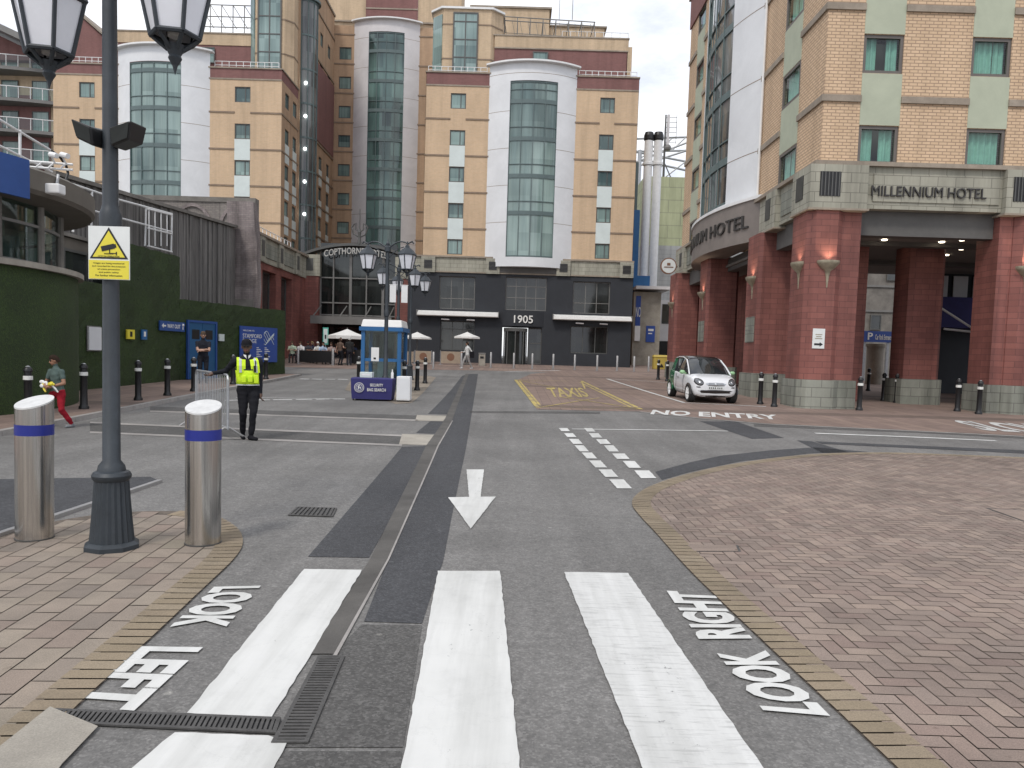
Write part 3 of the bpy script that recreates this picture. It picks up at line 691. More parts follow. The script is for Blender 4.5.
# pavement along the green wall, plaza before the far hotel
kl = [(-8.55, -2), (-8.55, 6), (-8.55, 12.5), (-8.75, 16), (-8.95, 20), (-9.15, 26), (-9.3, 31), (-9.4, 33.2)]
def slab(name, poly, h, m, mk):
    a = MB(); a.sheet(poly, h)
    o = struct(a.build(name, m))
    return o
slab('pavement', kl+[(-14, 33.2), (-14, -2)], 0.085, M['pave_far'], None)
k = MB()
for (x, y), (x2, y2) in zip(kl, kl[1:]):
    n = max(1, int(abs(y2-y)/0.9))
    for i in range(n):
        ya = y+(y2-y)*i/n; yb_ = y+(y2-y)*(i+1)/n; xa = x+(x2-x)*i/n; xb = x+(x2-x)*(i+1)/n
        k.loft([[(xa, ya+.005, g(ya)-.02), (xa+.14, ya+.005, g(ya)-.02), (xa+.13, ya+.005, g(ya)+.092), (xa, ya+.005, g(ya)+.092)],
                [(xb, yb_-.005, g(yb_)-.02), (xb+.14, yb_-.005, g(yb_)-.02), (xb+.13, yb_-.005, g(yb_)+.092), (xb, yb_-.005, g(yb_)+.092)]])
k.loft([[(-14, 33.2, g(33)), (-9.27, 33.2, g(33)), (-9.27, 33.34, g(33)), (-14, 33.34, g(33))], [(-14, 33.2, g(33)+.092), (-9.27, 33.2, g(33)+.092), (-9.27, 33.34, g(33)+.092), (-14, 33.34, g(33)+.092)]])
struct(k.build('kerb', M['kerb']))
flat('plaza', [(-20, 41.5), (-9, 41.5), (-2.2, 44.5), (2.2, 45), (13, 47), (13, 66), (-20, 66)], M['pave_far'], 0.007)
flat('paved_island', px_poly(((396, 404), (412, 403), (424, 392), (436, 377.5), (429, 376), (402, 376), (352, 378), (345, 390))), M['island'], 0.006)
# ================================================================== buildings
def window(par, m, u0_, u1_, z0_, z1_, glass='glass_room', rv=0.12, fwid=0.07, split=None, frame='frame', curtain=False, seed=0):
    f = MB(); lo = -rv; hi = -rv+0.07
    if u0_ > u1_: u0_, u1_ = u1_, u0_
    f.mbox(m, u0_, u1_, lo, hi, z0_, z0_+fwid); f.mbox(m, u0_, u1_, lo, hi, z1_-fwid, z1_)
    f.mbox(m, u0_, u0_+fwid, lo, hi, z0_+fwid, z1_-fwid); f.mbox(m, u1_-fwid, u1_, lo, hi, z0_+fwid, z1_-fwid)
    for s in (split or []):
        if s[0] == 'v': f.mbox(m, s[1]-fwid*0.4, s[1]+fwid*0.4, lo, hi-0.01, z0_+fwid, z1_-fwid)
        else: f.mbox(m, u0_+fwid, u1_-fwid, lo+0.004, hi-0.014, s[1]-fwid*0.4, s[1]+fwid*0.4)
    fo = f.build('window', M[frame], par)
    p = MB(); d = lo+0.02
    p.face([m(u0_+fwid, d, z0_+fwid), m(u1_-fwid, d, z0_+fwid), m(u1_-fwid, d, z1_-fwid), m(u0_+fwid, d, z1_-fwid)])
    p.build('pane', M['clear'] if curtain else M[glass], fo)
    if curtain:
        rnd = random.Random(seed)
        c = MB(); n = 44; pts = []
        a, b = u0_+fwid, u1_-fwid; gap = rnd.uniform(0.3, 0.7); gw = rnd.choice([0.0, 0.02, 0.1, 0.16])
        for i in range(n+1):
            t = i/n
            pts.append((a+(b-a)*t, lo-0.13+0.035*math.sin(t*34+rnd.random()*0.9)))
        for i in range(n):
            t = (i+0.5)/n
            if abs(t-gap) < gw: continue
            c.face([m(pts[i][0], pts[i][1], z0_-0.1), m(pts[i+1][0], pts[i+1][1], z0_-0.1), m(pts[i+1][0], pts[i+1][1], z1_), m(pts[i][0], pts[i][1], z1_)])
        c.build('curtain', M['curtain'], fo)
        k = MB(); k.mbox(m, u0_-0.2, u1_+0.2, -1.5, -1.46, z0_-0.3, z1_+0.3); k.build('room_back', M['frame_mid'], fo)
    return fo
def arc(u0_, u1_, sag, n):
    """points (along, outward) of a shallow bow"""
    c = (u1_-u0_)/2; R = (c*c+sag*sag)/(2*sag); mid = (u0_+u1_)/2; out = []
    th = math.asin(c/R)
    for i in range(n+1):
        a = -th+2*th*i/n; out.append((mid+R*math.sin(a), R*math.cos(a)-(R-sag)))
    return out
def bow(par, m, ua, ub, ga, gb, sag, z0_, z1_, gz0, gz1, panel, glass, storey, phase, nv=4, lip=True, base_h=0.0):
    """curved bay: pale panels either side and over a tall glazed strip with mullions"""
    A = arc(ua, ub, sag, 28)
    def wo(u):
        for p, q in zip(A, A[1:]):
            if p[0] <= u <= q[0]: return p[1]+(q[1]-p[1])*(u-p[0])/(q[0]-p[0])
        return 0
    us = sorted({*[p[0] for p in A], ga, gb})
    body = MB()
    for u, u2 in zip(us, us[1:]):
        for za, zb in ((z0_, gz0), (gz0, gz1), (gz1, z1_)):
            if zb-za < 0.01: continue
            if ga-1e-6 <= u and u2 <= gb+1e-6 and za == gz0: continue
            body.face([m(u, wo(u), za), m(u2, wo(u2), za), m(u2, wo(u2), zb), m(u, wo(u), zb)])
    for u in (ga, gb): body.face([m(u, wo(u), gz0), m(u, wo(u)-0.15, gz0), m(u, wo(u)-0.15, gz1), m(u, wo(u), gz1)])
    for z in (z0_, z1_): body.face([m(u, wo(u), z) for u in us])
    for u in (ua, ub): pass
    o = body.build('bay_panel', panel, par, smooth=True)
    z = z0_+phase
    while z < z1_-0.3:                      # thin joints between cladding sheets
      for side_ in (0, 1):
        j = MB()
        for u, u2 in zip(us, us[1:]):
            if ga-1e-6 <= u and u2 <= gb+1e-6 and z < gz1: continue
            if (u < (ga+gb)/2) == bool(side_): continue
            j.face([m(u, wo(u)+0.004, z), m(u2, wo(u2)+0.004, z), m(u2, wo(u2)+0.004, z+0.03), m(u, wo(u)+0.004, z+0.03)])
        j.build('cladding_joint', M['string'], o)
      z += storey
    if lip:
        l = MB(); B = arc(ua-0.25, ub+0.25, sag+0.12, 28)
        T = [(p[0], p[1]+0.25) for p in B]
        l.loft([[m(p[0], -0.2, z1_) for p in T]+[m(p[0], p[1], z1_) for p in T[::-1]], [m(p[0], -0.2, z1_+0.12) for p in T]+[m(p[0], p[1], z1_+0.12) for p in T[::-1]]])
        l.build('roof_lip', M['white_metal'], par)
    gl = MB(); gs = [u for u in us if ga-1e-6 <= u <= gb+1e-6]
    for u, u2 in zip(gs, gs[1:]): gl.face([m(u, wo(u)-0.12, gz0), m(u2, wo(u2)-0.12, gz0), m(u2, wo(u2)-0.12, gz1), m(u, wo(u)-0.12, gz1)])
    go = gl.build('glazing', glass, par, smooth=True)
    fr = MB()
    for i in range(nv+1):
        u = ga+(gb-ga)*i/nv; wv = 0.05 if 0 < i < nv else 0.09
        P = m(u, wo(min(max(u, ua), ub))-0.07, 0); fr.box(P[0]-wv/2, P[0]+wv/2, P[1]-wv/2, P[1]+wv/2, gz0, gz1)
    z = gz0
    def hbar(zc, h):
        for u, u2 in zip(gs, gs[1:]):
            fr.loft([[m(u, wo(u)-0.13, zc-h/2), m(u, wo(u)-0.06, zc-h/2), m(u, wo(u)-0.06, zc+h/2), m(u, wo(u)-0.13, zc+h/2)], [m(u2, wo(u2)-0.13, zc-h/2), m(u2, wo(u2)-0.06, zc-h/2), m(u2, wo(u2)-0.06, zc+h/2), m(u2, wo(u2)-0.13, zc+h/2)]])
    zz = gz0+phase
    hbar(gz0+0.06, 0.12); hbar(gz1-0.06, 0.12)
    while zz < gz1-0.2:
        hbar(zz, 0.30); hbar(zz+0.85, 0.05) if zz+0.85 < gz1 else None; zz += storey
    fr.build('mullion', M['mullion'], go)
    return o
def strings(par, m, ua, ub, zs, mt='string', h=0.13, w=0.05):
    for z in zs:
        k = MB(); k.mbox(m, ua, ub, 0.0, w, z-h/2, z+h/2); k.build('string_course', M[mt], par)
GF = g(58)
ST = 2.69; Z1 = 19.12                                   # storey height, highest string
WTOP = [21.0-ST*i for i in range(5)]
far = E('hotel', 'large tan brick hotel with three curved white bays and a charcoal ground floor', 'hotel', (0, 58, GF))
# ---- right block of the court
F1 = S_(58)
def block_front(par, m, ua, ub, wcols, zbot, ztop, brickm):
    holes = []
    for a, b in wcols:
        holes += [(a, b, z-1.13, z) for z in WTOP]
    k = MB(); k.holey(m, ua, ub, zbot, 21.55, holes); k.build('brick_wall', brickm, par)
    for a, b in wcols:
        for i, z in enumerate(WTOP):
            window(par, m, a, b, z-1.13, z, split=[('v', a+0.66*(b-a))])
            if 0 < i < 4:
                q = MB(); q.mbox(m, a, b, 0.004, 0.03, WTOP[i+1]+0.01, z-1.14); q.build('spandrel_panel', M['panel_mint'], par)
    k = MB(); k.mbox(m, ua, ub-(0.31 if ub < -10 else 0), -0.3, 0.0, 21.55, ztop); k.build('parapet', M['maroon'], par)
    k = MB(); k.mbox(m, ua-0.05, ub+0.05, -0.3, 0.08, ztop, ztop+0.1); k.mbox(m, ua, ub, 0.0, 0.05, 21.5, 21.6); k.build('coping', M['stone'], par)
    # string courses, broken at the bays and windows
    for z in (Z1, Z1-ST, Z1-2*ST, Z1-3*ST):
        seg = [ua]+[x for a, b in sorted(wcols) for x in (a, b)]+[ub]
        for s, e in zip(seg[::2], seg[1::2]):
            q = MB(); q.mbox(m, s, e, 0.0, 0.05, z-0.06, z+0.06); q.build('string_course', M['string'], par)
block_front(far, F1, -7.1, 8.75, [(-5.25, -4.1), (5.9, 7.0)], 8.9, 22.45, M['tan_brick'])
bow(far, F1, -2.39, 4.12, -0.82, 2.68, 1.1, 8.25, 23.0, 8.95, 21.72, M['panel_white'], M['glass_teal'], ST, 0.55+ST, 4)
k = MB(); k.box(8.73, 8.75, 58, 78, 1, 22.45); k.build('side_wall', M['tan_brick_shaded'], far)
k = MB(); k.box(-7.1, -7.08, 58, 76, 8.9, 22.45); k.build('side_wall', M['tan_brick_shaded'], far)
k = MB(); k.box(-7.0, 8.7, 58.4, 78, 22.2, 22.3); k.build('roof', M['roof_brown'], far)
def rail(par, m, ua, ub, w, z0_, h=0.9, n=8, name='roof_rail'):
    r = MB()
    for i in range(n+1):
        u = ua+(ub-ua)*i/n; r.tube(m(u, w, z0_), m(u, w, z0_+h), 0.025, n=6)
    for zz in (h, h*0.5): r.tube(m(ua, w, z0_+zz), m(ub, w, z0_+zz), 0.025, n=6)
    return r.build(name, M['white_metal'], par)
rail(far, F1, 4.3, 8.6, -0.4, 22.5, 0.55, 9); rail(far, F1, -7.0, -2.6, -0.4, 22.5, 0.55, 9)
# upper, set-back storeys
U = S_(61)
k = MB(); k.mbox(U, -2.2, 8.2, -0.3, 0, 22.3, 25.55); k.build('brick_wall', M['maroon'], far)
k = MB(); k.mbox(U, -2.2, 8.25, -0.35, 0.06, 25.6, 26.45); k.build('brick_wall', M['cream_brick'], far)
k = MB(); k.mbox(U, -2.3, 8.3, -0.35, 0.12, 26.45, 26.55); k.mbox(U, -2.2, 8.25, 0.0, 0.08, 25.5, 25.6); k.build('coping', M['stone'], far)
k = MB(); k.box(8.15, 8.2, 61, 78, 22.3, 26.4); k.build('side_wall', M['maroon'], far)
window(far, lambda u, w, z: (u, 60.8-w, z), 0.8, 2.0, 24.2, 25.3, 'glass_room')
k = MB(); k.box(-2.2, 8.2, 61.4, 78, 26.2, 26.3); k.build('roof', M['roof_brown'], far)
def tower(par, xa, xb, Y, z0_, z1_, ga, gb, ch=0.9):
    k = MB()
    poly = [(xa, Y+2.5), (xa, Y+ch), (xa+ch, Y), (xb-ch, Y), (xb, Y+ch), (xb, Y+2.5)]
    k.prism(poly, z0_, z1_); k.build('tower_wall', M['cream_brick'], par)
    k = MB(); ex = lambda p, d: (p[0]+(d if p[0] > (xa+xb)/2 else -d), p[1]-(d if p[1] < Y+2 else 0))
    k.prism([ex(p, 0.15) for p in poly], z1_, z1_+0.15)
    k.build('tower_coping', M['white_metal'], par)
    m = S_(Y-0.12)
    window(par, m, ga, gb, z0_+0.1, z1_-0.25, 'glass_teal', 0.08, 0.1, [('v', (ga+gb)/2)]+[('h', z0_+1.0+1.35*i) for i in range(9) if z0_+1.0+1.35*i < z1_-0.5])
    k = MB(); k.loft([[(xa+.08, Y+ch-.08, z0_+.4), (xa+ch-.08, Y+.08, z0_+.4), (xa+ch-.14, Y+.02, z0_+.4), (xa+.02, Y+ch-.14, z0_+.4)], [(xa+.08, Y+ch-.08, z1_-.4), (xa+ch-.08, Y+.08, z1_-.4), (xa+ch-.14, Y+.02, z1_-.4), (xa+.02, Y+ch-.14, z1_-.4)]])
    k.build('corner_glazing', M['glass_teal'], par)
    for z in (z0_+2.2, z0_+4.8, z0_+7.5):
        if z < z1_-0.4:
            q = MB(); q.prism([ex(p, 0.03) for p in poly], z, z+0.1); q.build('string_course', M['string'], par)
tower(far, -7.1, -1.6, 60.8, 22.3, 28.3, -5.45, -3.5)
P2_ = S_(67)
k = MB(); k.mbox(P2_, -4.5, 2.2, -6, 0, 26.2, 31.2); k.mbox(P2_, 2.2, 7.0, -6, -0.5, 26.2, 30.0); k.mbox(P2_, 4.5, 9.6, -6, -1.5, 22.3, 28.9); k.build('penthouse', M['cream_brick'], far)
k = MB(); k.mbox(P2_, -4.6, 2.4, -6, 0.15, 31.2, 31.35); k.mbox(P2_, 2.2, 7.2, -6, -0.35, 30.0, 30.12); k.mbox(P2_, 2.25, 7.0, 0.02-0.5, -0.44, 29.0, 29.1); k.build('penthouse_coping', M['stone'], far)
pg = MB()
for i in range(8):
    x = -1.5+i*1.02; pg.tube((x, 62.2, 26.4), (x, 62.2, 28.45-0.03*i), 0.035, n=6); pg.tube((x, 62.2, 28.45-0.03*i), (x, 65.5, 28.6-0.03*i), 0.035, n=6)
for dz in (0.0, -0.3): pg.tube((-1.5, 62.2, 28.45+dz), (5.7, 62.2, 28.22+dz), 0.04, n=6)
for i in range(12): pg.tube((-1.5+i*0.62, 62.2, 28.1), (-1.5+i*0.62+0.3, 62.2, 26.6), 0.018, n=5)
pg.tube((-1.5, 62.2, 27.2), (5.7, 62.2, 27.0), 0.025, n=6)
pg.build('roof_frame', M['frame_mid'], far)
mst = MB(); mst.tube((4.1, 66, 30), (4.1, 66, 35), 0.03, 0.02, 6); mst.tube((3.0, 66, 30), (3.0, 66, 32.4), 0.02, n=6); mst.build('aerial', M['frame_mid'], far)
rail(far, S_(64), 3.2, 8.6, 0, 28.9-1.6, 0.9, 8)
# ---- stone band and charcoal ground floor of the right block
B0 = S_(57.7)
BX0, BX1 = -8.1, 8.85
k = MB(); k.mbox(B0, BX0, BX1, -0.3, 0, 7.8, 8.85); k.build('stone_band', M['fascia'], far)
k = MB(); k.mbox(B0, BX0, BX1, -0.3, 0.12, 8.85, 8.97); k.mbox(B0, BX0, BX1, 0, 0.08, 7.72, 7.82); k.build('stone_cornice', M['stone'], far)
k = MB(); k.mbox(B0, -2.2, 4.0, 0.003, 0.12, 7.83, 8.75); k.build('bay_underpanel', M['beam'], far)
for x in (-6.6, -1.75, 3.55, 8.3):
    k = MB(); k.mbox(B0, x-0.52, x+0.52, 0.13, 0.2, 7.7, 8.84); k.build('pier_block', M['fascia'], far)
    k = MB(); k.mbox(B0, x-0.3, x+0.3, 0.2, 0.22, 7.98, 8.6); vo = k.build('vent', M['black'], far)
    k = MB()
    for i in range(6): k.mbox(B0, x-0.3, x+0.3, 0.22, 0.245, 8.0+i*0.1, 8.03+i*0.1)
    k.build('louvre', M['frame'], vo)
holes = [(-5.75, -3.05, 5.0, 7.45), (-0.75, 2.35, 5.05, 7.55), (4.35, 7.15, 4.95, 7.35), (-5.6, -3.0, 1.9, 4.1), (-0.9, 2.1, 1.05, 3.75), (4.25, 7.1, 1.95, 4.0)]
k = MB(); k.holey(B0, BX0, BX1, GF-0.3, 7.72, holes, 0.35); k.build('ground_floor_wall', M['black_wall'], far)
k = MB(); k.box(BX1-0.02, BX1, 57.7, 60, GF-.3, 7.72); k.build('side_wall', M['black_wall'], far)
window(far, B0, -5.75, -3.05, 5.0, 7.45, 'glass_dark', 0.3, 0.07, [('v', -4.85), ('v', -3.95), ('h', 5.8)], 'frame_mid')
window(far, B0, 4.35, 7.15, 4.95, 7.35, 'glass_dark', 0.3, 0.07, [('v', 5.3), ('v', 6.15), ('h', 5.75)], 'frame_mid')
window(far, B0, -0.75, 2.35, 5.05, 7.55, 'glass_dark', 0.3, 0.07, [('v', 0.05), ('v', 0.8), ('v', 1.55), ('h', 6.0), ('h', 6.85)], 'frame_mid')
window(far, B0, -5.6, -3.0, 1.9, 4.1, 'glass_dark', 0.3, 0.07, [('v', -4.7), ('v', -3.9), ('h', 3.5)])
window(far, B0, 4.25, 7.1, 1.95, 4.0, 'glass_dark', 0.3, 0.07, [('v', 5.2), ('v', 6.15)])
k = MB(); A = arc(-1.0, 2.2, 0.35, 14)
k.loft([[B0(p[0], p[1], 3.85) for p in A]+[B0(p[0], -0.2, 3.85) for p in A[::-1]], [B0(p[0], p[1], 4.95) for p in A]+[B0(p[0], -0.2, 4.95) for p in A[::-1]]])
es = k.build('entrance_sign', M['black_wall'], far, smooth=True)
k = MB(); wall_text(k, '1905', B0, -0.05, 1.38, 4.08, 4.66, 0.36, 0.04, 0.012); k.build('lettering', M['letter_white'], es)
dr = MB(); cx, cy = 0.1, 57.85                         # revolving door drum
for a in range(0, 360, 45):
    x, y = cx+0.85*math.cos(math.radians(a)), cy+0.85*math.sin(math.radians(a)); dr.box(x-0.04, x+0.04, y-0.04, y+0.04, GF, 3.6)
dr.lathe([(0.9, 3.45), (0.9, 3.7)], (cx, cy, 0), 20); rd = dr.build('revolving_door', M['frame'], far)
dg = MB(); dg.lathe([(0.8, GF), (0.8, 3.45)], (cx, cy, 0), 16); dg.build('pane', M['glass_dark'], rd)
window(far, B0, 1.05, 2.1, 1.05, 3.75, 'glass_dark', 0.3, 0.08, [('h', 2.6)], 'frame')
def awning(xa, xb, z, lb):
    a = MB()
    pr = [(0.0, z+0.22), (0.55, z+0.06), (0.6, z-0.14), (0.52, z-0.2), (0.0, z-0.12)]
    a.loft([[B0(xa, w_, zz) for w_, zz in pr], [B0(xb, w_, zz) for w_, zz in pr]]); o = a.build('awning', M['awning'], far)
    c = MB(); c.mbox(B0, xa-0.06, xa, 0.0, 0.62, z-0.2, z+0.24); c.mbox(B0, xb, xb+0.06, 0.0, 0.62, z-0.2, z+0.24); c.build('end_cap', M['frame_mid'], o)
awning(-7.3, -1.25, 4.62, ''); awning(2.9, 8.75, 4.60, '')
for x in (-5.2, -3.3, 4.9, 6.7):                           # small spot lamps on brackets
    k = MB(); k.tube(B0(x, 0.0, 4.22), B0(x, 0.35, 4.22), 0.03, n=6); k.tube(B0(x-0.3, 0.35, 4.2), B0(x+0.3, 0.35, 4.18), 0.05, n=8); k.build('wall_lamp', M['panel_warm'], far)
# ---- left block
FL = S_(58)
block_front(far, FL, -34.9, -17.85, [(-32.97, -31.8), (-21.35, -20.18)], 4.0, 22.3, M['tan_brick'])
bow(far, FL, -30.05, -23.2, -28.86, -24.98, 1.1, 4.0, 23.4, 5.0, 22.3, M['panel_white'], M['glass_teal'], ST, 0.55+ST, 4)
rail(far, FL, -23.0, -18.2, -0.4, 22.4, 0.55, 9); rail(far, FL, -34.6, -30.3, -0.4, 22.4, 0.55, 9)
k = MB(); k.mbox(U, -31.6, -21.2, -0.3, 0, 22.2, 25.1); k.build('brick_wall', M['maroon'], far)
k = MB(); k.mbox(U, -31.65, -21.2, -0.35, 0.06, 25.1, 25.95); k.build('brick_wall', M['cream_brick'], far)
k = MB(); k.mbox(U, -31.7, -21.2, -0.35, 0.12, 25.95, 26.05); k.build('coping', M['stone'], far)
window(far, lambda u, w, z: (u, 60.8-w, z), -25.2, -24.0, 23.7, 24.9, 'glass_room')
tower(far, -21.3, -17.9, 60.6, 22.2, 31.0, -20.55, -18.7, 0.6)
pg = MB()
for i in range(7):
    x = -26.6+i*0.9; pg.tube((x, 62, 26), (x, 62, 28.6), 0.04, n=6); pg.tube((x, 62, 28.6), (x+1.2, 62, 26.8), 0.03, n=6)
for z in (26.9, 27.7, 28.6): pg.tube((-26.6, 62, z), (-21.0, 62, z), 0.04, n=6)
pg.build('roof_frame', M['frame_mid'], far)
k = MB(); k.loft([[(-36.5, 62, 22), (-32.5, 62, 22), (-31.4, 62, 23.2), (-31.4, 62, 24.3), (-36.5, 62, 28.6)], [(-36.5, 75, 22), (-32.5, 75, 22), (-31.4, 75, 23.2), (-31.4, 75, 24.3), (-36.5, 75, 28.6)]]); k.build('gable', M['maroon'], far)
k = MB(); k.loft([[(-36.5, 61.8, 28.65), (-31.2, 61.8, 24.25), (-31.2, 61.8, 24.4), (-36.5, 61.8, 28.85)], [(-36.5, 75, 28.65), (-31.2, 75, 24.25), (-31.2, 75, 24.4), (-36.5, 75, 28.85)]]); k.build('gable_coping', M['stone'], far)
# side wall of the left block, running back into the court
SW = E_(-17.85)
def side(ya, yb, ztop, cols, zs_top, brickm, extra=None):
    holes = []
    for a, b in cols:
        holes += [(a, b, z-1.13, z) for z in zs_top if z < ztop-0.4]
    k = MB(); k.holey(SW, ya, yb, 6.0, ztop, holes); k.build('brick_wall', brickm, far)
    for a, b in cols:
        for i, z in enumerate([z for z in zs_top if z < ztop-0.4]):
            window(far, SW, a, b, z-1.13, z, 'glass_room')
            if 10 < z < 19 and z-1.14-0.01 > zs_top[-1]:
                q = MB(); q.mbox(SW, a, b, 0.004, 0.03, z-2.65+0.1, z-1.14); q.build('spandrel_panel', M['panel_mint'], far)
side(58, 62.3, 21.55, [(58.9, 59.9), (60.9, 61.9)], WTOP, M['tan_brick_shaded'])
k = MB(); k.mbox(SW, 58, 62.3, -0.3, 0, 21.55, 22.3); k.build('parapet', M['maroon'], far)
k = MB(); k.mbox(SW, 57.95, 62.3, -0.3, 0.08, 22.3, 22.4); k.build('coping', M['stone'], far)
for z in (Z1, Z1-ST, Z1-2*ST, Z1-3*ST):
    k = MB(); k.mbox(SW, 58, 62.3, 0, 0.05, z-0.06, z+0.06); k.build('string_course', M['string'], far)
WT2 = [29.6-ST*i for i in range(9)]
side(65.2, 74, 33.0, [(66.2, 67.2), (68.9, 69.9), (71.6, 72.6)], WT2, M['tan_brick_shaded'])
k = MB(); k.mbox(SW, 65.2, 74, 0.035, 0.06, 20.0, 26.6)
k.build('maroon_band', M['maroon'], far)
for z in [26.9, 19.8, 30.9, 17.1, 14.4, 11.7]:
    k = MB(); k.mbox(SW, 65.2, 74, 0.0, 0.075, z-0.08, z+0.08); k.build('string_course', M['string'], far)
for a in (66.2, 68.9, 71.6):
    for z in (26.3, 23.6, 21.2): window(far, E_(-17.75), a, a+1, z-1.13, z, 'glass_room')
k = MB(); k.mbox(SW, 65.2, 74, -0.3, 0.12, 33.0, 33.2); k.build('coping', M['stone'], far)
# glass stair tower on the corner
st = MB(); st.lathe([(1.0, 7.5), (1.0, 29.6)], (-17.75, 63.7, 0), 24); sto = st.build('stair_glass', M['glass_bow'], far, smooth=True)
st = MB()
for a in range(-90, 91, 30):
    x, y = -17.75+1.03*math.cos(math.radians(a)), 63.7+1.03*math.sin(math.radians(a)); st.box(x-0.035, x+0.035, y-0.035, y+0.035, 7.5, 29.6)
for i in range(9): st.lathe([(1.04, 8+ST*i-0.07), (1.04, 8+ST*i+0.07)], (-17.75, 63.7, 0), 24)
st.lathe([(1.25, 29.6), (1.25, 29.8)], (-17.75, 63.7, 0), 24)
st.build('stair_frame', M['mullion'], sto)
for i in range(5):
    k = MB(); k.ball((-17.35, 62.62, 12.6+2.6*i), 0.13, 8, 6); k.build('stair_lamp', M['lit_cool'], sto)
k = MB(); k.box(-18.3, -17.8, 62.3, 65.2, 6, 30); k.build('brick_wall', M['tan_brick_shaded'], far)
# back of the court
FB = S_(74)
bh = [(-17.1, -15.75+0.0, z-1.13, z) for z in [31.0-2.73*i for i in range(9)]]
bh = [(-17.35, -16.2, z-1.15, z) for z in [30.3-2.72*i for i in range(9)]]
k = MB(); k.holey(FB, -17.85, -2.0, 2.0, 32.3, bh); k.build('brick_wall', M['tan_brick_shaded'], far)
for h in bh: window(far, FB, h[0], h[1], h[2], h[3], 'glass_room')
for i in range(9):
    k = MB(); k.mbox(FB, -17.85, -6.0, 0, 0.05, 31.4-2.72*i, 31.53-2.72*i); k.build('string_course', M['string'], far)
bow(far, FB, -15.95, -9.75, -14.45, -11.1, 0.9, 5.5, 32.6, 7.0, 31.5, M['panel_warm'], M['glass_court'], 2.72, 1.0, 4)
FB2 = S_(75.5)
k = MB(); k.mbox(FB2, -20, -2, -4, 0, 30, 33.3); k.build('upper_wall', M['cream_brick'], far)
k = MB(); k.mbox(FB2, -15.2, -10.2, 0.0, 0.06, 33.0, 38); k.build('upper_wall', M['maroon'], far)
for ua_, ub_ in ((-20, -15.2), (-10.2, -6.0)): k = MB(); k.mbox(FB2, ua_, ub_, -4, -0.02, 33.35, 38); k.build('upper_wall', M['cream_brick'], far)
k = MB(); k.mbox(FB2, -20, -5, 0.06, 0.2, 33.2, 33.35); k.mbox(FB2, -15.2, -10.2, 0.06, 0.12, 34.5, 34.62); k.build('coping', M['stone'], far)
# ---- atrium, colonnade and arch sign of the entrance court
AT = S_(60)
k = MB(); k.mbox(AT, -17.0, -15.35, -1.2, 0.35, GF-.2, 7.35); k.build('red_pier', M['red_block'], far)
k = MB(); k.mbox(AT, -17.05, -15.25, -1.2, 0.42, 7.35, 9.0); k.build('pier_block', M['fascia'], far)
k = MB(); k.mbox(AT, -16.6, -15.75, 0.42, 0.44, 7.75, 8.7); k.build('vent', M['frame'], far)
k = MB(); k.mbox(AT, -9.35, -8.1, -1.2, 0.3, GF-.2, 7.35); k.build('red_pier', M['red_block'], far)
k = MB(); k.mbox(AT, -9.4, -8.05, -1.2, 0.36, 7.35, 9.0); k.build('pier_block', M['fascia'], far)
ag = MB(); ag.mbox(AT, -15.35, -9.35, -0.3, -0.25, 4.3, 10.0); ago = ag.build('atrium_glazing', M['glass_dark'], far)
fr = MB()
for i, x in enumerate((-15.3, -14.3, -12.95, -11.7, -10.4, -9.4)): fr.mbox(AT, x-(0.1 if i in (2, 4) else 0.05), x+(0.1 if i in (2, 4) else 0.05), -0.25, -0.1, 4.3, 9.6)
for z in (4.4, 5.35, 7.3): fr.mbox(AT, -15.35, -9.35, -0.25, -0.13, z-0.05, z+0.05)
fr.build('atrium_frame', M['frame_mid'], ago)
k = MB(); A = arc(-16.9, -8.1, 1.0, 20)
k.loft([[AT(p[0], 0.5, 8.95+p[1]) for p in A]+[AT(p[0], 0.5, 8.75+p[1]*1.0) for p in A[::-1]], [AT(p[0], -0.6, 8.95+p[1]) for p in A]+[AT(p[0], -0.6, 8.75+p[1]*1.0) for p in A[::-1]]])
k.build('arch_beam', M['frame'], far)
k = MB()
Ra = (4.4*4.4+1)/2.0; cxa = -12.5
letters(k, 'COPTHORNE HOTEL', lambda u, v, d: AT(-14.9+4.9*u, 0.5+0.06*d, 8.1+(Ra**2-(-14.9+4.9*u-cxa)**2)**0.5-(Ra-1)+0.5*v), 0.01, thick=1)
k.build('arch_lettering', M['letter_dim'], far)
k = MB(); cx_ = at(359.5, 240, 59.6).x; zb_ = 9.9
k.lathe([(0.16, 0), (0.1, 0.5), (0.14, 0.9), (0.05, 1.2), (0.03, 2.6), (0.0, 2.75)], (cx_, 59.6, zb_), 8)
for s in (-1, 1):
    k.path([(cx_, 59.6, zb_+0.5), (cx_+s*0.45, 59.6, zb_+0.75), (cx_+s*0.62, 59.6, zb_+1.25), (cx_+s*0.4, 59.6, zb_+1.55)], 0.06, 6)
    k.path([(cx_, 59.6, zb_+0.9), (cx_+s*0.3, 59.6, zb_+1.1), (cx_+s*0.3, 59.6, zb_+1.6)], 0.045, 6)
k.build('arch_finial', M['frame'], far)
k = MB(); k.mbox(AT, -15.4, -9.3, -3.0, 2.4, 3.75, 3.95); k.mbox(AT, -15.4, -9.3, 2.3, 2.45, 3.6, 4.2); k.build('entrance_canopy', M['frame_mid'], far)
for x in (-15.2, -13.2, -11.3, -9.5):
    k = MB(); k.tube(AT(x, 2.3, 4.2), AT(x+0.0, 0.0, 5.1), 0.05, n=6); k.build('canopy_stay', M['frame_mid'], far)
k = MB(); k.mbox(AT, -15.4, -9.3, -1.0, -0.9, GF-.1, 3.75); k.build('lobby_glazing', M['glass_dark'], far)
k = MB(); k.box(-17.8, -7.0, 61, 74, 9.0, 9.15); k.build('roof', M['roof_brown'], far)
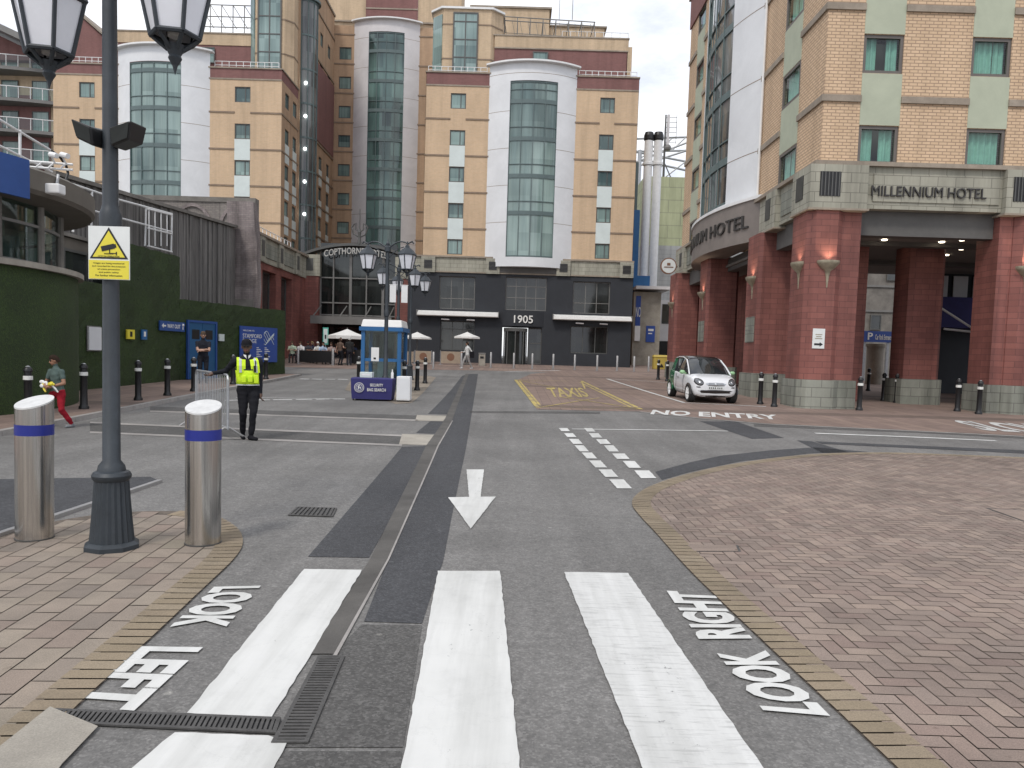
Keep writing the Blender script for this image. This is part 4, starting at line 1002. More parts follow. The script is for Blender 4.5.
# colonnade wall at the left of the court (faces east)
CW = E_(-16.4)
cholo = [(49.6, 52.4, 2.2, 6.7), (53.6, 56.2, 2.2, 6.7)]
k = MB(); k.holey(CW, 40.6, 60.3, GF-.3, 7.15, cholo, 0.6); k.build('red_wall', M['red_block'], far)
for h in cholo: window(far, CW, *h, 'glass_dark', 0.5, 0.1, [('v', (h[0]+h[1])/2), ('h', 3.9)], 'frame')
k = MB(); k.mbox(CW, 40.6, 59.7, -0.4, 0.1, 7.15, 8.75); k.build('stone_band', M['fascia'], far)
for y in (49.0, 52.9, 56.9):
    k = MB(); k.mbox(CW, y-0.5, y+0.5, 0.1, 0.25, 7.15, 8.75); k.build('pier_block', M['fascia'], far)
    k = MB(); k.mbox(CW, y-0.28, y+0.28, 0.25, 0.27, 7.5, 8.5); k.build('vent', M['frame'], far)
for a, b in ((49.7, 52.2), (53.6, 56.2)):
    k = MB(); k.mbox(CW, a, b, 0.1, 0.15, 7.5, 8.4); k.build('stone_panel', M['plinth'], far)
k = MB(); k.mbox(CW, 40.6, 59.7, -0.4, 0.3, 8.75, 8.9); k.build('stone_cornice', M['stone'], far)
rl = MB()
for i in range(14): rl.tube(CW(47.4+0.8*i, -0.6, 8.9), CW(47.4+0.8*i, -0.6, 9.6), 0.03, n=6)
rl.tube(CW(47.4, -0.6, 9.6), CW(57.8, -0.6, 9.6), 0.03, n=6); rl.build('terrace_rail', M['white_metal'], far)
k = MB(); k.box(-34, -16.8, 42, 58, 8.5, 8.6); k.build('roof', M['roof_brown'], far)
# ================================================================== right hotel
rh = E('hotel', 'corner hotel of yellow brick on red stone columns with MILLENNIUM HOTEL lettering', 'hotel', (9, 24, g(24)))
XF, YF, ZF0, ZF1, ZT = 9.35, 24.1, 6.48, 7.85, 21.6
SR = 2.75; RW = [9.06+SR*i for i in range(5)]
fcols = [(10.5, 11.74), (13.84, 15.06), (17.15, 18.35), (20.5, 21.7)]
mf = S_(YF); ml = W_(XF)
def rwall(m, ua, ub, cols, par, bricks):
    holes = [(a, b, z-1.17, z) for a, b in cols for z in RW]
    k = MB(); k.holey(m, ua, ub, ZF1, ZT, holes, 0.16); k.build('brick_wall', bricks, par)
    for ci, (a, b) in enumerate(cols):
        for i, z in enumerate(RW):
            window(par, m, a, b, z-1.17, z, rv=0.11 if m is mf else 0.07, fwid=0.10, frame='frame_win', curtain=True, seed=ci*10+i+int(ua))
            zt = RW[i+1]-1.18 if i < 4 else ZT-0.5
            q = MB(); q.mbox(m, a, b, -0.055, 0.012, z+0.01, zt); q.build('spandrel_panel', M['panel_green'], par)
    for i in range(5):
        z = 9.86+SR*i
        ms = sorted(cols); seg = [ua-(0.07 if m is mf else 0)]+[x for c in ms for x in c]+[ub]
        for s, e in zip(seg[::2], seg[1::2]):
            if e-s > 0.02:
                q = MB(); q.mbox(m, s, e, 0.001, 0.07, z-0.11, z+0.09); q.build('string_course', M['stone'], par)
rwall(mf, XF, 26.0, fcols, rh, M['hotel_brick'])
rwall(ml, YF, 30.3, [(26.2, 27.9)], rh, M['hotel_brick'])
rwall(ml, 38.7, 43.6, [(40.2, 41.8)], rh, M['hotel_brick'])
k = MB(); k.mbox(ml, 30.3, 38.7, -0.3, -0.2, ZF1, ZT); k.build('brick_wall', M['hotel_brick'], rh)
for z0_, z1_, mt in ((ZT-1.6, ZT, 'maroon'),):
    
    for mm, a_, b_ in ((ml, 38.7, 43.6), (ml, YF, 30.3), (mf, XF-0.08, 26)): k = MB(); k.mbox(mm, a_, b_, 0.02, 0.08, z0_, z1_); k.build('parapet', M[mt], rh)
k = MB(); k.box(XF-0.15, 26, YF-0.15, 35.6, ZT, ZT+0.15); k.box(XF-0.15, 13, 35.6, 43.8, ZT, ZT+0.15); k.build('roof', M['stone'], rh)
k = MB(); k.box(XF+0.1, 13, 43.5, 43.6, ZF1, ZT); k.box(12.9, 13, 35.6, 43.5, ZF1, ZT); k.box(13, 26, 35.5, 35.6, ZF1, ZT); k.box(25.9, 26, YF+.2, 35.5, ZF1, ZT); k.build('rear_wall', M['hotel_brick'], rh)
bow(rh, ml, 30.1, 38.9, 32.3, 36.7, 0.9, ZF1+0.15, ZT+0.6, ZF1+0.35, ZT-0.6, M['panel_white'], M['glass_bow'], SR, 1.85, 4, base_h=0)
dp = MB(); dp.tube((XF-0.09, 29.95, ZF1), (XF-0.09, 29.95, ZT), 0.05, n=8); dp.build('downpipe', M['white_metal'], rh)
# stone fascia on the columns
k = MB(); k.box(XF-0.12, 26, YF-0.2, YF+0.5, ZF0, ZF1-0.1); k.box(XF-0.12, XF+0.5, YF+0.5, 43.7, ZF0, ZF1-0.1); k.build('fascia', M['fascia'], rh)
k = MB(); k.box(XF-0.26, 26, YF-0.34, YF+0.5, ZF1-0.1, ZF1+0.03); k.box(XF-0.26, XF+0.5, YF+0.5, 43.8, ZF1-0.1, ZF1+0.03); k.build('cornice', M['stone'], rh)
def cblock(x0, x1, y0, y1, vents):
    k = MB(); k.box(x0, x1, y0, y1, ZF0-0.06, ZF1-0.11); o = k.build('corner_block', M['fascia'], rh)
    k = MB(); k.box(x0-0.05, x1+0.05, y0-0.05, y1, ZF0-0.12, ZF0-0.06); k.build('block_base', M['stone'], o)
    for m, a, b in vents:
        k = MB(); k.mbox(m, a, b, 0.0, 0.012, 6.78, 7.52); vo = k.build('vent', M['black'], o)
        k = MB()
        n = 6
        for i in range(n): k.mbox(m, a+(b-a)*(i+0.3)/n, a+(b-a)*(i+0.62)/n, 0.012, 0.03, 6.78, 7.52)
        k.build('vent_bars', M['frame'], o)
cblock(XF-0.42, 10.7, YF-0.42, YF+0.3, [(S_(YF-0.42), 9.22, 9.86)])
cblock(XF-0.42, XF+0.3, YF+0.3, 25.2, [(W_(XF-0.42), 24.25, 24.85)])
cblock(14.95, 17.2, YF-0.42, YF+0.3, [(S_(YF-0.42), 15.15, 15.75)])
for ya, yb_ in ((27.2, 28.2), (41.6, 43.7)): cblock(XF-0.3, XF+0.3, ya, yb_, [(W_(XF-0.3), ya+0.5, ya+1.0)])
for m, a, b in ((ml, 25.4, 27.0), (ml, 40.3, 41.5)):
    k = MB(); k.mbox(m, a, b, 0.12, 0.16, ZF0+0.25, ZF1-0.35); k.build('fascia_panel', M['plinth'], rh)
k = MB(); k.mbox(S_(YF-0.2), 10.95, 14.85, 0.002, 0.04, ZF0+0.22, ZF1-0.3); k.build('fascia_panel', M['fascia'], rh)
k = MB(); wall_text(k, 'MILLENNIUM HOTEL', S_(YF-0.2), 10.88, 14.42, 6.86, 7.17, 0.04, 0.06, 0.0); k.build('lettering', M['letter_dark'], rh)
# curved fascia with its own lettering
A = arc(29.4, 39.7, 1.05, 30)
k = MB(); k.loft([[ml(p[0], p[1]+0.1, ZF0-0.18) for p in A]+[ml(p[0], -0.2, ZF0-0.18) for p in A[::-1]], [ml(p[0], p[1]+0.1, ZF1+0.05) for p in A]+[ml(p[0], -0.2, ZF1+0.05) for p in A[::-1]]])
bf = k.build('bow_fascia', M['bow_brown'], rh, smooth=True)
k = MB(); k.loft([[ml(p[0], p[1]+0.16, ZF1+0.05) for p in A]+[ml(p[0], -0.2, ZF1+0.05) for p in A[::-1]], [ml(p[0], p[1]+0.16, ZF1+0.17) for p in A]+[ml(p[0], -0.2, ZF1+0.17) for p in A[::-1]]]); k.build('edge_trim', M['white_metal'], bf)
def arcw(u):
    for p, q in zip(A, A[1:]):
        if p[0] <= u <= q[0]: return p[1]+(q[1]-p[1])*(u-p[0])/(q[0]-p[0])
    return 0
k = MB(); letters(k, 'MILLENNIUM HOTEL', lambda u, v, d: ml(38.9-8.9*u, arcw(38.9-8.9*u)+0.1+0.07*d, 6.85+0.52*v), 0.0, thick=1); k.build('lettering', M['letter_dark'], bf)
# columns
def column(x0, x1, y0, y1, cham=0.0, sides=''):
    gz = g(y0)-0.1; pz = gz+0.1+0.9
    def poly(d):
        a, b, c, e = x0-d, x1+d, y0-d, y1+d; q = cham
        return [(a, c+q), (a+q, c), (b-q, c), (b, c+q), (b, e), (a, e)] if q else [(a, c), (b, c), (b, e), (a, e)]
    k = MB(); k.prism(poly(0), pz, ZF0-0.1); o = k.build('column', M['red_block'], rh)
    k = MB(); k.prism(poly(0.09), gz, pz); k.build('column_plinth', M['plinth'], o)
    return o
def ledge(x0, x1, y0, y1):
    pass
column(8.98, 10.1, 23.72, 25.1, 0.22); column(10.1, 10.68, 23.95, 25.1)
column(8.9, 10.4, 28.1, 29.55, 0.12); column(8.75, 10.2, 35.0, 36.4, 0.12); column(8.75, 10.1, 41.8, 43.4, 0.12)
column(14.98, 15.4, 23.95, 25.1, 0.0); column(15.4, 17.4, 23.72, 25.1, 0.2)
column(13.9, 15.15, 27.0, 28.15, 0.15)
column(18.5, 20.3, 28.0, 29.5, 0.2)
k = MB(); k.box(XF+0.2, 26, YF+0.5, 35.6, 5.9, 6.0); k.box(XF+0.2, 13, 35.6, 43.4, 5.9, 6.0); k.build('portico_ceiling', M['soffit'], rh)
k = MB(); k.box(10.76, 14.97, YF+0.15, YF+0.6, 5.72, ZF0-0.002); k.box(XF+0.1, XF+0.55, 25.2, 28.0, 5.72, ZF0-0.002); k.box(XF+0.1, XF+0.55, 36.5, 41.7, 5.72, ZF0-0.002); k.box(XF+0.3, XF+0.7, 29.6, 35.0, 5.72, ZF0-0.19); k.build('portico_beam', M['beam'], rh)
k = MB(); k.box(10.8, 26, 26.4, 26.8, 5.76, 5.9); k.box(10.8, 26, 31, 31.5, 5.74, 5.9); k.build('ceiling_beam', M['beam'], rh)
for x, y in ((11.6, 25.4), (13.0, 25.2), (14.8, 25.6), (12.4, 26.0), (13.2, 27.2), (14.4, 26.1), (15.9, 27.5), (15.6, 30.0), (11.3, 28.2), (12.6, 29.2), (16.2, 29), (11.8, 33)):
    k = MB(); k.lathe([(0.09, 0), (0.09, 0.03)], (x, y, 5.87), 14); k.build('downlight', M['lit'], rh)
k = MB(); k.box(11.2, 12.6, 27.5, 43.3, g(28)-.1, 5.9); k.build('lobby_wall', M['red_block'], rh)
k = MB(); k.box(10.9, 11.19, 30.2, 34.6, g(31), 5.0); k.build('lobby_door', M['glass_dark'], rh)
k = MB(); k.box(18.8, 25.8, 34.8, 35.4, g(34), 5.9); k.build('lobby_wall', M['black_wall'], rh)
k = MB(); k.box(18.2, 25.6, 33.0, 34.6, 3.4, 4.7); k.build('dark_canopy', M['navy'], rh)
k = MB()
for i in range(6): k.box(18.9+i*0.9, 19.55+i*0.9, 34.70, 34.75, 4.75, 5.8)
k.build('clerestory', M['panel_warm'], rh)
k = MB(); k.tube((16.2, 30.6, 4.5), (18.6, 30.6, 3.1), 0.045, n=8); k.tube((17.2, 30.6, 3.2), (18.7, 30.6, 3.08), 0.045, n=8); k.build('canopy_arm', M['white_metal'], rh)
# wall lights: half bowls with a tapering tail
def sconce(m, u, z, lb, power=9):
    p = m(u, 0, 0); o = E('wall_light', lb, 'wall light', m(u, 0, z), group='uplighter wall lights on the red columns')
    prof = [(0.02, -0.62), (0.05, -0.3), (0.09, -0.12), (0.22, -0.02), (0.33, 0.1), (0.35, 0.14), (0.35, 0.2)]
    k = MB(); n = 12; rings = []
    for r, zz in prof: rings.append([m(u-r*math.cos(math.pi*i/n), r*0.75*math.sin(math.pi*i/n)+0.003, z+zz) for i in range(n+1)])
    k.loft(rings, closed=False, cap=False); rings2 = [[m(u-r*0.94*math.cos(math.pi*i/n), r*0.70*math.sin(math.pi*i/n)+0.003, z+zz+0.004) for i in range(n+1)] for r, zz in prof[3:]]
    k.loft(rings2, closed=False, cap=False)
    k.build('bowl', M['bronze'], o, smooth=True, recalc=True)
    k = MB(); k.ball(m(u, 0.1, z+0.08), 0.06, 8, 6); k.build('bulb', M['lit'], o)
    l = bpy.data.lights.new('uplight', 'SPOT'); l.energy = power*1.6; l.color = (1, 0.78, 0.58); l.shadow_soft_size = 0.05; l.spot_size = math.radians(120); l.spot_blend = 0.8
    lo = bpy.data.objects.new('uplight', l); COL.objects.link(lo); q = m(u, 0.17, z+0.16); lo.location = Vector(q)-Vector(o.location); lo.rotation_euler = (math.pi, 0, 0); lo.parent = o
ZS = 4.62
sconce(S_(23.72), 9.62, ZS, 'lit bronze wall light on the front of the corner column above the white sign', 14)
sconce(W_(8.98), 24.35, ZS, 'lit bronze wall light on the street side of the corner red column', 10)
sconce(W_(8.9), 28.8, ZS, 'lit bronze wall light on the second red column behind the corner', 14)
sconce(W_(8.75), 35.7, ZS, 'lit bronze wall light on the red column directly above the white car', 14)
sconce(W_(8.75), 42.5, ZS, 'farthest lit bronze wall light on the end column by the round sign', 10)
sconce(S_(23.72), 15.75, ZS, 'lit bronze wall light on the red column at the right edge', 14)
# ================================================================== buildings behind, left and right
ap = E('apartment_block', 'curved apartment block with stacked dark balconies and pale brick, at the far left', 'apartment block', (-50, 72, g(72)))
ax0, ax1, AY = -62, -44.2, 72
k = MB(); k.box(ax0, ax1, AY+2.2, AY+9, g(72), 28.5); k.build('wall', M['cream_brick'], ap)
k = MB(); k.box(ax0, -44.9, AY+2.12, AY+2.19, g(72), 25.0); k.build('maroon_panel', M['maroon'], ap)  # maroon panel in front of the pale brick, behind the balconies
for i in range(9):
    z = 4.0+2.85*i
    sl = MB(); A2 = arc(ax0, ax1+0.2, 1.3, 18)
    sl.loft([[(p[0], AY+1.3-p[1], z) for p in A2]+[(ax1+.2, AY+2.3, z), (ax0, AY+2.3, z)], [(p[0], AY+1.3-p[1], z+0.3) for p in A2]+[(ax1+.2, AY+2.3, z+0.3), (ax0, AY+2.3, z+0.3)]])
    b_ = sl.build('balcony', M['frame_mid'], ap)
    rr = MB(); prev = None
    for p in A2:
        rr.tube((p[0], AY+1.35-p[1], z+0.3), (p[0], AY+1.35-p[1], z+1.35), 0.04, n=5)
        if prev: rr.tube((prev[0], AY+1.35-prev[1], z+1.35), (p[0], AY+1.35-p[1], z+1.35), 0.05, n=5)
        prev = p
    rr.build('balcony_rail', M['white_metal'], b_)
    gl = MB()
    for p, q in zip(A2, A2[1:]): gl.face([(p[0], AY+1.36-p[1], z+0.35), (q[0], AY+1.36-q[1], z+0.35), (q[0], AY+1.36-q[1], z+1.3), (p[0], AY+1.36-p[1], z+1.3)])
    gl.build('balcony_glass', M['clear'], b_)
    for x in (-52.5, -49.5, -46.6): window(ap, S_(AY+2.0), x, x+1.6, z+0.4, z+2.4, 'glass_room')
k = MB(); k.loft([[(-62, AY-1, 36.5), (-62, AY-1, 36.0), (-42.6, AY-1, 27.6), (-42.6, AY-1, 28.2)], [(-62, AY+9, 36.5), (-62, AY+9, 36.0), (-42.6, AY+9, 27.6), (-42.6, AY+9, 28.2)]]); k.build('roof', M['frame_mid'], ap)
k = MB(); k.loft([[(-62, AY+1.5, 28), (-44.2, AY+1.5, 28), (-62, AY+1.5, 35.8)], [(-62, AY+2.2, 28), (-44.2, AY+2.2, 28), (-62, AY+2.2, 35.8)]]); k.build('gable', M['maroon'], ap)
# chimneys, mast, stadium truss, pale green building and annex behind on the right
for px, lb in ((649.5, 'white boiler flue with a black cap, left one of the pair behind the tan hotel'), (659, 'white boiler flue with a black cap, right one of the pair behind the tan hotel')):
    p = at(px-3, 200, 70); o = E('chimney_flue', lb, 'chimney', (p.x, 70, g(70)))
    zt = at(px, 141, 70).z
    k = MB(); k.lathe([(0.39, g(70)), (0.39, zt-2.2), (0.5, zt-2.15), (0.5, zt-1.95), (0.39, zt-1.9), (0.39, zt)], (p.x, 70, 0), 18); k.build('pipe', M['white_metal'], o, smooth=True)
    k = MB(); k.lathe([(0.40, zt), (0.46, zt+0.1), (0.46, zt+0.45), (0.36, zt+0.75)], (p.x, 70, 0), 18); k.build('cap', M['black'], o)
gb = E('warehouse', 'pale green and grey clad building behind the white flues', 'building', (18, 82, g(75)))
x0_ = 13.0; zt = at(672, 177, 80).z
k = MB(); k.box(x0_, 30, 80, 95, 13.5, zt); k.build('upper_wall', brick('clad_green', (0.47, 0.50, 0.32), (0.44, 0.47, 0.30), (0.34, 0.36, 0.25), 2.6, 1.3, 0.05, bump=0), gb)
k = MB(); k.box(x0_, 30, 79.8, 95, g(75)-.2, 13.5); k.build('lower_wall', brick('clad_grey', (0.42, 0.43, 0.43), (0.39, 0.40, 0.40), (0.34, 0.35, 0.35), 2.0, 0.45, 0.03, bump=0), gb)
k = MB(); k.tube((x0_+4.6, 79.7, 14.5), (x0_+4.6, 79.7, zt-1), 0.06, n=6)
for i in range(4): k.ball((x0_+4.6, 79.7, 15+1.5*i), 0.15, 8, 5)
k.build('conduit', M['frame_mid'], gb)
k = MB(); k.box(14.5, 19.5, 79.0, 79.78, 3.6, 7.8); k.build('arcade_panel', M['panel_warm'], gb)
k = MB()
for i in range(2): k.box(15.2+i*2.1, 16.7+i*2.1, 78.95, 78.99, 5.4, 7.4)
k.build('arcade_window', M['glass_dark'], gb)
k = MB(); k.box(14.5, 20, 78.9, 79.0, g(75), 3.55); k.build('arcade_opening_shade', M['black'], gb)  # solid black sheet standing in for the shade inside the opening
p = at(668, 178, 78); zt2 = at(675, 107, 78).z
ms = E('antenna_mast', 'thin antenna mast with a panel array rising between the two hotels', 'antenna', (p.x, 80.5, zt))
k = MB(); k.tube((p.x, 80.5, zt), (p.x, 80.5, zt2), 0.13, 0.08, 8)
for s in (-1, 1): k.tube((p.x, 80.5, zt+1.6), (p.x+s*0.8, 80.5, zt), 0.06, n=6)
k.build('pole', M['frame'], ms)
k = MB(); k.box(p.x+0.15, p.x+0.4, 80.35, 80.6, zt2-3.2, zt2)
k.build('antenna_panel', M['panel_warm'], ms)
k = MB()
for i in range(6): k.tube((p.x, 80.5, zt2-0.3-0.5*i), (p.x+1.1, 80.3, zt2-0.3-0.5*i), 0.03, n=5)
k.tube((p.x+1.1, 80.3, zt2-3), (p.x+1.1, 80.3, zt2), 0.03, n=5); k.ball((p.x+.3, 80.3, zt2-3.4), 0.35, 8, 6); k.build('antenna_bracket', M['frame_mid'], ms)
tr = E('stadium_truss', 'white tubular stadium roof truss seen between the two hotels', 'roof truss', (20, 112, g(75)))
k = MB(); TY = 112
P = lambda px, py: at(px, py, TY)
for a, b in (((600, 140), (720, 136)), ((600, 152), (720, 150)), ((620, 168), (720, 130)), ((600, 178), (720, 140)), ((636, 152), (720, 168)), ((640, 160), (720, 178))): k.tube(P(*a), P(*b), 0.16, n=6)
for a, b in (((645, 140), (660, 152)), ((660, 150), (672, 138)), ((686, 137), (672, 150)), ((640, 158), (655, 150)), ((664, 178), (690, 158))): k.tube(P(*a), P(*b), 0.13, n=6)
k.build('chords', M['galv'], tr)
for px, hh in ((640, 168), (700, 168)):
    q = P(px, 150); k = MB(); k.tube((q.x, TY, g(75)), (q.x, TY, q.z), 0.3, n=8); k.build('post', M['galv'], tr)
an = E('annex', 'small grey annex with blue club panels beside the charcoal ground floor', 'building', (11, 63, g(62)))
AN = S_(64.5); gz = g(64)
xl = at(632, 350, 64.5).x; xr = at(659, 350, 64.5).x
k = MB(); k.box(xl, xr, 64.5, 70, gz-.2, at(650, 292, 64.5).z); k.build('wall', M['concrete'], an)
zt = at(650, 290, 64.5).z
k = MB(); k.box(xl, xr+0.6, 63.6, 70, zt, zt+0.25); k.build('roof', M['panel_warm'], an)
def pxbox(mb, x0, y0, x1, y1, Y, d0, d1):
    a = at(x0, y1, Y); b = at(x1, y0, Y); mb.box(a.x, b.x, Y-d1, Y-d0, a.z, b.z)
k = MB(); pxbox(k, 635, 296, 641, 326, 64.5, 0.0, 0.08); bp_ = k.build('blue_banner', M['blue_sign'], an)
k = MB(); 
a = at(635.3, 317, 64.5); b = at(641, 307, 64.5); wall_text(k, 'NO', AN, a.x, b.x, a.z, b.z, 0.08, 0.02)
k.build('lettering', M['letter_white'], bp_)
k = MB(); pxbox(k, 634, 326, 640, 341, 64.5, 0.0, 0.2); k.build('white_panel', M['white'], an)
k = MB(); pxbox(k, 645.5, 326, 655, 342, 64.5, 0.0, 0.07); po = k.build('blue_poster', M['blue_sign'], an)
k = MB(); pxbox(k, 648, 329, 653.5, 331, 64.5, 0.071, 0.075); pxbox(k, 648, 333, 652, 334, 64.5, 0.071, 0.075); k.build('poster_print', M['letter_white'], po)
k = MB(); pxbox(k, 634, 341, 646, 368, 64.5, 0.0, 0.05); k.build('lower_panel', M['royal'], an) if False else k.bm.free()
bl_ = E('cladding_tower', 'tall blue clad tower edge beside the white flues', 'building', (10, 66.5, g(66)))
a = at(634, 200, 66); b = at(640.5, 200, 66)
k = MB(); k.box(9.0, b.x, 66, 69, g(66), at(640, 210, 66).z); k.build('wall', M['kiosk_blue'], bl_)
k = MB(); k.box(9.0, b.x-0.25, 66.1, 69, at(640, 210, 66).z, at(640, 162, 66).z); k.build('upper_wall', M['mullion'], bl_)
a = at(636, 272, 65.9)
k = MB(); k.box(9.0, at(648, 280, 65.9).x, 65.0, 65.99, at(645, 289, 65.9).z, at(645, 277, 65.9).z); k.build('blue_canopy', M['kiosk_blue'], bl_)
fb = E('office_building', 'grey office building with small windows seen through the portico', 'building', (30, 56, g(56)))
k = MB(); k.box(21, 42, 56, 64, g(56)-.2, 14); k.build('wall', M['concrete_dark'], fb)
for z in (3.9, 5.6, 7.4):
    k = MB(); k.box(21, 42, 55.9, 55.99, z, z+0.15); k.build('string_course', M['frame_mid'], fb)
for x in range(22, 38, 2): window(fb, S_(55.85), x, x+0.8, 4.3, 5.4, 'glass_dark', 0.1)
for x in range(23, 38, 4): window(fb, S_(55.85), x, x+1.6, 7.9, 9.7, 'glass_dark', 0.1)
sg = E('car_park_sign', 'blue car park entrance sign beyond the portico columns', 'sign', (21.5, 46, g(46)))
a = at(862, 350, 46); b = at(892, 331, 46)
k = MB(); k.box(a.x, b.x, 45.9, 46, at(870, 342, 46).z, at(870, 331, 46).z); k.build('sign_board', M['blue_sign'], sg)
zA = at(876, 342, 46).z
k = MB(); wall_text(k, 'P', S_(45.9), a.x+0.25, a.x+0.55, zA+0.12, zA+0.55, 0.0, 0.02, 0.02); wall_text(k, 'Car Park Entrance', S_(45.9), a.x+0.7, b.x-0.05, zA+0.14, zA+0.45, 0.0, 0.02, 0.01); k.build('lettering', M['letter_white'], sg)
k = MB(); k.box(a.x+.1, a.x+.25, 46.01, 46.15, g(46), zA+.6); k.box(b.x-.25, b.x-.1, 46.01, 46.15, g(46), zA+.6); k.build('post', M['galv'], sg)
cpw = E('portal_column', 'round pale concrete column with a flat cap beyond the portico', 'column', (at(876, 360, 42).x, 42, g(42)))
q = at(876, 344, 42)
k = MB(); k.lathe([(0.45, g(42)), (0.45, q.z-.15), (0.52, q.z-.15), (0.52, q.z)], (q.x, 42, 0), 18); k.build('shaft', M['concrete'], cpw, smooth=True)
rs = E('round_sign', 'round white hanging sign with a dark rim on the end column of the red hotel', 'sign', at(668.5, 266, 41.6))
c = at(668.5, 266, 41.6)
k = MB(); n = 28
ringf = lambda r, y: [(c.x+r*math.cos(2*math.pi*i/n), y, c.z+r*math.sin(2*math.pi*i/n)) for i in range(n)]
k.loft([ringf(0.44, 41.66), ringf(0.44, 41.56)]); k.build('rim', M['mark_brown'], rs)
k = MB(); k.loft([ringf(0.38, 41.56), ringf(0.38, 41.55)]); k.build('face', M['sign_white'], rs)
k = MB(); k.box(c.x-0.25, c.x+0.25, 41.535, 41.546, c.z-0.09, c.z-0.04); k.box(c.x-0.09, c.x+0.09, 41.535, 41.546, c.z+0.02, c.z+0.16); k.build('print', M['mark_brown'], rs)
k = MB(); k.tube((c.x, 41.61, c.z), (8.8, 41.9, c.z), 0.03, n=6); k.build('bracket', M['frame'], rs)
# ================================================================== left side: ticket building, hedge walls, old walls
def L_(p, q):                   # wall along any line p->q, outward = right-hand side seen from the street (east)
    p = Vector(p); q = Vector(q); t = (q-p).normalized(); n = Vector((t.y, -t.x))
    return lambda u, w, z: (p.x+t.x*u+n.x*w, p.y+t.y*u+n.y*w, z)
def uline(p, q, px, py=350):    # distance along the line where a sight line meets it
    d = ray(px, py); p = Vector(p); q = Vector(q); t = (q-p).normalized()
    det = d.x*(-t.y)+t.x*d.y
    s = (p.x*(-t.y)+t.x*p.y)/det
    P = Vector((d.x*s, d.y*s)); return (P-p).dot(t), EYE+d.z*s
def obox(mb, m, ua, ub, wa, wb, za, zb):
    R = lambda z: [m(ua, wa, z), m(ub, wa, z), m(ub, wb, z), m(ua, wb, z)]
    mb.loft([R(za), R(zb)])
TC = (-14.5, 16.0)
tk = E('ticket_building', 'round green-hedged building with wide windows and a flat blue-fronted roof', 'building', (TC[0], TC[1], g(16)))
gz = g(16)
def ring(mb, r0_, r1_, z0_, z1_, a0=0, a1=360, n=64):
    rings = []
    for i in range(n+1):
        a = math.radians(a0+(a1-a0)*i/n); c, s = math.cos(a), math.sin(a)
        rings.append([(TC[0]+r*c, TC[1]+r*s, z) for r, z in ((r0_, z0_), (r1_, z0_), (r1_, z1_), (r0_, z1_))])
    mb.loft(rings, cap=(a1-a0 < 360))
k = MB(); ring(k, 4.45, 4.66, gz-.1, 3.08); k.build('hedge_cladding', M['hedge'], tk, smooth=True)
k = MB(); ring(k, 4.2, 4.78, 3.085, 3.2); k.build('window_ledge', M['concrete'], tk, smooth=True)
k = MB(); ring(k, 4.28, 4.30, 3.2, 4.45); wg = k.build('glazing', M['clear'], tk, smooth=True)
k = MB(); ring(k, 4.25, 4.34, 3.2, 3.28); ring(k, 4.25, 4.34, 4.0, 4.06); k.build('window_rail', M['frame_mid'], wg, smooth=True)
for a in range(-96, 60, 17):
    c, s = math.cos(math.radians(a)), math.sin(math.radians(a)); k = MB(); k.tube((TC[0]+4.33*c, TC[1]+4.33*s, 3.2), (TC[0]+4.33*c, TC[1]+4.33*s, 4.46), 0.075, n=8); k.build('window_post', M['concrete_dark'], tk)
k = MB(); k.lathe([(3.2, 3.0), (3.2, 4.5)], (TC[0], TC[1], 0), 24); k.build('inner_wall', M['concrete_dark'], tk)
for a, z in ((-58, 3.2), (-30, 3.2), (-14, 3.2), (0, 3.2)):
    c, s = math.cos(math.radians(a)), math.sin(math.radians(a)); k = MB(); k.lathe([(0.35, 0), (0.35, 0.75)], (TC[0]+3.7*c, TC[1]+3.7*s, z-0.2), 8); k.build('counter_screen', M['black'], tk)
k = MB(); k.lathe([(4.3, 4.46), (4.95, 4.52), (5.02, 4.6), (5.02, 4.98), (4.9, 5.05), (0.1, 5.15)], (TC[0], TC[1], 0), 64); k.build('roof', M['roof_brown'], tk, smooth=True)
k = MB(); ring(k, 5.04, 5.12, 4.36, 5.1, -100, -11.5, 40); k.build('blue_fascia', M['royal'], tk, smooth=True)
k = MB(); k.box(-14.2, -12.95, 18.2, 24.6, gz, 4.62); k.build('rear_wing', M['roof_brown'], tk)
for y_ in (18.6, 20.2, 21.8, 23.2): window(tk, E_(-12.83), y_, y_+1.3, 3.3, 4.3, 'glass_dark', 0.1, 0.08, None, 'frame')
H1, H2, H3, H4 = (-12.35, 18.0), (-11.85, 27.0), (-9.95, 33.1), (-13.4, 34.6)
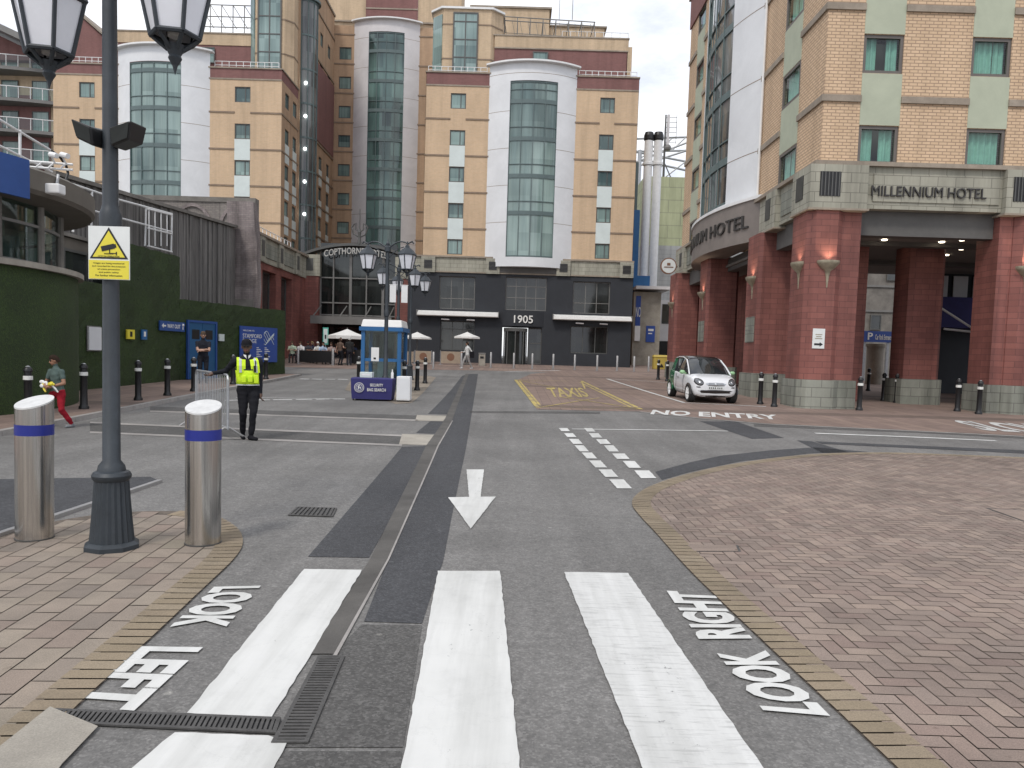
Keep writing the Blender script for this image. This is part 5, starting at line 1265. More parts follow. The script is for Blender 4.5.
def hedge(p, q, z0_, z1_, name, label, th=0.3):
    o = E(name, label, 'hedge wall', ((p[0]+q[0])/2, (p[1]+q[1])/2, g((p[1]+q[1])/2)))
    m = L_(p, q); L = (Vector(q)-Vector(p)).length; k = MB(); n = int(L/0.25); rows = 14
    rnd = random.Random(3)
    P = [[None]*(rows+1) for _ in range(n+1)]
    for i in range(n+1):
        for j in range(rows+1):
            z = z0_+(z1_-z0_)*j/rows
            P[i][j] = k.bm.verts.new(m(L*i/n, rnd.uniform(0, 0.035) if 0 < j < rows else rnd.uniform(0, .02), z+(rnd.uniform(-.015, .02) if j == rows else 0)))
    for i in range(n):
        for j in range(rows): k.bm.faces.new((P[i][j], P[i+1][j], P[i+1][j+1], P[i][j+1]))
    obox(k, m, 0, L, -th, -0.01, z0_, z1_-0.03)
    k.build('hedge_face', M['hedge'], o)
    # single leaves that stand off the surface and roughen its outline
    k = MB()
    for _ in range(int(L*(z1_-z0_)*70)):
        u = rnd.uniform(0, L); z = rnd.uniform(z0_+.05, z1_+0.02); s = rnd.uniform(0.012, 0.028); w = rnd.uniform(0.01, 0.06)
        c = Vector(m(u, w, z)); a = Vector((rnd.uniform(-1, 1), rnd.uniform(-1, 1), rnd.uniform(-1, 1))).normalized(); b = a.orthogonal().normalized()
        k.face([c-a*s, c+b*s*0.45, c+a*s, c-b*s*0.45])
    k.build('leaves', M['hedge'], o, recalc=False)['kind'] = 'stuff'
    return o, m
_u = uline(H1, H2, 119)[0]; _t = (Vector(H2)-Vector(H1)).normalized(); HM = tuple(Vector(H1)+_t*_u)
hedge(H1, HM, 0.2, 3.34, 'hedge_wall', 'short dark green hedge wall with the white notice board beside the round building')
hw, mh = hedge(HM, H2, 0.2, 4.72, 'hedge_wall', 'tallest dark green hedge wall with the yellow sign and the way out sign')
hl, mlw = hedge(H2, H3, 0.3, 3.25, 'hedge_wall', 'lower dark green hedge wall with the blue door and the blue poster')
he, me_ = hedge(H3, H4, 0.4, 3.25, 'hedge_wall', 'short end return of the green hedge wall facing the far hotel')
def on_wall(p, q, x0, y0, x1, y1):
    a, z1_ = uline(p, q, x0, (y0+y1)/2); b, _ = uline(p, q, x1, (y0+y1)/2); _, zt = uline(p, q, (x0+x1)/2, y0); _, zb = uline(p, q, (x0+x1)/2, y1)
    return a, b, zb, zt
def board(name, label, p, q, box, mt, th=0.05, w0=0.06):
    m = L_(p, q); a, b, zb, zt = on_wall(p, q, *box)
    o = E(name, label, 'sign', m((a+b)/2, w0, zb)); k = MB(); obox(k, m, a, b, w0, w0+th, zb, zt); k.build('sign_board', M[mt], o)
    return o, m, (a, b, zb, zt), w0+th
o, m, (a, b, zb, zt), w = board('poster', 'large blue stadium poster with white title and line drawing on the hedge wall', H2, H3, (238, 327, 275, 362), 'blue_sign')
U = lambda f: a+(b-a)*f; Z = lambda f: zb+(zt-zb)*f
k = MB()
for t, u0_, u1_, v0, v1 in (('WELCOME TO', .06, .36, .86, .90), ('STAMFORD', .06, .56, .68, .79), ('BRIDGE', .06, .42, .54, .65)): wall_text(k, t, m, U(u0_), U(u1_), Z(v0), Z(v1), w, 0.006)
for c_ in range(2):
    for i in range(7): obox(k, m, U(.42+.22*c_), U(.42+.22*c_+.06+.09*((i*7+c_*3) % 3)/2), w, w+.005, Z(.40-.05*i), Z(.42-.05*i))
k.build('lettering', M['letter_white'], o)
k = MB()
for i in range(5): k.path([m(U(.62+.28*t/8), w+.004, Z(.80-.05*i+.10*math.sin(t*.8+i))) for t in range(9)], 0.012, 5)
k.build('stadium_drawing', M['panel_mint'], o)
o, m, (a, b, zb, zt), w = board('way_out_sign', 'navy WAY OUT sign with a white arrow on the hedge wall', H1, H2, (157, 321.5, 182, 331), 'royal')
k = MB(); wall_text(k, 'WAY OUT', m, a+(b-a)*.27, a+(b-a)*.8, zb+(zt-zb)*.3, zb+(zt-zb)*.72, w, 0.006, 0.01)
k.loft([[m(a+(b-a)*f, w, zb+(zt-zb)*v) for f, v in ((.06, .5), (.13, .25), (.13, .42), (.22, .42), (.22, .58), (.13, .58), (.13, .75))], [m(a+(b-a)*f, w+.006, zb+(zt-zb)*v) for f, v in ((.06, .5), (.13, .25), (.13, .42), (.22, .42), (.22, .58), (.13, .58), (.13, .75))]])
k.ball(m(a+(b-a)*.91, w, zb+(zt-zb)*.72), 0.05, 8, 6); obox(k, m, a+(b-a)*.895, a+(b-a)*.925, w, w+.006, zb+(zt-zb)*.2, zb+(zt-zb)*.6)
k.build('lettering', M['letter_white'], o)
o, m, (a, b, zb, zt), w = board('notice_board', 'plain grey-white notice board on the tall hedge wall', H1, H2, (85.5, 327, 98, 350), 'panel_white')
k = MB(); obox(k, m, a-.03, b+.03, .05, .07, zb-.03, zt+.03); k.build('notice_frame', M['frame_mid'], o)
o, m, (a, b, zb, zt), w = board('warning_sign', 'small yellow sign with a dark symbol on the tall hedge wall', H1, H2, (124, 329.5, 131.5, 339), 'sign_yellow')
k = MB(); obox(k, m, a+(b-a)*.35, a+(b-a)*.65, w, w+.006, zb+(zt-zb)*.25, zb+(zt-zb)*.8); k.build('symbol', M['black'], o)
o, m, (a, b, zb, zt), w = board('sign', 'small blue hand-washing style sign with a white mark on the tall hedge wall', H1, H2, (139, 329.5, 144, 339.5), 'kiosk_blue')
o['label'] = 'narrow blue sign with a white mark right of the yellow sign'
k = MB(); obox(k, m, a+(b-a)*.3, a+(b-a)*.7, w, w+.006, zb+(zt-zb)*.3, zb+(zt-zb)*.8); k.build('symbol', M['letter_white'], o)
# blue double door in the low hedge
m = mlw; a, _, zb, zt = on_wall(H2, H3, 186.5, 323, 213, 382); b = on_wall(H2, H3, 186.5, 323, 213, 382)[1]
zb = g(28)+.085
for i in range(2):
    ua = a+(b-a)*.5*i+.01; ub = a+(b-a)*.5*(i+1)-.01; k = MB(); obox(k, m, ua, ub, .05, .10, zb, zt); d = k.build('door', M['door_blue'], hl)
    k = MB(); obox(k, m, ub-.2 if i == 0 else ua+.12, ub-.12 if i == 0 else ua+.2, .101, .15, zb+.9, zb+1.3); k.build('handle', M['galv'], d)
    k = MB(); obox(k, m, ua+.15, ub-.15, .101, .108, zb+1.45, zt-.25); k.build('vision_panel', M['glass_dark'], d)
k = MB(); obox(k, m, a-.08, a, .05, .13, zb, zt+.08); obox(k, m, b, b+.08, .05, .13, zb, zt+.08); obox(k, m, a, b, .05, .13, zt, zt+.08); k.build('door_frame', M['royal'], hl)
o, m, (a, b, zb, zt), w = board('notice', 'little pale notice on the hedge right of the blue door', H2, H3, (217, 334, 222, 341), 'panel_mint')
# ribbed boarded wall and old brick walls behind
rb = E('boarded_wall', 'tall dark wall of ribbed weathered boards above the low hedge', 'wall', (-13.3, 31, g(31)))
k = MB(); rnd = random.Random(5); y = 22.0
while y < 36.2:
    wd = rnd.uniform(0.14, 0.3); x = -13.3+rnd.uniform(-.03, .05); k.box(x-.15, x, y, y+wd-.012, g(y), 6.35+0.06*(y-22)); y += wd
k.build('boards', M['ribbed'], rb)
k = MB(); k.loft([[(-13.5, 22, 6.36), (-13.18, 22, 6.36), (-13.18, 22, 6.48), (-13.5, 22, 6.48)], [(-13.5, 36.3, 7.23), (-13.18, 36.3, 7.23), (-13.18, 36.3, 7.35), (-13.5, 36.3, 7.35)]]); k.build('coping', M['concrete_dark'], rb)
ow = E('old_wall', 'weathered grey brown brick wall with blind arches under the hotel', 'wall', (-22, 40, g(40)))
k = MB(); k.box(-36, -13.6, 40, 40.5, g(40)-.2, 9.1); k.build('wall', M['old_brick_grey'], ow)
k = MB(); k.box(-36, -13.6, 39.93, 40.5, 9.1, 9.35); k.build('coping', M['concrete_dark'], ow)
for i in range(5):
    c = -23.9+2.35*i; k = MB(); A = [(c+1.0*math.cos(math.pi*t/12), 7.75+1.25*math.sin(math.pi*t/12)) for t in range(13)]; B = [(c+0.84*math.cos(math.pi*t/12), 7.75+1.09*math.sin(math.pi*t/12)) for t in range(13)]
    pts = A+B[::-1]; k.loft([[(x, 39.9, z) for x, z in pts], [(x, 39.999, z) for x, z in pts]]); k.build('blind_arch', M['old_brick'], ow)
op = E('brick_pier', 'old purple grey brick pier stump with broken edges', 'pier', (-12.9, 37, g(37)))
k = MB(); rnd = random.Random(2); rings = []
for i in range(13):
    z = g(37)-.1+(8.6-g(37))*i/12; j = lambda: rnd.uniform(-.07, .07)
    x1 = -12.25-0.012*i-(0.12 if i > 10 else 0)
    rings.append([(-13.75+j()*.5, 36.4+j(), z), (x1+j(), 36.4+j(), z), (x1+j(), 37.0+j(), z), (-13.75, 37.0, z)])
k.loft(rings); k.build('brickwork', M['old_brick'], op)
k = MB(); k.box(-13.6, -12.4, 36.22, 36.3, g(37), 3.9); k.build('lower_course', M['concrete_dark'], op)
k = MB()
for i in range(9): k.tube((-11.75+.0, 36.8+.15*i, 3.2), (-11.75, 36.8+.15*i, 3.5), .04, n=6)
k.bm.free()
rw = E('terrace_railing', 'white tubular railing and gate on the terrace over the hedge wall', 'railing', (-13, 20, 4.7))
def tr_(px, py, X=-13.0):
    d = ray(px, py); t = X/d.x; return Vector((X, d.y*t, EYE+d.z*t))
k = MB()
for pts in (((-60, 85), (0, 120), (50, 150)), ((-60, 118), (0, 146), (52, 172)), ((72, 184), (120, 200), (172, 214)), ((72, 205), (120, 218), (172, 232))): k.path([tr_(*p) for p in pts], .035, 8)
for a, b in (((20, 130), (20, 175)), ((-40, 96), (-40, 140)), ((74, 184), (73, 232)), ((92, 190), (91, 238)), ((118, 199), (117, 240)), ((146, 207), (145, 246)), ((172, 214), (171, 252))): k.tube(tr_(*a), tr_(*b), .035, n=8)
k.build('handrail', M['white_metal'], rw)
k = MB()
for px in (149, 155, 161, 167): k.tube(tr_(px, 209+(px-149)*.25, -12.8), tr_(px, 246, -12.8), .022, n=6)
for y in (209, 228, 246): k.tube(tr_(148, y, -12.8), tr_(172, y+6, -12.8), .03, n=6)
k.build('gate', M['white_metal'], rw)
k = MB(); k.path([tr_(50, 150), tr_(60, 157), tr_(66, 165), tr_(68, 173), tr_(66, 180), tr_(60, 184)], .04, 6); k.build('cable_duct', M['black'], rw)
k = MB(); k.box(-20, -12.85, 20.5, 28, 4.64, 4.74); k.build('terrace_deck', M['concrete_dark'], rw)
sc1 = at(52, 189, 15.6)
cc = E('security_camera', 'white security camera box under the brown roof edge by the blue fascia', 'camera', sc1)
k = MB(); k.box(sc1.x-.12, sc1.x+.2, 15.5, 15.75, sc1.z-.1, sc1.z+.1); k.build('housing', M['white'], cc, bevel=.03)
k = MB(); k.tube((sc1.x, 15.75, sc1.z+.08), (sc1.x-.05, 15.9, sc1.z+.35), .03, n=6); k.box(sc1.x-.2, sc1.x-.12, 15.5, 15.7, sc1.z-.12, sc1.z+.25); k.build('mount', M['galv'], cc)
sc2 = at(60, 168, 15.6)
cd = E('camera_bracket', 'white camera mast arm with two small cameras above the brown roof edge', 'camera', (sc2.x, 15.6, 5.0))
k = MB()
for dz in (0.05, .16): k.tube((sc2.x-.75, 15.5, 5.05+dz), (sc2.x+.2, 15.7, 5.05+dz), .025, n=6)
for i in range(4): k.tube((sc2.x-.7+.25*i, 15.55, 5.1), (sc2.x-.6+.25*i, 15.58, 5.21), .018, n=6)
k.build('arm', M['white_metal'], cd)
for dx in (-.1, .12):
    k = MB(); k.tube((sc2.x+dx, 15.45, 5.34), (sc2.x+dx+.16, 15.4, 5.30), .055, .055, 10); k.tube((sc2.x+dx, 15.45, 5.34), (sc2.x+dx, 15.6, 5.2), .02, n=6); k.build('small_camera', M['white'], cd)
# ================================================================== street furniture
# -- lamp post with two lanterns (built at the origin, then set out)
def make_lamp():
    o = E('lamp_post', 'lamp', 'street lamp', (0, 0, 0))
    k = MB()
    k.lathe([(.205, 0), (.205, .035), (.17, .06)], (0, 0, 0), 8, rot=math.pi/8)
    k.build('base_plate', M['lamp_paint'], o, local=True)
    k = MB(); k.lathe([(.162, .05), (.148, .2), (.134, .38), (.124, .53)], (0, 0, 0), 40, flute=-.075)
    k.build('fluted_base', M['lamp_paint'], o, local=True)
    k = MB(); k.lathe([(.122, .53), (.138, .55), (.142, .575), (.128, .60), (.102, .61), (.094, .65), (.064, .69), (.057, 2.42), (.076, 2.44), (.08, 2.56), (.066, 2.60), (.056, 2.64), (.05, 4.3), (.09, 4.33), (.09, 4.46), (.05, 4.5), (.06, 4.56), (.02, 4.62), (.0, 4.8)], (0, 0, 0), 24)
    k.build('pole', M['lamp_paint'], o, local=True, smooth=True)
    for s in (-1, 1):
        k = MB(); pts = [(0, 0, 4.40)]+[(s*.62*t/8, 0, 4.40+.22*math.sin(math.pi*t/8*.75)) for t in range(1, 9)]+[(s*.75, 0, 4.62), (s*.80, 0, 4.56)]
        k.path(pts, .022, 8); k.path([(0, 0, 4.1)]+[(s*.5*t/6, 0, 4.1+.36*math.sin(t/6*1.5)) for t in range(1, 7)], .014, 6)
        k.tube((s*.61, 0, 4.42), (s*.61, 0, 4.62), .02, n=8)
        k.build('arm', M['lamp_paint'], o, local=True)
        c = (s*.61, 0, 0); ln = MB(); n = 6
        zb, zt, rb_, rt = 3.81, 4.23, .168, .258
        V = lambda r, z, i, a0=math.pi/6: Vector((c[0]+r*math.cos(a0+2*math.pi*i/n), r*math.sin(a0+2*math.pi*i/n), z))
        for i in range(n):
            ln.tube(V(rb_, zb, i), V(rt, zt, i), .016, n=6)
            ln.tube(V(rb_, zb, i), V(rb_, zb, i+1), .018, n=6); ln.tube(V(rt, zt, i), V(rt, zt, i+1), .016, n=6)
            ln.tube(V(rb_, zb, i), V(.05, zb-.09, i), .016, n=6)
        ln.lathe([(.285, zt+.0), (.275, zt+.03), (.16, zt+.16), (.07, zt+.22), (.06, zt+.27), (.02, zt+.3)], c, n, rot=math.pi/6)
        ln.lathe([(.075, zb-.06), (.055, zb-.10), (.04, zb-.13), (.048, zb-.15), (.02, zb-.2), (.0, zb-.27)], c, 12)
        lf = ln.build('lantern', M['lamp_paint'], o, local=True)
        for i in range(n):
            gm = MB(); gm.face([V(rb_-.006, zb+.012, i), V(rb_-.006, zb+.012, i+1), V(rt-.006, zt-.01, i+1), V(rt-.006, zt-.01, i)]); gm.build('glass_panel', M['lamp_glass'], lf, local=True)
        gm = MB(); gm.lathe([(.05, zb), (.055, zb+.2), (.03, zb+.28)], c, 10); gm.build('bulb', M['white'], lf, local=True)
    return o
lamp = make_lamp()
def put_lamp(src, px, Y, rz, label, first=False):
    p = at(px, 352, Y); loc = (p.x, Y, g(Y)+.01)
    o = dup(src, loc, rz, label, 'black two-lantern street lamps')
    return o
put_lamp(lamp, 385.8, 22.6, math.radians(-12), 'black two-lantern lamp post rising just behind the navy security table')
p2 = put_lamp(lamp, 397.5, 29.5, math.radians(8), 'black two-lantern lamp post with two white banners behind the blue kiosk')
put_lamp(lamp, 410, 33, math.radians(-6), 'farthest two-lantern lamp post right of the blue kiosk')
for s in (-1, 1):
    k = MB(); k.box(s*.22-.12, s*.22+.12, -.02, .02, 3.15, 3.8); k.tube((0, 0, 3.82), (s*.36, 0, 3.82), .015, n=6); b_ = k.build('banner', M['white'], p2, local=True)
b = G(112, 549)
lamp.location = (b.x, b.y, 0.012); lamp.rotation_euler = (0, 0, math.radians(-19)); tag(lamp, 'nearest tall black lamp post with fluted base, two lanterns and a camera warning sign', None, 'black two-lantern street lamps')
for s, yaw, px in ((-1, -8, 0), (1, 10, 0)):               # floodlights clamped to the near pole (local frame is turned by -19 deg)
    k = MB(); c = Matrix.Rotation(math.radians(19), 4, 'Z')
    pts = lambda L: [c @ Vector(p) for p in L]
    sx = s*(.8 if s < 0 else 1)
    R0 = [(sx*.05, -.05, 3.06), (sx*.05, -.08, 3.16), (sx*.05, .05, 3.18), (sx*.05, .05, 3.08)]
    R1_ = [(sx*.075, -.13, 3.04), (sx*.075, -.16, 3.17), (sx*.075, .08, 3.21), (sx*.075, .08, 3.06)]
    R2_ = [(sx*.215, -.15, 3.09), (sx*.245, -.18, 3.22), (sx*.245, .07, 3.24), (sx*.215, .07, 3.11)]
    k.loft([pts(R0), pts(R1_), pts(R2_)])
    fl = k.build('floodlight', M['black'], lamp, local=True, bevel=.012)
    k = MB(); k.face(pts([(sx*.085, -.142, 3.055), (sx*.208, -.16, 3.10), (sx*.232, -.184, 3.21), (sx*.085, -.168, 3.16)])); k.build('lens', M['glass_dark'], fl, local=True)
# camera warning sign strapped to the near pole
ws = E('warning_sign', 'white and yellow camera warning sign with a black triangle strapped to the lamp post', 'sign', (b.x, b.y-.09, 2.08))
YS = b.y-.075
a0 = at(89, 279, YS); a1 = at(130, 227, YS); cx = (a0.x+a1.x)/2; w2 = (a1.x-a0.x)/2; zb = a0.z; zt = a1.z; Hh = zt-zb
k = MB(); k.box(cx-w2, cx+w2, YS-.006, YS, zb, zt); k.build('sign_board', M['sign_white'], ws)
zm = zb+Hh*.36
k = MB(); k.box(cx-w2*.97, cx+w2*.97, YS-.009, YS-.0065, zb+.004, zm); k.build('yellow_panel', M['sign_yellow'], ws)
tri = lambda s, y, dz=0: [(cx-w2*.93*s, y, zm+.012+(1-s)*.075+dz), (cx+w2*.93*s, y, zm+.012+(1-s)*.075+dz), (cx, y, zm+.012+(zt-zm-.02)-(1-s)*.16+dz)]
k = MB(); k.loft([tri(1, YS-.0065), tri(1, YS-.009)]); k.build('triangle_border', M['black'], ws)
k = MB(); k.loft([tri(.84, YS-.0095), tri(.84, YS-.011)]); k.build('triangle', M['sign_yellow'], ws)
k = MB(); mS = S_(YS-.0115)
R = Matrix.Rotation(math.radians(14), 3, 'Y')
cc_ = Vector((cx, YS-.0125, zm+Hh*.24))
def rotbox(x0, x1, z0, z1):
    P = [cc_+R.inverted() @ Vector((x, 0, z)) for x, z in ((x0, z0), (x1, z0), (x1, z1), (x0, z1))]
    k.loft([P, [p+Vector((0, -.002, 0)) for p in P]])
rotbox(-.055, .045, -.017, .02); rotbox(.046, .058, -.012, .014)
k.box(cx+.005, cx+.011, YS-.0145, YS-.0125, zm+Hh*.13, zm+Hh*.22); k.box(cx+.005, cx+.06, YS-.0145, YS-.0125, zm+Hh*.125, zm+Hh*.14); k.box(cx+.055, cx+.062, YS-.0145, YS-.0125, zm+Hh*.10, zm+Hh*.165)
wall_text(k, 'WARNING', mS, cx-.035, cx+.035, zm+.043, zm+.055, .001, .001)
wall_text(k, 'CCTV IN OPERATION', mS, cx-.08, cx+.08, zm+.024, zm+.035, .001, .001)
k.build('camera_symbol', M['black'], ws)
k = MB(); mS2 = S_(YS-.0095)
for i, t in enumerate(('Images are being monitored', 'and recorded for the purposes', 'of crime prevention', 'and public safety', 'For further information')):
    hw_ = (.115, .125, .085, .075, .10)[i]; z = zm-.022-.0225*i
    wall_text(k, t, mS2, cx-hw_, cx+hw_, z-.007, z+.006, .001, .001)
k.build('small_print', M['black'], ws)
k = MB()
for z in (zb+.05, zt-.05): k.lathe([(.064, z-.012), (.066, z-.012), (.066, z+.012), (.064, z+.012)], (b.x, b.y, 0), 20)
k.build('strap', M['galv'], ws)
# -- two big stainless bollards
def make_steel():
    o = E('bollard', '', 'bollard', (0, 0, 0)); n = 40; r = .137; h = 1.10
    k = MB(); top = [(r*math.cos(2*math.pi*i/n), r*math.sin(2*math.pi*i/n)) for i in range(n)]
    sl = lambda x, y: .16*x*.35+.34*y
    k.loft([[(x, y, 0) for x, y in top], [(x, y, .03) for x, y in top], [(x, y, h+sl(x, y)) for x, y in top]], cap=False); k.build('post', M['steel'], o, local=True, smooth=True)
    k = MB(); k.loft([[(x*1.0, y*1.0, h+sl(x, y)) for x, y in top], [(x, y, h+sl(x, y)+.012) for x, y in top]]); k.build('cap', M['cap_white'], o, local=True)
    k = MB(); k.loft([[(x*1.012, y*1.012, .845) for x, y in top], [(x*1.012, y*1.012, .93) for x, y in top]], cap=False); k.build('blue_band', M['band_blue'], o, local=True, smooth=True)
    k = MB(); k.lathe([(.142, 0), (.142, .014), (.137, .014)], (0, 0, 0), 32); k.build('ground_collar', M['iron'], o, local=True)
    return o
sb = make_steel(); q = G(30, 541); sb.location = (q.x, q.y+.06, .011); tag(sb, 'brushed steel bollard with blue band, left of the near lamp post', None, 'wide brushed steel bollards with blue bands')
q = G(200, 546); dup(sb, (q.x, q.y+.06, .011), .25, 'brushed steel bollard with blue band, right of the near lamp post')
sb.rotation_euler = (0, math.radians(.5), -.1)
k = MB(); A = [G(*p) for p in ((160, 482.5), (100, 503), (48, 520.5), (-60, 556))]
for p, q in zip(A, A[1:]):
    d = (q-p).normalized(); nrm = Vector((-d.y, d.x, 0))*.028
    k.loft([[p+nrm, p-nrm, p-nrm+Vector((0, 0, .035)), p+nrm+Vector((0, 0, .035))], [q+nrm, q-nrm, q-nrm+Vector((0, 0, .035)), q+nrm+Vector((0, 0, .035))]])
struct(k.build('metal_edging', M['steel_dull']))
# -- black bollards with white bands
def make_black():
    o = E('bollard', '', 'bollard', (0, 0, 0))
    k = MB(); k.lathe([(.105, 0), (.105, .05), (.085, .08), (.075, .12), (.07, .74), (.082, .76), (.082, .80), (.066, .82), (.066, .92), (.084, .94), (.08, .98), (.045, 1.03), (.0, 1.05)], (0, 0, 0), 16); k.build('post', M['black'], o, local=True, smooth=True)
    k = MB(); k.lathe([(.0735, .76), (.0845, .765), (.0845, .84), (.0735, .845)], (0, 0, 0), 16); k.build('white_band', M['band_white'], o, local=True, smooth=True)
    k = MB(); k.lathe([(.055, 1.012), (.04, 1.035), (.012, 1.052)], (0, 0, 0), 16); k.build('cap', M['galv'], o, local=True, smooth=True)
    return o
bb = make_black(); first = True
GRP = 'black bollards with white bands'
def put_black(loc, label, sc_=1.0):
    global first
    if first: bb.location = loc; tag(bb, label, None, GRP); first = False; o = bb
    else: o = dup(bb, loc, None, label, GRP)
    o.scale = (1, 1, sc_); return o
XK = -9.32
for y, lb in ((14.6, 'black bollard with a yellowish band, nearest along the round green building'), (16.5, 'black bollard with a white band just behind the boy in red trousers'), (18.9, 'black bollard with a white band in front of the yellow wall sign'), (20.5, 'black bollard on the left kerb under the WAY OUT sign'), (22.2, 'black bollard on the left kerb in front of the blue door steward'), (25.6, 'black bollard on the left kerb behind the security officer'), (29.0, 'farthest black bollard on the left kerb below the blue poster')):
    put_black((XK if y < 24 else XK-.1, y, g(y)+.085), lb, .95)
for px, py, lb in ((417, 390.5, 'black bollard right of the white box on the paved island'), (425, 383.5, 'black bollard behind its neighbour on the far end of the island'), (404, 391.5, 'black bollard mostly hidden behind the white box'), (358.5, 384, 'black bollard peeping over the left end of the navy table'), (658, 379.8, 'left of the two far black bollards behind the white car'), (667, 381.3, 'right of the two far black bollards behind the white car'),
                   (760, 404.3, 'left of the two black bollards between the white car and corner column'), (774, 407, 'right of the two black bollards between the white car and corner column'), (859, 410.5, 'black bollard at the right foot of the corner column'), (883, 401, 'black bollard under the portico, left of the middle column'), (896, 403, 'black bollard touching the plinth of the middle column'), (957, 411.5, 'black bollard left of the right-hand column plinth'), (978.5, 414.3, 'black bollard standing against the right-hand column plinth'), (868, 391, 'farthest black bollard in the portico near the pale concrete column')):
    q = G(px, py); put_black((q.x, q.y, g(q.y)+.006), lb, 1.0)
# -- thin steel bollards before the far hotel
tb = E('bollard', '', 'bollard', (0, 0, 0))
k = MB(); k.lathe([(.065, 0), (.065, .98), (.05, 1.0), (0, 1.005)], (0, 0, 0), 14); k.build('post', M['steel_dull'], tb, local=True, smooth=True)
k = MB(); k.lathe([(.085, 0), (.085, .02), (.066, .02)], (0, 0, 0), 14); k.build('base_plate', M['galv'], tb, local=True)
fst = True
for i, (px, Y) in enumerate(((298, 45.5), (333, 45.5), (433.5, 44.5), (461.5, 48.5), (491, 49), (514, 49), (532.5, 49), (553.5, 49.5), (575, 49.5), (597.5, 49.5), (617.5, 50), (634.5, 50), (649, 51))):
    lb = ['slim steel post at the left end of the cafe screen', 'slim steel post at the right end of the cafe screen', 'slim steel post near the beige cafe screen right of the kiosk', 'slim steel post beside the walking pedestrian', 'slim steel post left of the 1905 doorway', 'slim steel post just left of the revolving door', 'slim steel post in front of the revolving door', 'slim steel post just right of the 1905 doorway', 'slim steel post left of the right-hand lower window', 'slim steel post under the right-hand awning', 'slim steel post at the right part of the right-hand lower window', 'slim steel post at the right corner of the charcoal wall', 'slim steel post in front of the grey annex'][i]
    loc = (at(px, 355, Y).x, Y, g(Y)+.006)
    if fst: tb.location = loc; tag(tb, lb, None, 'slim steel posts along the plaza'); fst = False
    else: dup(tb, loc, None, lb, 'slim steel posts along the plaza')
# -- kiosk
KY = 25.2; kx0 = at(361, 350, KY).x; kx1 = at(401, 350, KY).x; kg = g(KY); kz = at(380, 331, KY).z; KD = 1.5
kk = E('kiosk', 'blue framed glass steward kiosk with a white roof behind the navy table', 'kiosk', ((kx0+kx1)/2, KY+KD/2, kg))
for x in (kx0, kx1-.12):
    for y in (KY, KY+KD-.12): k = MB(); k.box(x, x+.12, y, y+.12, kg, kz); k.build('post', M['kiosk_blue'], kk)
k = MB(); k.box(kx0-.06, kx1+.06, KY-.06, KY+KD+.06, kz, kz+.13); k.build('roof_frame', M['kiosk_blue'], kk)
k = MB(); zt = at(380, 319.5, KY).z
k.loft([[(kx0-.02, KY-.02, kz+.13), (kx1+.02, KY-.02, kz+.13), (kx1+.02, KY+KD, kz+.13), (kx0-.02, KY+KD, kz+.13)], [(kx0+.02, KY+.12, zt), (kx1-.02, KY+.12, zt), (kx1-.02, KY+KD-.1, zt), (kx0+.02, KY+KD-.1, zt)]]); k.build('roof', M['awning'], kk, bevel=.03)
zr = at(380, 360, KY).z
for y in (KY+.03, KY+KD-.09):
    k = MB(); k.box(kx0+.12, kx1-.12, y, y+.06, zr-.05, zr+.05); k.build('rail', M['kiosk_blue'], kk)
    k = MB(); k.box(kx0+.12, kx1-.12, y+.025, y+.035, zr+.05, kz); k.build('pane', M['kiosk_glass'], kk)
    k = MB(); k.box(kx0+.12, kx1-.12, y+.025, y+.035, kg+.1, zr-.05); k.build('pane', M['kiosk_glass'], kk)
for x in (kx0+.03, kx1-.09):
    k = MB(); k.box(x, x+.06, KY+.12, KY+KD-.12, zr-.05, zr+.05); k.build('rail', M['kiosk_blue'], kk)
    k = MB(); k.box(x+.025, x+.035, KY+.12, KY+KD-.12, zr+.05, kz); k.build('pane', M['kiosk_glass'], kk)
k = MB(); k.box(kx0+.45, kx0+.75, KY+.6, KY+.9, kg, kg+1.0); k.build('counter', M['galv'], kk)
a = at(371, 361, KY); c = at(379, 347.5, KY)
k = MB(); k.box(a.x, c.x, KY+.012, KY+.02, a.z, c.z); nt_ = k.build('notice', M['white'], kk)
k = MB(); k.box(a.x+.08, a.x+.16, KY+.008, KY+.0115, a.z+.06, a.z+.12); k.build('notice_print', M['black'], nt_)
# -- security table with navy cover
TY = 21.7; gx = g(TY); a = at(350, 390, TY); c = at(393, 390, TY); zt = at(371, 378, TY).z
stb = E('security_table', 'navy covered security table with a round crest and white lettering', 'table', ((a.x+c.x)/2, TY+.3, gx))
k = MB(); ring_ = lambda d, z: [(a.x-d+.03, TY-d, z), ((a.x+c.x)/2, TY-d-.04, z), (c.x+d-.03, TY-d, z), (c.x+d-.03, TY+.6+d, z), ((a.x+c.x)/2, TY+.6+d, z), (a.x-d+.03, TY+.6+d, z)]
k.loft([ring_(-.02, gx+.05), ring_(.0, gx+.3), ring_(.01, zt-.03), ring_(-.01, zt)]); tcov = k.build('cover', M['navy'], stb)
for x in (a.x+.08, c.x-.08):
    for y in (TY+.08, TY+.5): k = MB(); k.tube((x, y, gx), (x, y, gx+.1), .02, n=6); k.build('leg', M['black'], stb)
mT = S_(TY-.035)
k = MB(); wall_text(k, 'SECURITY', mT, a.x+.58, a.x+.95, gx+.42, gx+.50, .01, .006, .01); wall_text(k, 'BAG SEARCH', mT, a.x+.50, a.x+1.03, gx+.28, gx+.37, .01, .006, .01); k.build('lettering', M['letter_white'], tcov)
k = MB(); cx = a.x+.27; cz = gx+.38; n = 28
rg = lambda r, w: [mT(cx+r*math.cos(2*math.pi*i/n), w, cz+r*math.sin(2*math.pi*i/n)) for i in range(n)]
k.loft([rg(.14, .008), rg(.14, .013)]); cr = k.build('crest', M['letter_white'], tcov)
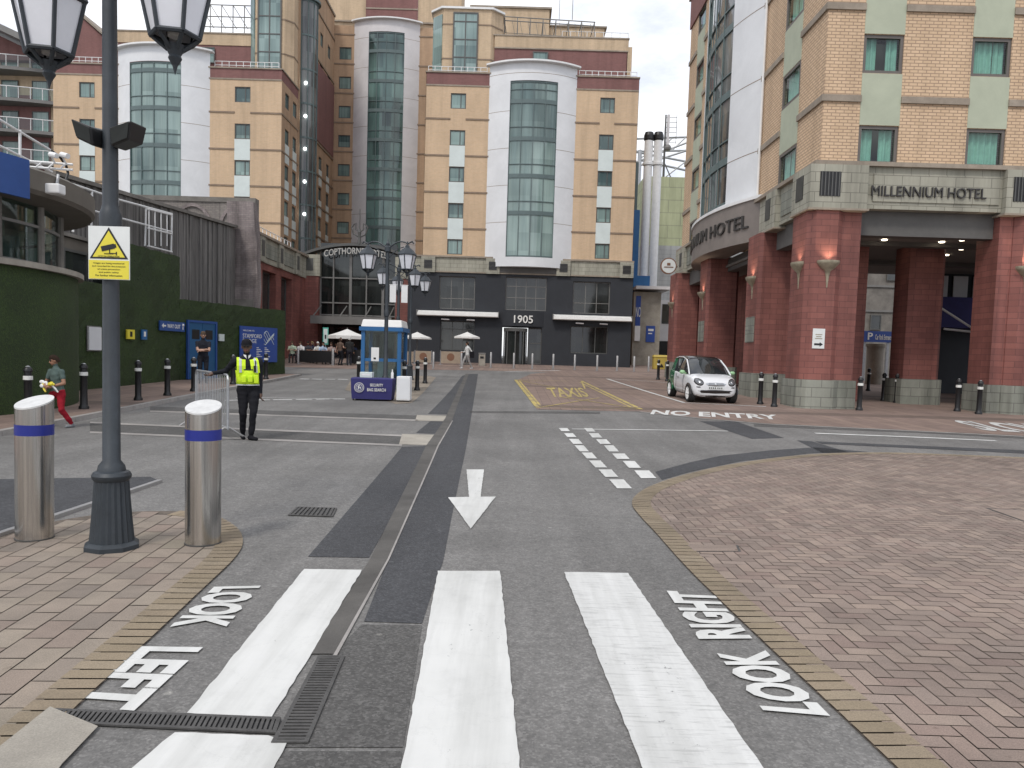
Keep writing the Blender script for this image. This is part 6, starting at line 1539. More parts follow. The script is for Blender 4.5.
k = MB(); k.loft([rg(.125, .0135), rg(.125, .015)]); k.loft([rg(.085, .0175), rg(.085, .019)]); k.build('crest_ring', M['navy'], cr)
k = MB(); k.loft([rg(.098, .0152), rg(.098, .017)]); k.build('crest_disc', M['letter_white'], cr)
k = MB(); k.path([mT(cx-.03, .02, cz-.06), mT(cx-.015, .02, cz-.01), mT(cx-.03, .02, cz+.035), mT(cx+.02, .02, cz+.055)], .014, 6); k.path([mT(cx-.015, .02, cz), mT(cx+.035, .02, cz+.01), mT(cx+.03, .02, cz-.05)], .012, 6); k.build('crest_lion', M['letter_white'], cr)
pa = at(359, 378, TY); pb = at(371.5, 373, TY)
bx = E('box', 'pale blue box lying on the navy security table', 'box', ((pa.x+pb.x)/2, TY+.25, zt))
k = MB(); k.box(pa.x, pb.x, TY+.1, TY+.4, zt+.002, zt+.16); k.build('body', M['panel_mint'], bx, bevel=.01)
k = MB(); k.box(pa.x+.05, pb.x-.05, TY+.094, TY+.099, zt+.06, zt+.11); k.build('label', M['white'], bx)
pa = at(394.5, 378, TY)
bt = E('bottle', 'white spray bottle on the right end of the navy table', 'bottle', (c.x-.06, TY+.2, zt))
k = MB(); k.lathe([(.04, 0), (.04, .15), (.015, .2), (.015, .26)], (c.x-.06, TY+.2, zt), 12); k.build('body', M['white'], bt, smooth=True)
a = at(396.5, 390, TY); c = at(410, 390, TY); zt = at(403, 376.5, TY).z
wb = E('cabinet', 'white box cabinet standing right of the navy table', 'cabinet', ((a.x+c.x)/2, TY+.3, gx))
k = MB(); k.box(a.x, c.x, TY-.02, TY+.4, gx+.04, zt); k.build('body', M['white'], wb, bevel=.015)
k = MB(); k.box(a.x+.03, c.x-.03, TY-.026, TY-.021, gx+.08, zt-.06); k.build('front_panel', M['panel_white'], wb)
for x in (a.x+.05, c.x-.05): k = MB(); k.lathe([(.025, 0), (.025, .04)], (x, TY+.02, gx), 8); k.build('foot', M['black'], wb)
# -- crowd barrier held by the officer
near = G(229, 437); 
pn = Vector((at(228, 400, 12.75).x, 12.75)); pf = Vector((at(196, 400, 14.9).x, 14.9))
br = E('crowd_barrier', 'grey steel crowd barrier seen end-on beside the security officer', 'barrier', ((pn.x+pf.x)/2, (pn.y+pf.y)/2, g(13.5)))
Q = lambda t, z: (pn.x+(pf.x-pn.x)*t, pn.y+(pf.y-pn.y)*t, g(13.5)+z)
k = MB(); k.path([Q(0, .2), Q(0, 1.02), Q(.015, 1.08), Q(.04, 1.1), Q(.96, 1.1), Q(.985, 1.08), Q(1, 1.02), Q(1, .2), Q(0, .2)], .02, 8); k.build('frame', M['galv'], br, smooth=False)
k = MB()
for i in range(1, 20): k.tube(Q(i/20, .2), Q(i/20, 1.1), .008, n=6)
k.build('bars', M['galv'], br)
dd = (pf-pn).normalized(); nn = Vector((-dd.y, dd.x))
for t in (.03, .97):
    k = MB(); c = Q(t, 0)
    k.path([(c[0]+nn.x*.32, c[1]+nn.y*.32, c[2]+.02), (c[0]+nn.x*.05, c[1]+nn.y*.05, c[2]+.2), (c[0]-nn.x*.05, c[1]-nn.y*.05, c[2]+.2), (c[0]-nn.x*.32, c[1]-nn.y*.32, c[2]+.02)], .018, 8); k.build('foot', M['steel_dull'], br)
# -- parasols
def parasol(px, Y, wid, ztop, lb, valance=.12):
    p = at(px, 345, Y); gz = g(Y); o = E('parasol', lb, 'parasol', (p.x, Y, gz), group='white cafe parasols')
    n = 8; zt = at(px, ztop, Y).z; r = wid/2; ze = zt-r*.36
    k = MB(); a0 = math.pi/8
    R = lambda rr, z: [(p.x+rr*math.cos(a0+2*math.pi*i/n), Y+rr*math.sin(a0+2*math.pi*i/n), z) for i in range(n)]
    k.loft([R(.02, zt), R(r*.5, zt-(zt-ze)*.55), R(r, ze), R(r*1.01, ze-valance), R(r*.98, ze-valance), R(r*.98, ze-.02), R(.05, zt-.06)], cap=False); k.build('canopy', M['awning'], o)
    k = MB(); k.tube((p.x, Y, gz), (p.x, Y, zt+.08), .03, n=8); k.build('pole', M['frame_mid'], o)
    k = MB()
    for i in range(n):
        q = R(r*.97, ze-.03)[i]; k.tube((p.x, Y, zt-.1), q, .012, n=5)
    k.build('ribs', M['frame_mid'], o)
    k = MB(); k.lathe([(.3, 0), (.3, .06), (.06, .1)], (p.x, Y, gz), 12); k.build('base', M['frame'], o)
parasol(347, 47.5, 2.35, 329, 'white parasol over the seated crowd left of the kiosk', .2); parasol(417, 53.5, 2.1, 332, 'white parasol just right of the blue kiosk'); parasol(467, 53.5, 1.9, 332, 'white parasol above the walking pedestrian')
# -- cafe screens, planters, bin, menu board, grit bin
def screen(x0, x1, Y, ytop, lb, mt, mark=False):
    a = at(x0, 355, Y); c = at(x1, 355, Y); gz = g(Y); zt = at((x0+x1)/2, ytop, Y).z
    o = E('cafe_screen', lb, 'screen', ((a.x+c.x)/2, Y, gz), group='cafe windbreak screens')
    k = MB(); k.box(a.x+.03, c.x-.03, Y-.012, Y+.012, gz+.12, zt); pn_ = k.build('panel', M[mt], o)
    for x in (a.x, c.x): k = MB(); k.tube((x, Y, gz), (x, Y, zt+.05), .025, n=8); k.lathe([(.16, gz), (.16, gz+.03)], (x, Y, 0), 12); k.build('post', M['galv'], o)
    if mark:
        k = MB(); cx = (a.x+c.x)/2; cz = (gz+zt)/2+.08; k.loft([[(cx+.26*math.cos(t*math.pi/8), Y-.0125, cz+.26*math.sin(t*math.pi/8)) for t in range(16)], [(cx+.26*math.cos(t*math.pi/8), Y-.018, cz+.26*math.sin(t*math.pi/8)) for t in range(16)]]); k.build('round_mark', M['mark_brown'], pn_)
screen(299, 332, 46.2, 350.5, 'black cafe screen in front of the seated crowd', 'black'); screen(349, 361, 46.5, 350, 'short black cafe screen left of the kiosk', 'black')
screen(405, 414, 52.5, 351.5, 'narrow beige cafe screen next to the kiosk', 'wood_pale'); screen(415, 431.5, 52.0, 351, 'beige cafe screen with a brown round mark right of the kiosk', 'wood_pale', True); screen(440.5, 461, 52.0, 351.5, 'beige cafe screen with a brown mark behind the pedestrian', 'wood_pale', True)
p = at(482, 360, 52); o = E('litter_bin', 'square grey litter bin left of the 1905 doorway', 'bin', (p.x, 52, g(52)))
k = MB(); k.box(p.x-.22, p.x+.22, 51.8, 52.2, g(52), g(52)+.8); k.build('body', M['concrete'], o, bevel=.02)
k = MB(); k.box(p.x-.24, p.x+.24, 51.78, 52.22, g(52)+.8, g(52)+.9); k.build('lid', M['frame_mid'], o)
k = MB(); k.box(p.x-.12, p.x+.12, 51.79, 51.799, g(52)+.5, g(52)+.65); k.build('slot', M['black'], o)
p = at(325.5, 345, 47.3); zt = at(325.5, 327.5, 47.3).z; zb = at(325.5, 344.5, 47.3).z; o = E('menu_board', 'pale green framed menu board on a pole above the crowd', 'sign', (p.x, 47.3, g(47.3)))
k = MB(); k.box(p.x-.17, p.x+.17, 47.28, 47.3, zb, zt); fr_ = k.build('frame', M['door_blue'], o); fr_.data.materials[0] = mat('sea_green', (.10, .42, .34), .5)
k = MB(); k.box(p.x-.12, p.x+.12, 47.27, 47.279, zb+.08, zt-.08); k.build('sheet', M['panel_mint'], o); k = MB(); k.box(p.x-.05, p.x+.05, 47.262, 47.269, zb+.35, zb+.6); k.build('print', M['black'], o)
k = MB(); k.tube((p.x, 47.32, g(47.3)), (p.x, 47.32, zb+.1), .025, n=8); k.build('pole', M['galv'], o)
a = at(653, 361, 56); c = at(669, 361, 56); zt = at(660, 355, 56).z; o = E('grit_bin', 'yellow grit bin beyond the two far black bollards', 'bin', ((a.x+c.x)/2, 56, g(56)))
k = MB(); k.box(a.x, c.x, 55.7, 56.3, g(56), zt-.15); k.build('body', M['yellow_bin'], o, bevel=.03)
k = MB(); k.loft([[(a.x-.03, 55.66, zt-.15), (c.x+.03, 55.66, zt-.15), (c.x+.03, 56.34, zt-.15), (a.x-.03, 56.34, zt-.15)], [(a.x+.03, 55.8, zt), (c.x-.03, 55.8, zt), (c.x-.03, 56.3, zt), (a.x+.03, 56.3, zt)]]); k.build('lid', M['yellow_bin'], o)
k = MB(); k.loft([[((a.x+c.x)/2-.16, 55.69, g(56)+.15), ((a.x+c.x)/2+.16, 55.69, g(56)+.15), ((a.x+c.x)/2, 55.69, g(56)+.42)], [((a.x+c.x)/2-.16, 55.68, g(56)+.15), ((a.x+c.x)/2+.16, 55.68, g(56)+.15), ((a.x+c.x)/2, 55.68, g(56)+.42)]]); k.build('mark', M['black'], o)
# -- plaques on the red columns
k = MB(); a = at(812, 348.3, 23.7); c = at(825.2, 328.8, 23.7)
o = E('direction_sign', 'white hotel direction sign with a black arrow on the corner column', 'sign', ((a.x+c.x)/2, 23.7, a.z))
k = MB(); k.box(a.x, c.x, 23.695, 23.717, a.z, c.z); k.build('sign_board', M['sign_white'], o)
k = MB(); W_c = c.x-a.x; Hc = c.z-a.z; y1, y0 = 23.694, 23.690
pts = [(a.x+W_c*f, a.z+Hc*v) for f, v in ((.15, .16), (.6, .16), (.6, .1), (.88, .21), (.6, .32), (.6, .26), (.15, .26))]
k.loft([[(x, y1, z) for x, z in pts], [(x, y0, z) for x, z in pts]]); k.build('arrow', M['black'], o)
k = MB()
for i, (f0, f1) in enumerate(((.22, .78), (.28, .72), (.2, .8))): k.box(a.x+W_c*f0, a.x+W_c*f1, y0, y1, a.z+Hc*(.68-.1*i), a.z+Hc*(.72-.1*i))
k.build('print', M['bronze'], o)
for (Y0_, lb) in ((28.1, 'grey plaque low on the second red column'), (35.0, 'grey plaque low on the red column behind the white car')):
    X0_ = 8.9 if Y0_ < 30 else 8.75
    o = E('plaque', lb, 'sign', (X0_-.01, Y0_+.7, g(Y0_)+2.2)); k = MB(); k.box(X0_-.03, X0_-.002, Y0_+.25, Y0_+1.25, g(Y0_)+2.05, g(Y0_)+3.0); k.build('plate', M['plinth'], o)
    k = MB(); k.box(X0_-.034, X0_-.0305, Y0_+.3, Y0_+1.2, g(Y0_)+2.5, g(Y0_)+2.53); k.build('seam', M['frame_mid'], o)
# ================================================================== the small white car
M['car_white'] = mat('car_paint_white', (0.72, 0.73, 0.74), 0.22, 0.02, 2, coat=0.6)
M['car_green'] = mat('car_paint_green', (0.012, 0.13, 0.05), 0.25, 0.05, 2, coat=0.6)
M['car_black'] = mat('car_paint_black', (0.015, 0.013, 0.013), 0.2, 0.05, 2, coat=0.5)
M['car_glass'] = mat('car_glass', (0.02, 0.024, 0.026), 0.05, 0.3, 3, spec=0.8)
M['tyre'] = mat('tyre', (0.02, 0.02, 0.02), 0.85, 0.2, 20)
M['mirror_green'] = mat('mirror_green', (0.30, 0.52, 0.28), 0.3, 0.05)
M['chrome'] = mat('chrome_grey', (0.45, 0.46, 0.47), 0.25, 0.05, 4, metal=0.8)
M['light_lens'] = mat('headlight_lens', (0.10, 0.105, 0.11), 0.08, 0.2, 10, spec=0.8, coat=0.5)
cy = 26.15; car = E('parked_car', 'small white hatchback with black roof and green rear pillar by the red columns', 'car', (6.47, cy, g(cy)+.008), math.radians(2.7))
# local frame: front towards -Y, x to the car's left
car.scale = (.94, .95, .955); car.rotation_euler = (math.atan2(g(27.4)-g(24.9), 2.5), 0, math.radians(2.7))
def sect(y, zb, wb, wm, zm, wt, zt, ztop, wtop):
    h = [(0, zb), (wb*.7, zb), (wb, zb+.04), (wm, zm-.16), (wm*1.005, zm), (wt+.03, zt-.05), (wt, zt), (wtop, ztop), (wtop*.5, ztop+.012), (0, ztop+.018)]
    return [(x, y, z) for x, z in h] + [(-x, y, z) for x, z in h[-2:0:-1]]
S = [(-1.76, .42, .46, .52, .52, .48, .60, .62, .40), (-1.735, .26, .58, .63, .50, .57, .66, .71, .45), (-1.66, .2, .66, .73, .52, .66, .74, .79, .52), (-1.50, .18, .70, .79, .55, .72, .82, .87, .58), (-1.2, .18, .72, .825, .58, .76, .87, .93, .62), (-.9, .18, .74, .832, .60, .78, .905, .975, .66), (-.6, .18, .74, .832, .62, .785, .93, .965, .68),
     (0, .18, .74, .832, .64, .79, .955, .97, .70), (.7, .18, .74, .832, .66, .79, .985, .99, .70), (1.2, .2, .74, .83, .68, .775, 1.01, 1.015, .68), (1.5, .26, .70, .80, .70, .74, 1.02, 1.025, .62), (1.66, .32, .64, .74, .70, .68, 1.0, 1.01, .56), (1.73, .42, .54, .62, .70, .58, .92, .94, .44)]
k = MB(); k.loft([sect(*s) for s in S]); body = k.build('body', [M['car_white'], M['car_green'], M['car_black']], car, local=True, smooth=True)
for p in body.data.polygons:
    c = p.center
    if c.y > .95 and c.z > .3: p.material_index = 1
    if c.z < .22: p.material_index = 2
sub = body.modifiers.new('sub', 'SUBSURF'); sub.levels = 1; sub.render_levels = 2
from mathutils.bvhtree import BVHTree
bpy.context.view_layer.update(); _dg = bpy.context.evaluated_depsgraph_get(); _dg.update()
_me = bpy.data.meshes.new_from_object(body.evaluated_get(_dg)); BV = BVHTree.FromPolygons([v.co.copy() for v in _me.vertices], [tuple(p.vertices) for p in _me.polygons]); bpy.data.meshes.remove(_me)
def front(x, z, off=.0):
    h = BV.ray_cast(Vector((x, -4, z)), Vector((0, 1, 0)))
    return Vector((x, (h[0].y if h[0] else -1.7)-off, z))
def patch(name, outline, m, off=.012, parent=None, inner=.0):
    cx_ = sum(p[0] for p in outline)/len(outline); cz_ = sum(p[1] for p in outline)/len(outline); k = MB()
    rings = []
    for f, o_ in ((1.0, -.02), (1.0, off), (.85, off+inner*.6), (.55, off+inner), (.2, off+inner)):
        rings.append([front(cx_+(x-cx_)*f, cz_+(z-cz_)*f, o_) for x, z in outline])
    k.loft(rings); return k.build(name, m, parent or car, local=True, smooth=True)
# cabin: glass house, roof, pillars
cb = [(-.98, .955, .70), (-.62, 1.22, .655), (-.22, 1.45, .595), (-.10, 1.495, .575), (.3, 1.535, .57), (.9, 1.53, .57), (1.3, 1.48, .56), (1.45, 1.40, .56), (1.62, 1.0, .62)]
base = [(-.98, .94, .72), (-.62, .945, .765), (-.22, .95, .775), (-.1, .95, .775), (.3, .955, .775), (.9, .98, .77), (1.3, 1.0, .745), (1.45, 1.0, .73), (1.66, .98, .66)]
k = MB(); k.loft([[(b[2], b[0], b[1]), (c[2]+.012, c[0], c[1]-.05), (c[2]-.05, c[0], c[1]), (0, c[0]-(.06 if i < 3 else 0), c[1]+.02), (-c[2]+.05, c[0], c[1]), (-c[2]-.012, c[0], c[1]-.05), (-b[2], b[0], b[1])] for i, (b, c) in enumerate(zip(base, cb))]); k.build('cabin_glass', M['car_glass'], car, local=True, smooth=True)
k = MB(); k.loft([[(c[2]+.02, c[0], c[1]-.03), (c[2]-.05, c[0], c[1]+.014), (0, c[0], c[1]+.036), (-c[2]+.05, c[0], c[1]+.014), (-c[2]-.02, c[0], c[1]-.03)] for c in cb[2:8]], closed=False); rf = k.build('roof', M['car_black'], car, local=True, smooth=True); rf.modifiers.new('s', 'SOLIDIFY').thickness = .02
for s in (-1, 1):
    k = MB(); k.path([(s*.735, -1.02, .94), (s*.675, -.62, 1.215), (s*.615, -.22, 1.42)], .028, 8); k.path([(s*.615, -.22, 1.42), (s*.60, .3, 1.505), (s*.60, .9, 1.50), (s*.59, 1.3, 1.455)], .022, 8); k.build('pillar', M['car_white'], car, local=True)
    k = MB(); k.loft([[(s*.783, .28, .95), (s*.785, .36, .95), (s*.60, .36, 1.49), (s*.60, .28, 1.49)], [(s*.76, .28, .95), (s*.76, .36, .95), (s*.57, .36, 1.49), (s*.57, .28, 1.49)]]); k.build('door_pillar', M['car_black'], car, local=True)
    k = MB(); k.loft([[(s*.782, 1.0, .97), (s*.70, 1.62, .98), (s*.605, 1.44, 1.42), (s*.605, 1.2, 1.47)], [(s*.74, 1.0, .97), (s*.66, 1.66, .98), (s*.56, 1.46, 1.42), (s*.56, 1.2, 1.47)]]); k.build('rear_pillar', M['car_green'], car, local=True)
    k = MB(); k.ball((s*.90, -.70, 1.0), .10, 12, 8, (1.05, .7, .72)); k.tube((s*.76, -.68, .955), (s*.86, -.68, .985), .03, n=6); k.build('wing_mirror', M['mirror_green'], car, local=True, smooth=True)
    # headlight, fog slot, door lines
    ov = lambda cx, cz, rx, rz, sk=0: [(cx+rx*math.cos(2*math.pi*i/20)+s*sk*math.sin(2*math.pi*i/20), cz+rz*math.sin(2*math.pi*i/20)) for i in range(20)]
    hd = patch('headlight', ov(s*.575, .715, .150, .125, .03), M['car_black'], .008, None, .012)
    patch('lens', ov(s*.575, .715, .122, .100, .025), M['light_lens'], .018, hd, .016)
    patch('reflector', ov(s*.565, .725, .050, .045), M['chrome'], .036, hd, .010)
    patch('fog_light', ov(s*.60, .545, .075, .022), M['car_black'], .006, None, .004)
    for ya, yb_, zc in ((-.62, .30, .955), (.34, 1.1, .96)):
        k = MB(); k.box(s*.834, s*.842, ya, ya+.012, .28, .93); k.build('door_seam', M['car_black'], car, local=True)
        k = MB(); k.tube((s*.845, yb_-.28, .80), (s*.845, yb_-.12, .80), .016, n=6); k.build('door_handle', M['chrome'], car, local=True)
    for yw in (-1.245, 1.245):
        k = MB(); n = 28
        k.loft([[(s*x, yw+r*math.cos(2*math.pi*i/n), .305+r*math.sin(2*math.pi*i/n)) for i in range(n)] for x, r in ((.62, .24), (.62, .30), (.66, .305), (.81, .305), (.845, .29), (.845, .215), (.80, .20))]); ty = k.build('wheel', M['tyre'], car, local=True, smooth=True)
        k = MB(); k.loft([[(s*x, yw+r*math.cos(2*math.pi*i/n), .305+r*math.sin(2*math.pi*i/n)) for i in range(n)] for x, r in ((.80, .215), (.846, .215), (.846, .195), (.815, .185), (.81, .01))])
        for j in range(6):
            a = 2*math.pi*j/6; k.tube((s*.83, yw, .305), (s*.838, yw+.195*math.cos(a), .305+.195*math.sin(a)), .026, .02, 6)
        k.ball((s*.83, yw, .305), .045, 10, 6); k.build('rim', M['white'], ty, local=True)
        k = MB(); A = [(yw+.37*math.cos(math.pi*t/14), .30+.36*math.sin(math.pi*t/14)) for t in range(15)]; B = [(yw+.315*math.cos(math.pi*t/14), .30+.315*math.sin(math.pi*t/14)) for t in range(15)]
        k.loft([[(s*.80, y, z) for y, z in A+B[::-1]], [(s*.838, y, z) for y, z in A+B[::-1]]]); k.build('wheel_arch', M['car_black'] if yw < 0 else M['car_green'], car, local=True)
gr = patch('grille', [(-.36, .665), (-.22, .70), (0, .71), (.22, .70), (.36, .665), (.29, .60), (0, .575), (-.29, .60)], M['chrome'], .008, None, .006)
for i in range(4): patch('grille_slat', [(-.26, .600+.024*i), (.26, .600+.024*i), (.26, .609+.024*i), (-.26, .609+.024*i)], M['frame'], .016, gr, .002)
patch('badge', [(.05*math.cos(2*math.pi*i/16), .645+.05*math.sin(2*math.pi*i/16)) for i in range(16)], M['chrome'], .022, None, .012)
pl = patch('number_plate', [(-.26, .475), (.26, .475), (.26, .575), (-.26, .575)], M['sign_white'], .022, None, .001)
for i in range(7): patch('plate_mark', [(-.225+.066*i+(.02 if i > 3 else 0)+dx, z) for dx, z in ((-.016, .497), (.02, .497), (.02, .553), (-.016, .553))], M['black'], .0245, pl, .0005)
patch('lower_grille', [(-.62, .415), (-.5, .445), (0, .455), (.5, .445), (.62, .415), (.5, .35), (0, .335), (-.5, .35)], M['car_black'], .006, None, .004)
patch('chin_spoiler', [(-.60, .265), (0, .275), (.60, .265), (.56, .215), (0, .205), (-.56, .215)], M['car_black'], .006, None, .004)
patch('bonnet_seam', [(-.56, .795), (-.3, .775), (0, .768), (.3, .775), (.56, .795), (.56, .802), (.3, .782), (0, .775), (-.3, .782), (-.56, .802)], M['car_black'], .002, None, .001) if False else None
for s in (-1, 1):
    k = MB(); k.tube((s*.05, -1.08, .95), (s*.05+.42, -.92, 1.02), .009, n=5); k.build('wiper', M['black'], car, local=True)
# ================================================================== people
SKIN = {'dark': (0.105, 0.058, 0.038), 'tan': (0.30, 0.155, 0.095), 'fair': (0.42, 0.25, 0.18)}
def cm(name, c, r=0.92): return mat(name, c, r, 0.18, 9, bump=0.15, bscale=25, spec=0.2)
PM = {n: mat('skin_'+n, c, 0.55, 0.08, 12) for n, c in SKIN.items()}
def cloth(c):
    key = 'cloth_%02d_%02d_%02d' % tuple(int(99*v) for v in c)
    if key not in PM: PM[key] = cm(key, c)
    return PM[key]
PM['eye'] = mat('eye', (0.02, 0.016, 0.014), 0.3, 0.0); PM['lip'] = mat('lip', (0.22, 0.08, 0.07), 0.5, 0.05)
def ik(a, t, l1, l2, pole):
    a = Vector(a); t = Vector(t); d = t-a; L = min(d.length, (l1+l2)*.999); d = d.normalized()
    x = (l1*l1-l2*l2+L*L)/(2*L); h = math.sqrt(max(l1*l1-x*x, 0)); p = Vector(pole); p = (p-d*p.dot(d)).normalized()
    return a+d*x+p*h, a+d*L
class Lump:
    def __init__(s): s.mb = MB(); s.prims = []
    def cap(s, p, q, r0, r1, mt):
        p = Vector(p); q = Vector(q); s.mb.tube(p, q, r0, r1, 12); s.mb.ball(p, r0, 12, 8); s.mb.ball(q, r1, 12, 8); s.prims.append((p, q, r0, r1, mt))
    def ell(s, c, r, mt, sc=(1, 1, 1)):
        s.mb.ball(c, r, 14, 10, sc); s.prims.append((Vector(c), Vector(c), r*min(sc), r*min(sc), mt))
    def solid(s, rings, mt):
        s.mb.loft(rings)
        for ra, rb_ in zip(rings, rings[1:]):
            ca = sum((Vector(v) for v in ra), Vector())/len(ra); cb2 = sum((Vector(v) for v in rb_), Vector())/len(rb_)
            ry = max(abs(Vector(v).y-ca.y) for v in ra); rx = max(abs(Vector(v).x-ca.x) for v in ra); e = Vector((max(rx-ry, 0), 0, 0))
            for f in (-1, -.5, 0, .5, 1): s.prims.append((ca+e*f, cb2+e*f, ry, ry, mt))
    def mesh(s, name, vox, mats, smooth_it=4):
        bmesh.ops.recalc_face_normals(s.mb.bm, faces=s.mb.bm.faces[:])
        me = bpy.data.meshes.new(name); s.mb.bm.to_mesh(me); s.mb.bm.free()
        o = bpy.data.objects.new(name, me); COL.objects.link(o)
        r = o.modifiers.new('r', 'REMESH'); r.mode = 'VOXEL'; r.voxel_size = vox
        sm = o.modifiers.new('s', 'SMOOTH'); sm.factor = .5; sm.iterations = smooth_it
        dg = bpy.context.evaluated_depsgraph_get(); dg.update()
        m2 = bpy.data.meshes.new_from_object(o.evaluated_get(dg)); bpy.data.objects.remove(o)
        names = []
        for p in s.prims:
            if p[4] not in names: names.append(p[4])
        m2.materials.clear()
        for n in names: m2.materials.append(mats[n])
        for f in m2.polygons:
            c = f.center; best = 1e9; bi = 0
            for p, q, r0, r1, mt in s.prims:
                d = q-p; L2 = d.length_squared
                t = 0 if L2 < 1e-9 else max(0, min(1, (c-p).dot(d)/L2)); rr = r0+(r1-r0)*t
                v = (c-(p+d*t)).length-rr
                if mt in ('eye', 'lip'): v -= .002
                if v < best: best = v; bi = names.index(mt)
            f.material_index = bi; f.use_smooth = True
        co = [v.co.copy() for v in m2.vertices]; clothv = [True]*len(co); nrm_ = [v.normal.copy() for v in m2.vertices]
        for f in m2.polygons:
            if names[f.material_index] in ('skin', 'eye', 'lip', 'shoe'):
                for i in f.vertices: clothv[i] = False
        for i, v in enumerate(m2.vertices):
            if clothv[i]:
                q = co[i]; v.co = q+nrm_[i]*(.011*noise.noise(Vector((q.x*9, q.y*9, q.z*15)))+.0025*noise.noise(Vector((q.x*22+5, q.y*22, q.z*30))))
        m2.name = name
        return m2
def hand(B, w, d, side, up, sk, h, curl=.35):
    """palm, four unequal bent fingers and a thumb from the wrist w along direction d"""
    d = Vector(d).normalized(); side = Vector(side); side = (side-d*side.dot(d)).normalized(); nrm = d.cross(side)
    L = .105*h; w = Vector(w)
    B.cap(w, w+d*L*.28, .019*h, .02*h, sk)
    for f, (off, ln) in enumerate(((-.5, .40), (-.17, .47), (.17, .44), (.5, .34))):
        r = .0052*h; k0 = w+d*L*.50+side*(off*.043*h); B.cap(w+d*L*.15+side*(off*.03*h), k0, .0085*h, .0072*h, sk)
        k1 = k0+(d*math.cos(curl)+nrm*math.sin(curl))*L*ln*.55; k2 = k1+(d*math.cos(curl*2.2)+nrm*math.sin(curl*2.2))*L*ln*.5
        B.cap(k0, k1, r*1.15, r, sk); B.cap(k1, k2, r, r*.85, sk)
    t0 = w+d*L*.12-side*.018*h; t1 = t0+(d*.6-side*.7+nrm*.3).normalized()*L*.3; t2 = t1+(d*.9-side*.2+nrm*.35).normalized()*L*.24
    B.cap(t0, t1, .0085*h, .0068*h, sk); B.cap(t1, t2, .0066*h, .0052*h, sk)
def person(label, loc, rz, h, out, hipz=None, feet=None, knees=((0, -1, 0), (0, -1, 0)), hands=None, lean=(0, 0), head=(0, 0), vox=.012, group=None, hair='short', elbow=((-.6, .8, -.3), (.6, .8, -.3)), seated=False, fat=1.0, face=True):
    """local frame: faces -Y, the figure's right hand is at -X"""
    o = E('person', label, 'person', loc, rz, group); B = Lump(); sk = 'skin'
    mats = {'skin': PM[out['skin']], 'top': cloth(out['top']), 'legs': cloth(out['legs']), 'shoe': cloth(out.get('shoe', (.03, .03, .03))), 'sleeve': cloth(out.get('sleeve', out['top'])), 'sole': cloth(out.get('sole', (.3, .3, .3))), 'eye': PM['eye'], 'lip': PM['lip'] if out['skin'] != 'dark' else PM['skin_dk'] if 'skin_dk' in PM else PM['lip']}
    hz = hipz if hipz else .52*h
    lx, ly = lean
    T = lambda t: Vector((lx*t, ly*t, hz+(.815*h-.52*h)*t))        # along the spine: 0 hips, 1 shoulders
    def el(t, rx, ry, dy=0): c = T(t); return [(c.x+rx*h*fat*math.cos(2*math.pi*i/16), c.y+dy*h+ry*h*fat*math.sin(2*math.pi*i/16), c.z) for i in range(16)]
    B.solid([el(-.22, .07, .055), el(-.1, .092, .068), el(.05, .096, .07)], 'legs')
    B.solid([el(.03, .094, .068), el(.25, .088, .062), el(.5, .094, .064), el(.75, .103, .066, -.004), el(.92, .10, .056), el(1.03, .065, .045), el(1.1, .035, .034)], 'top')
    sh = T(.93); nk = T(1.08); hc = T(1)+Vector((head[0]*.02*h, -.018*h, .115*h))
    B.cap(nk-Vector((0, -.004*h, .02*h)), hc-Vector((0, -.012*h, .035*h)), .031*h, .029*h, sk)
    ct, stn = math.cos(head[0]), math.sin(head[0]); tl = head[1]
    def hp(x, y, z):                                             # head frame: turn about the neck, nod forward
        y2 = y*math.cos(tl)-z*math.sin(tl)*-1*-1; z2 = z*math.cos(tl)+y*math.sin(tl)
        y2 = y*math.cos(tl)-z*math.sin(tl)
        return hc+Vector((x*ct-y2*stn, x*stn+y2*ct, z2))*h
    B.ell(hp(0, .004, .012), .052*h, sk, (.86, 1.02, 1.06)); B.ell(hp(0, -.012, -.022), .040*h, sk, (.86, .95, 1.05)); B.ell(hp(0, -.03, -.048), .018*h, sk, (1.1, .8, .8))
    if face:
        B.cap(hp(0, -.050, .004), hp(0, -.059, -.014), .0055*h, .008*h, sk)
        for s in (-1, 1):
            B.ell(hp(s*.0465, .004, -.006), .014*h, sk, (.5, .8, 1.25)); B.ell(hp(s*.019, -.0475, .004), .0062*h, 'eye', (1.2, .6, .7)); B.cap(hp(s*.009, -.050, .014), hp(s*.029, -.046, .014), .0042*h, .004*h, 'eye')
        B.cap(hp(-.012, -.0505, -.032), hp(.012, -.0505, -.032), .0042*h, .0042*h, 'lip')
    if feet is None: feet = ((-.06*h, 0, 0), (.06*h, 0, 0))
    ul, ll = .245*h, .245*h
    for i, s in enumerate((-1, 1)):
        hj = T(0)+Vector((s*.052*h, 0, -.012*h)); ft = Vector(feet[i])+Vector((0, 0, .045*h))
        kn, an = ik(hj, ft, ul, ll, knees[i])
        B.cap(hj, kn, .058*h*fat, .038*h, 'legs'); B.cap(kn, an+(kn-an)*.12, .037*h, .029*h, 'legs')
        fd = Vector(out.get('toe', ((0, -1, 0), (0, -1, 0)))[i]).normalized()
        B.cap(an+Vector((0, 0, .0)), an-Vector((0, 0, .022*h))+fd*.01*h, .024*h, .024*h, 'shoe')
        B.cap(an-fd*.02*h-Vector((0, 0, .022*h)), an+fd*.085*h-Vector((0, 0, .027*h)), .023*h, .018*h, 'shoe')
    if hands is None: hands = ((-.15*h, -.02*h, .47*h), (.15*h, -.02*h, .47*h))
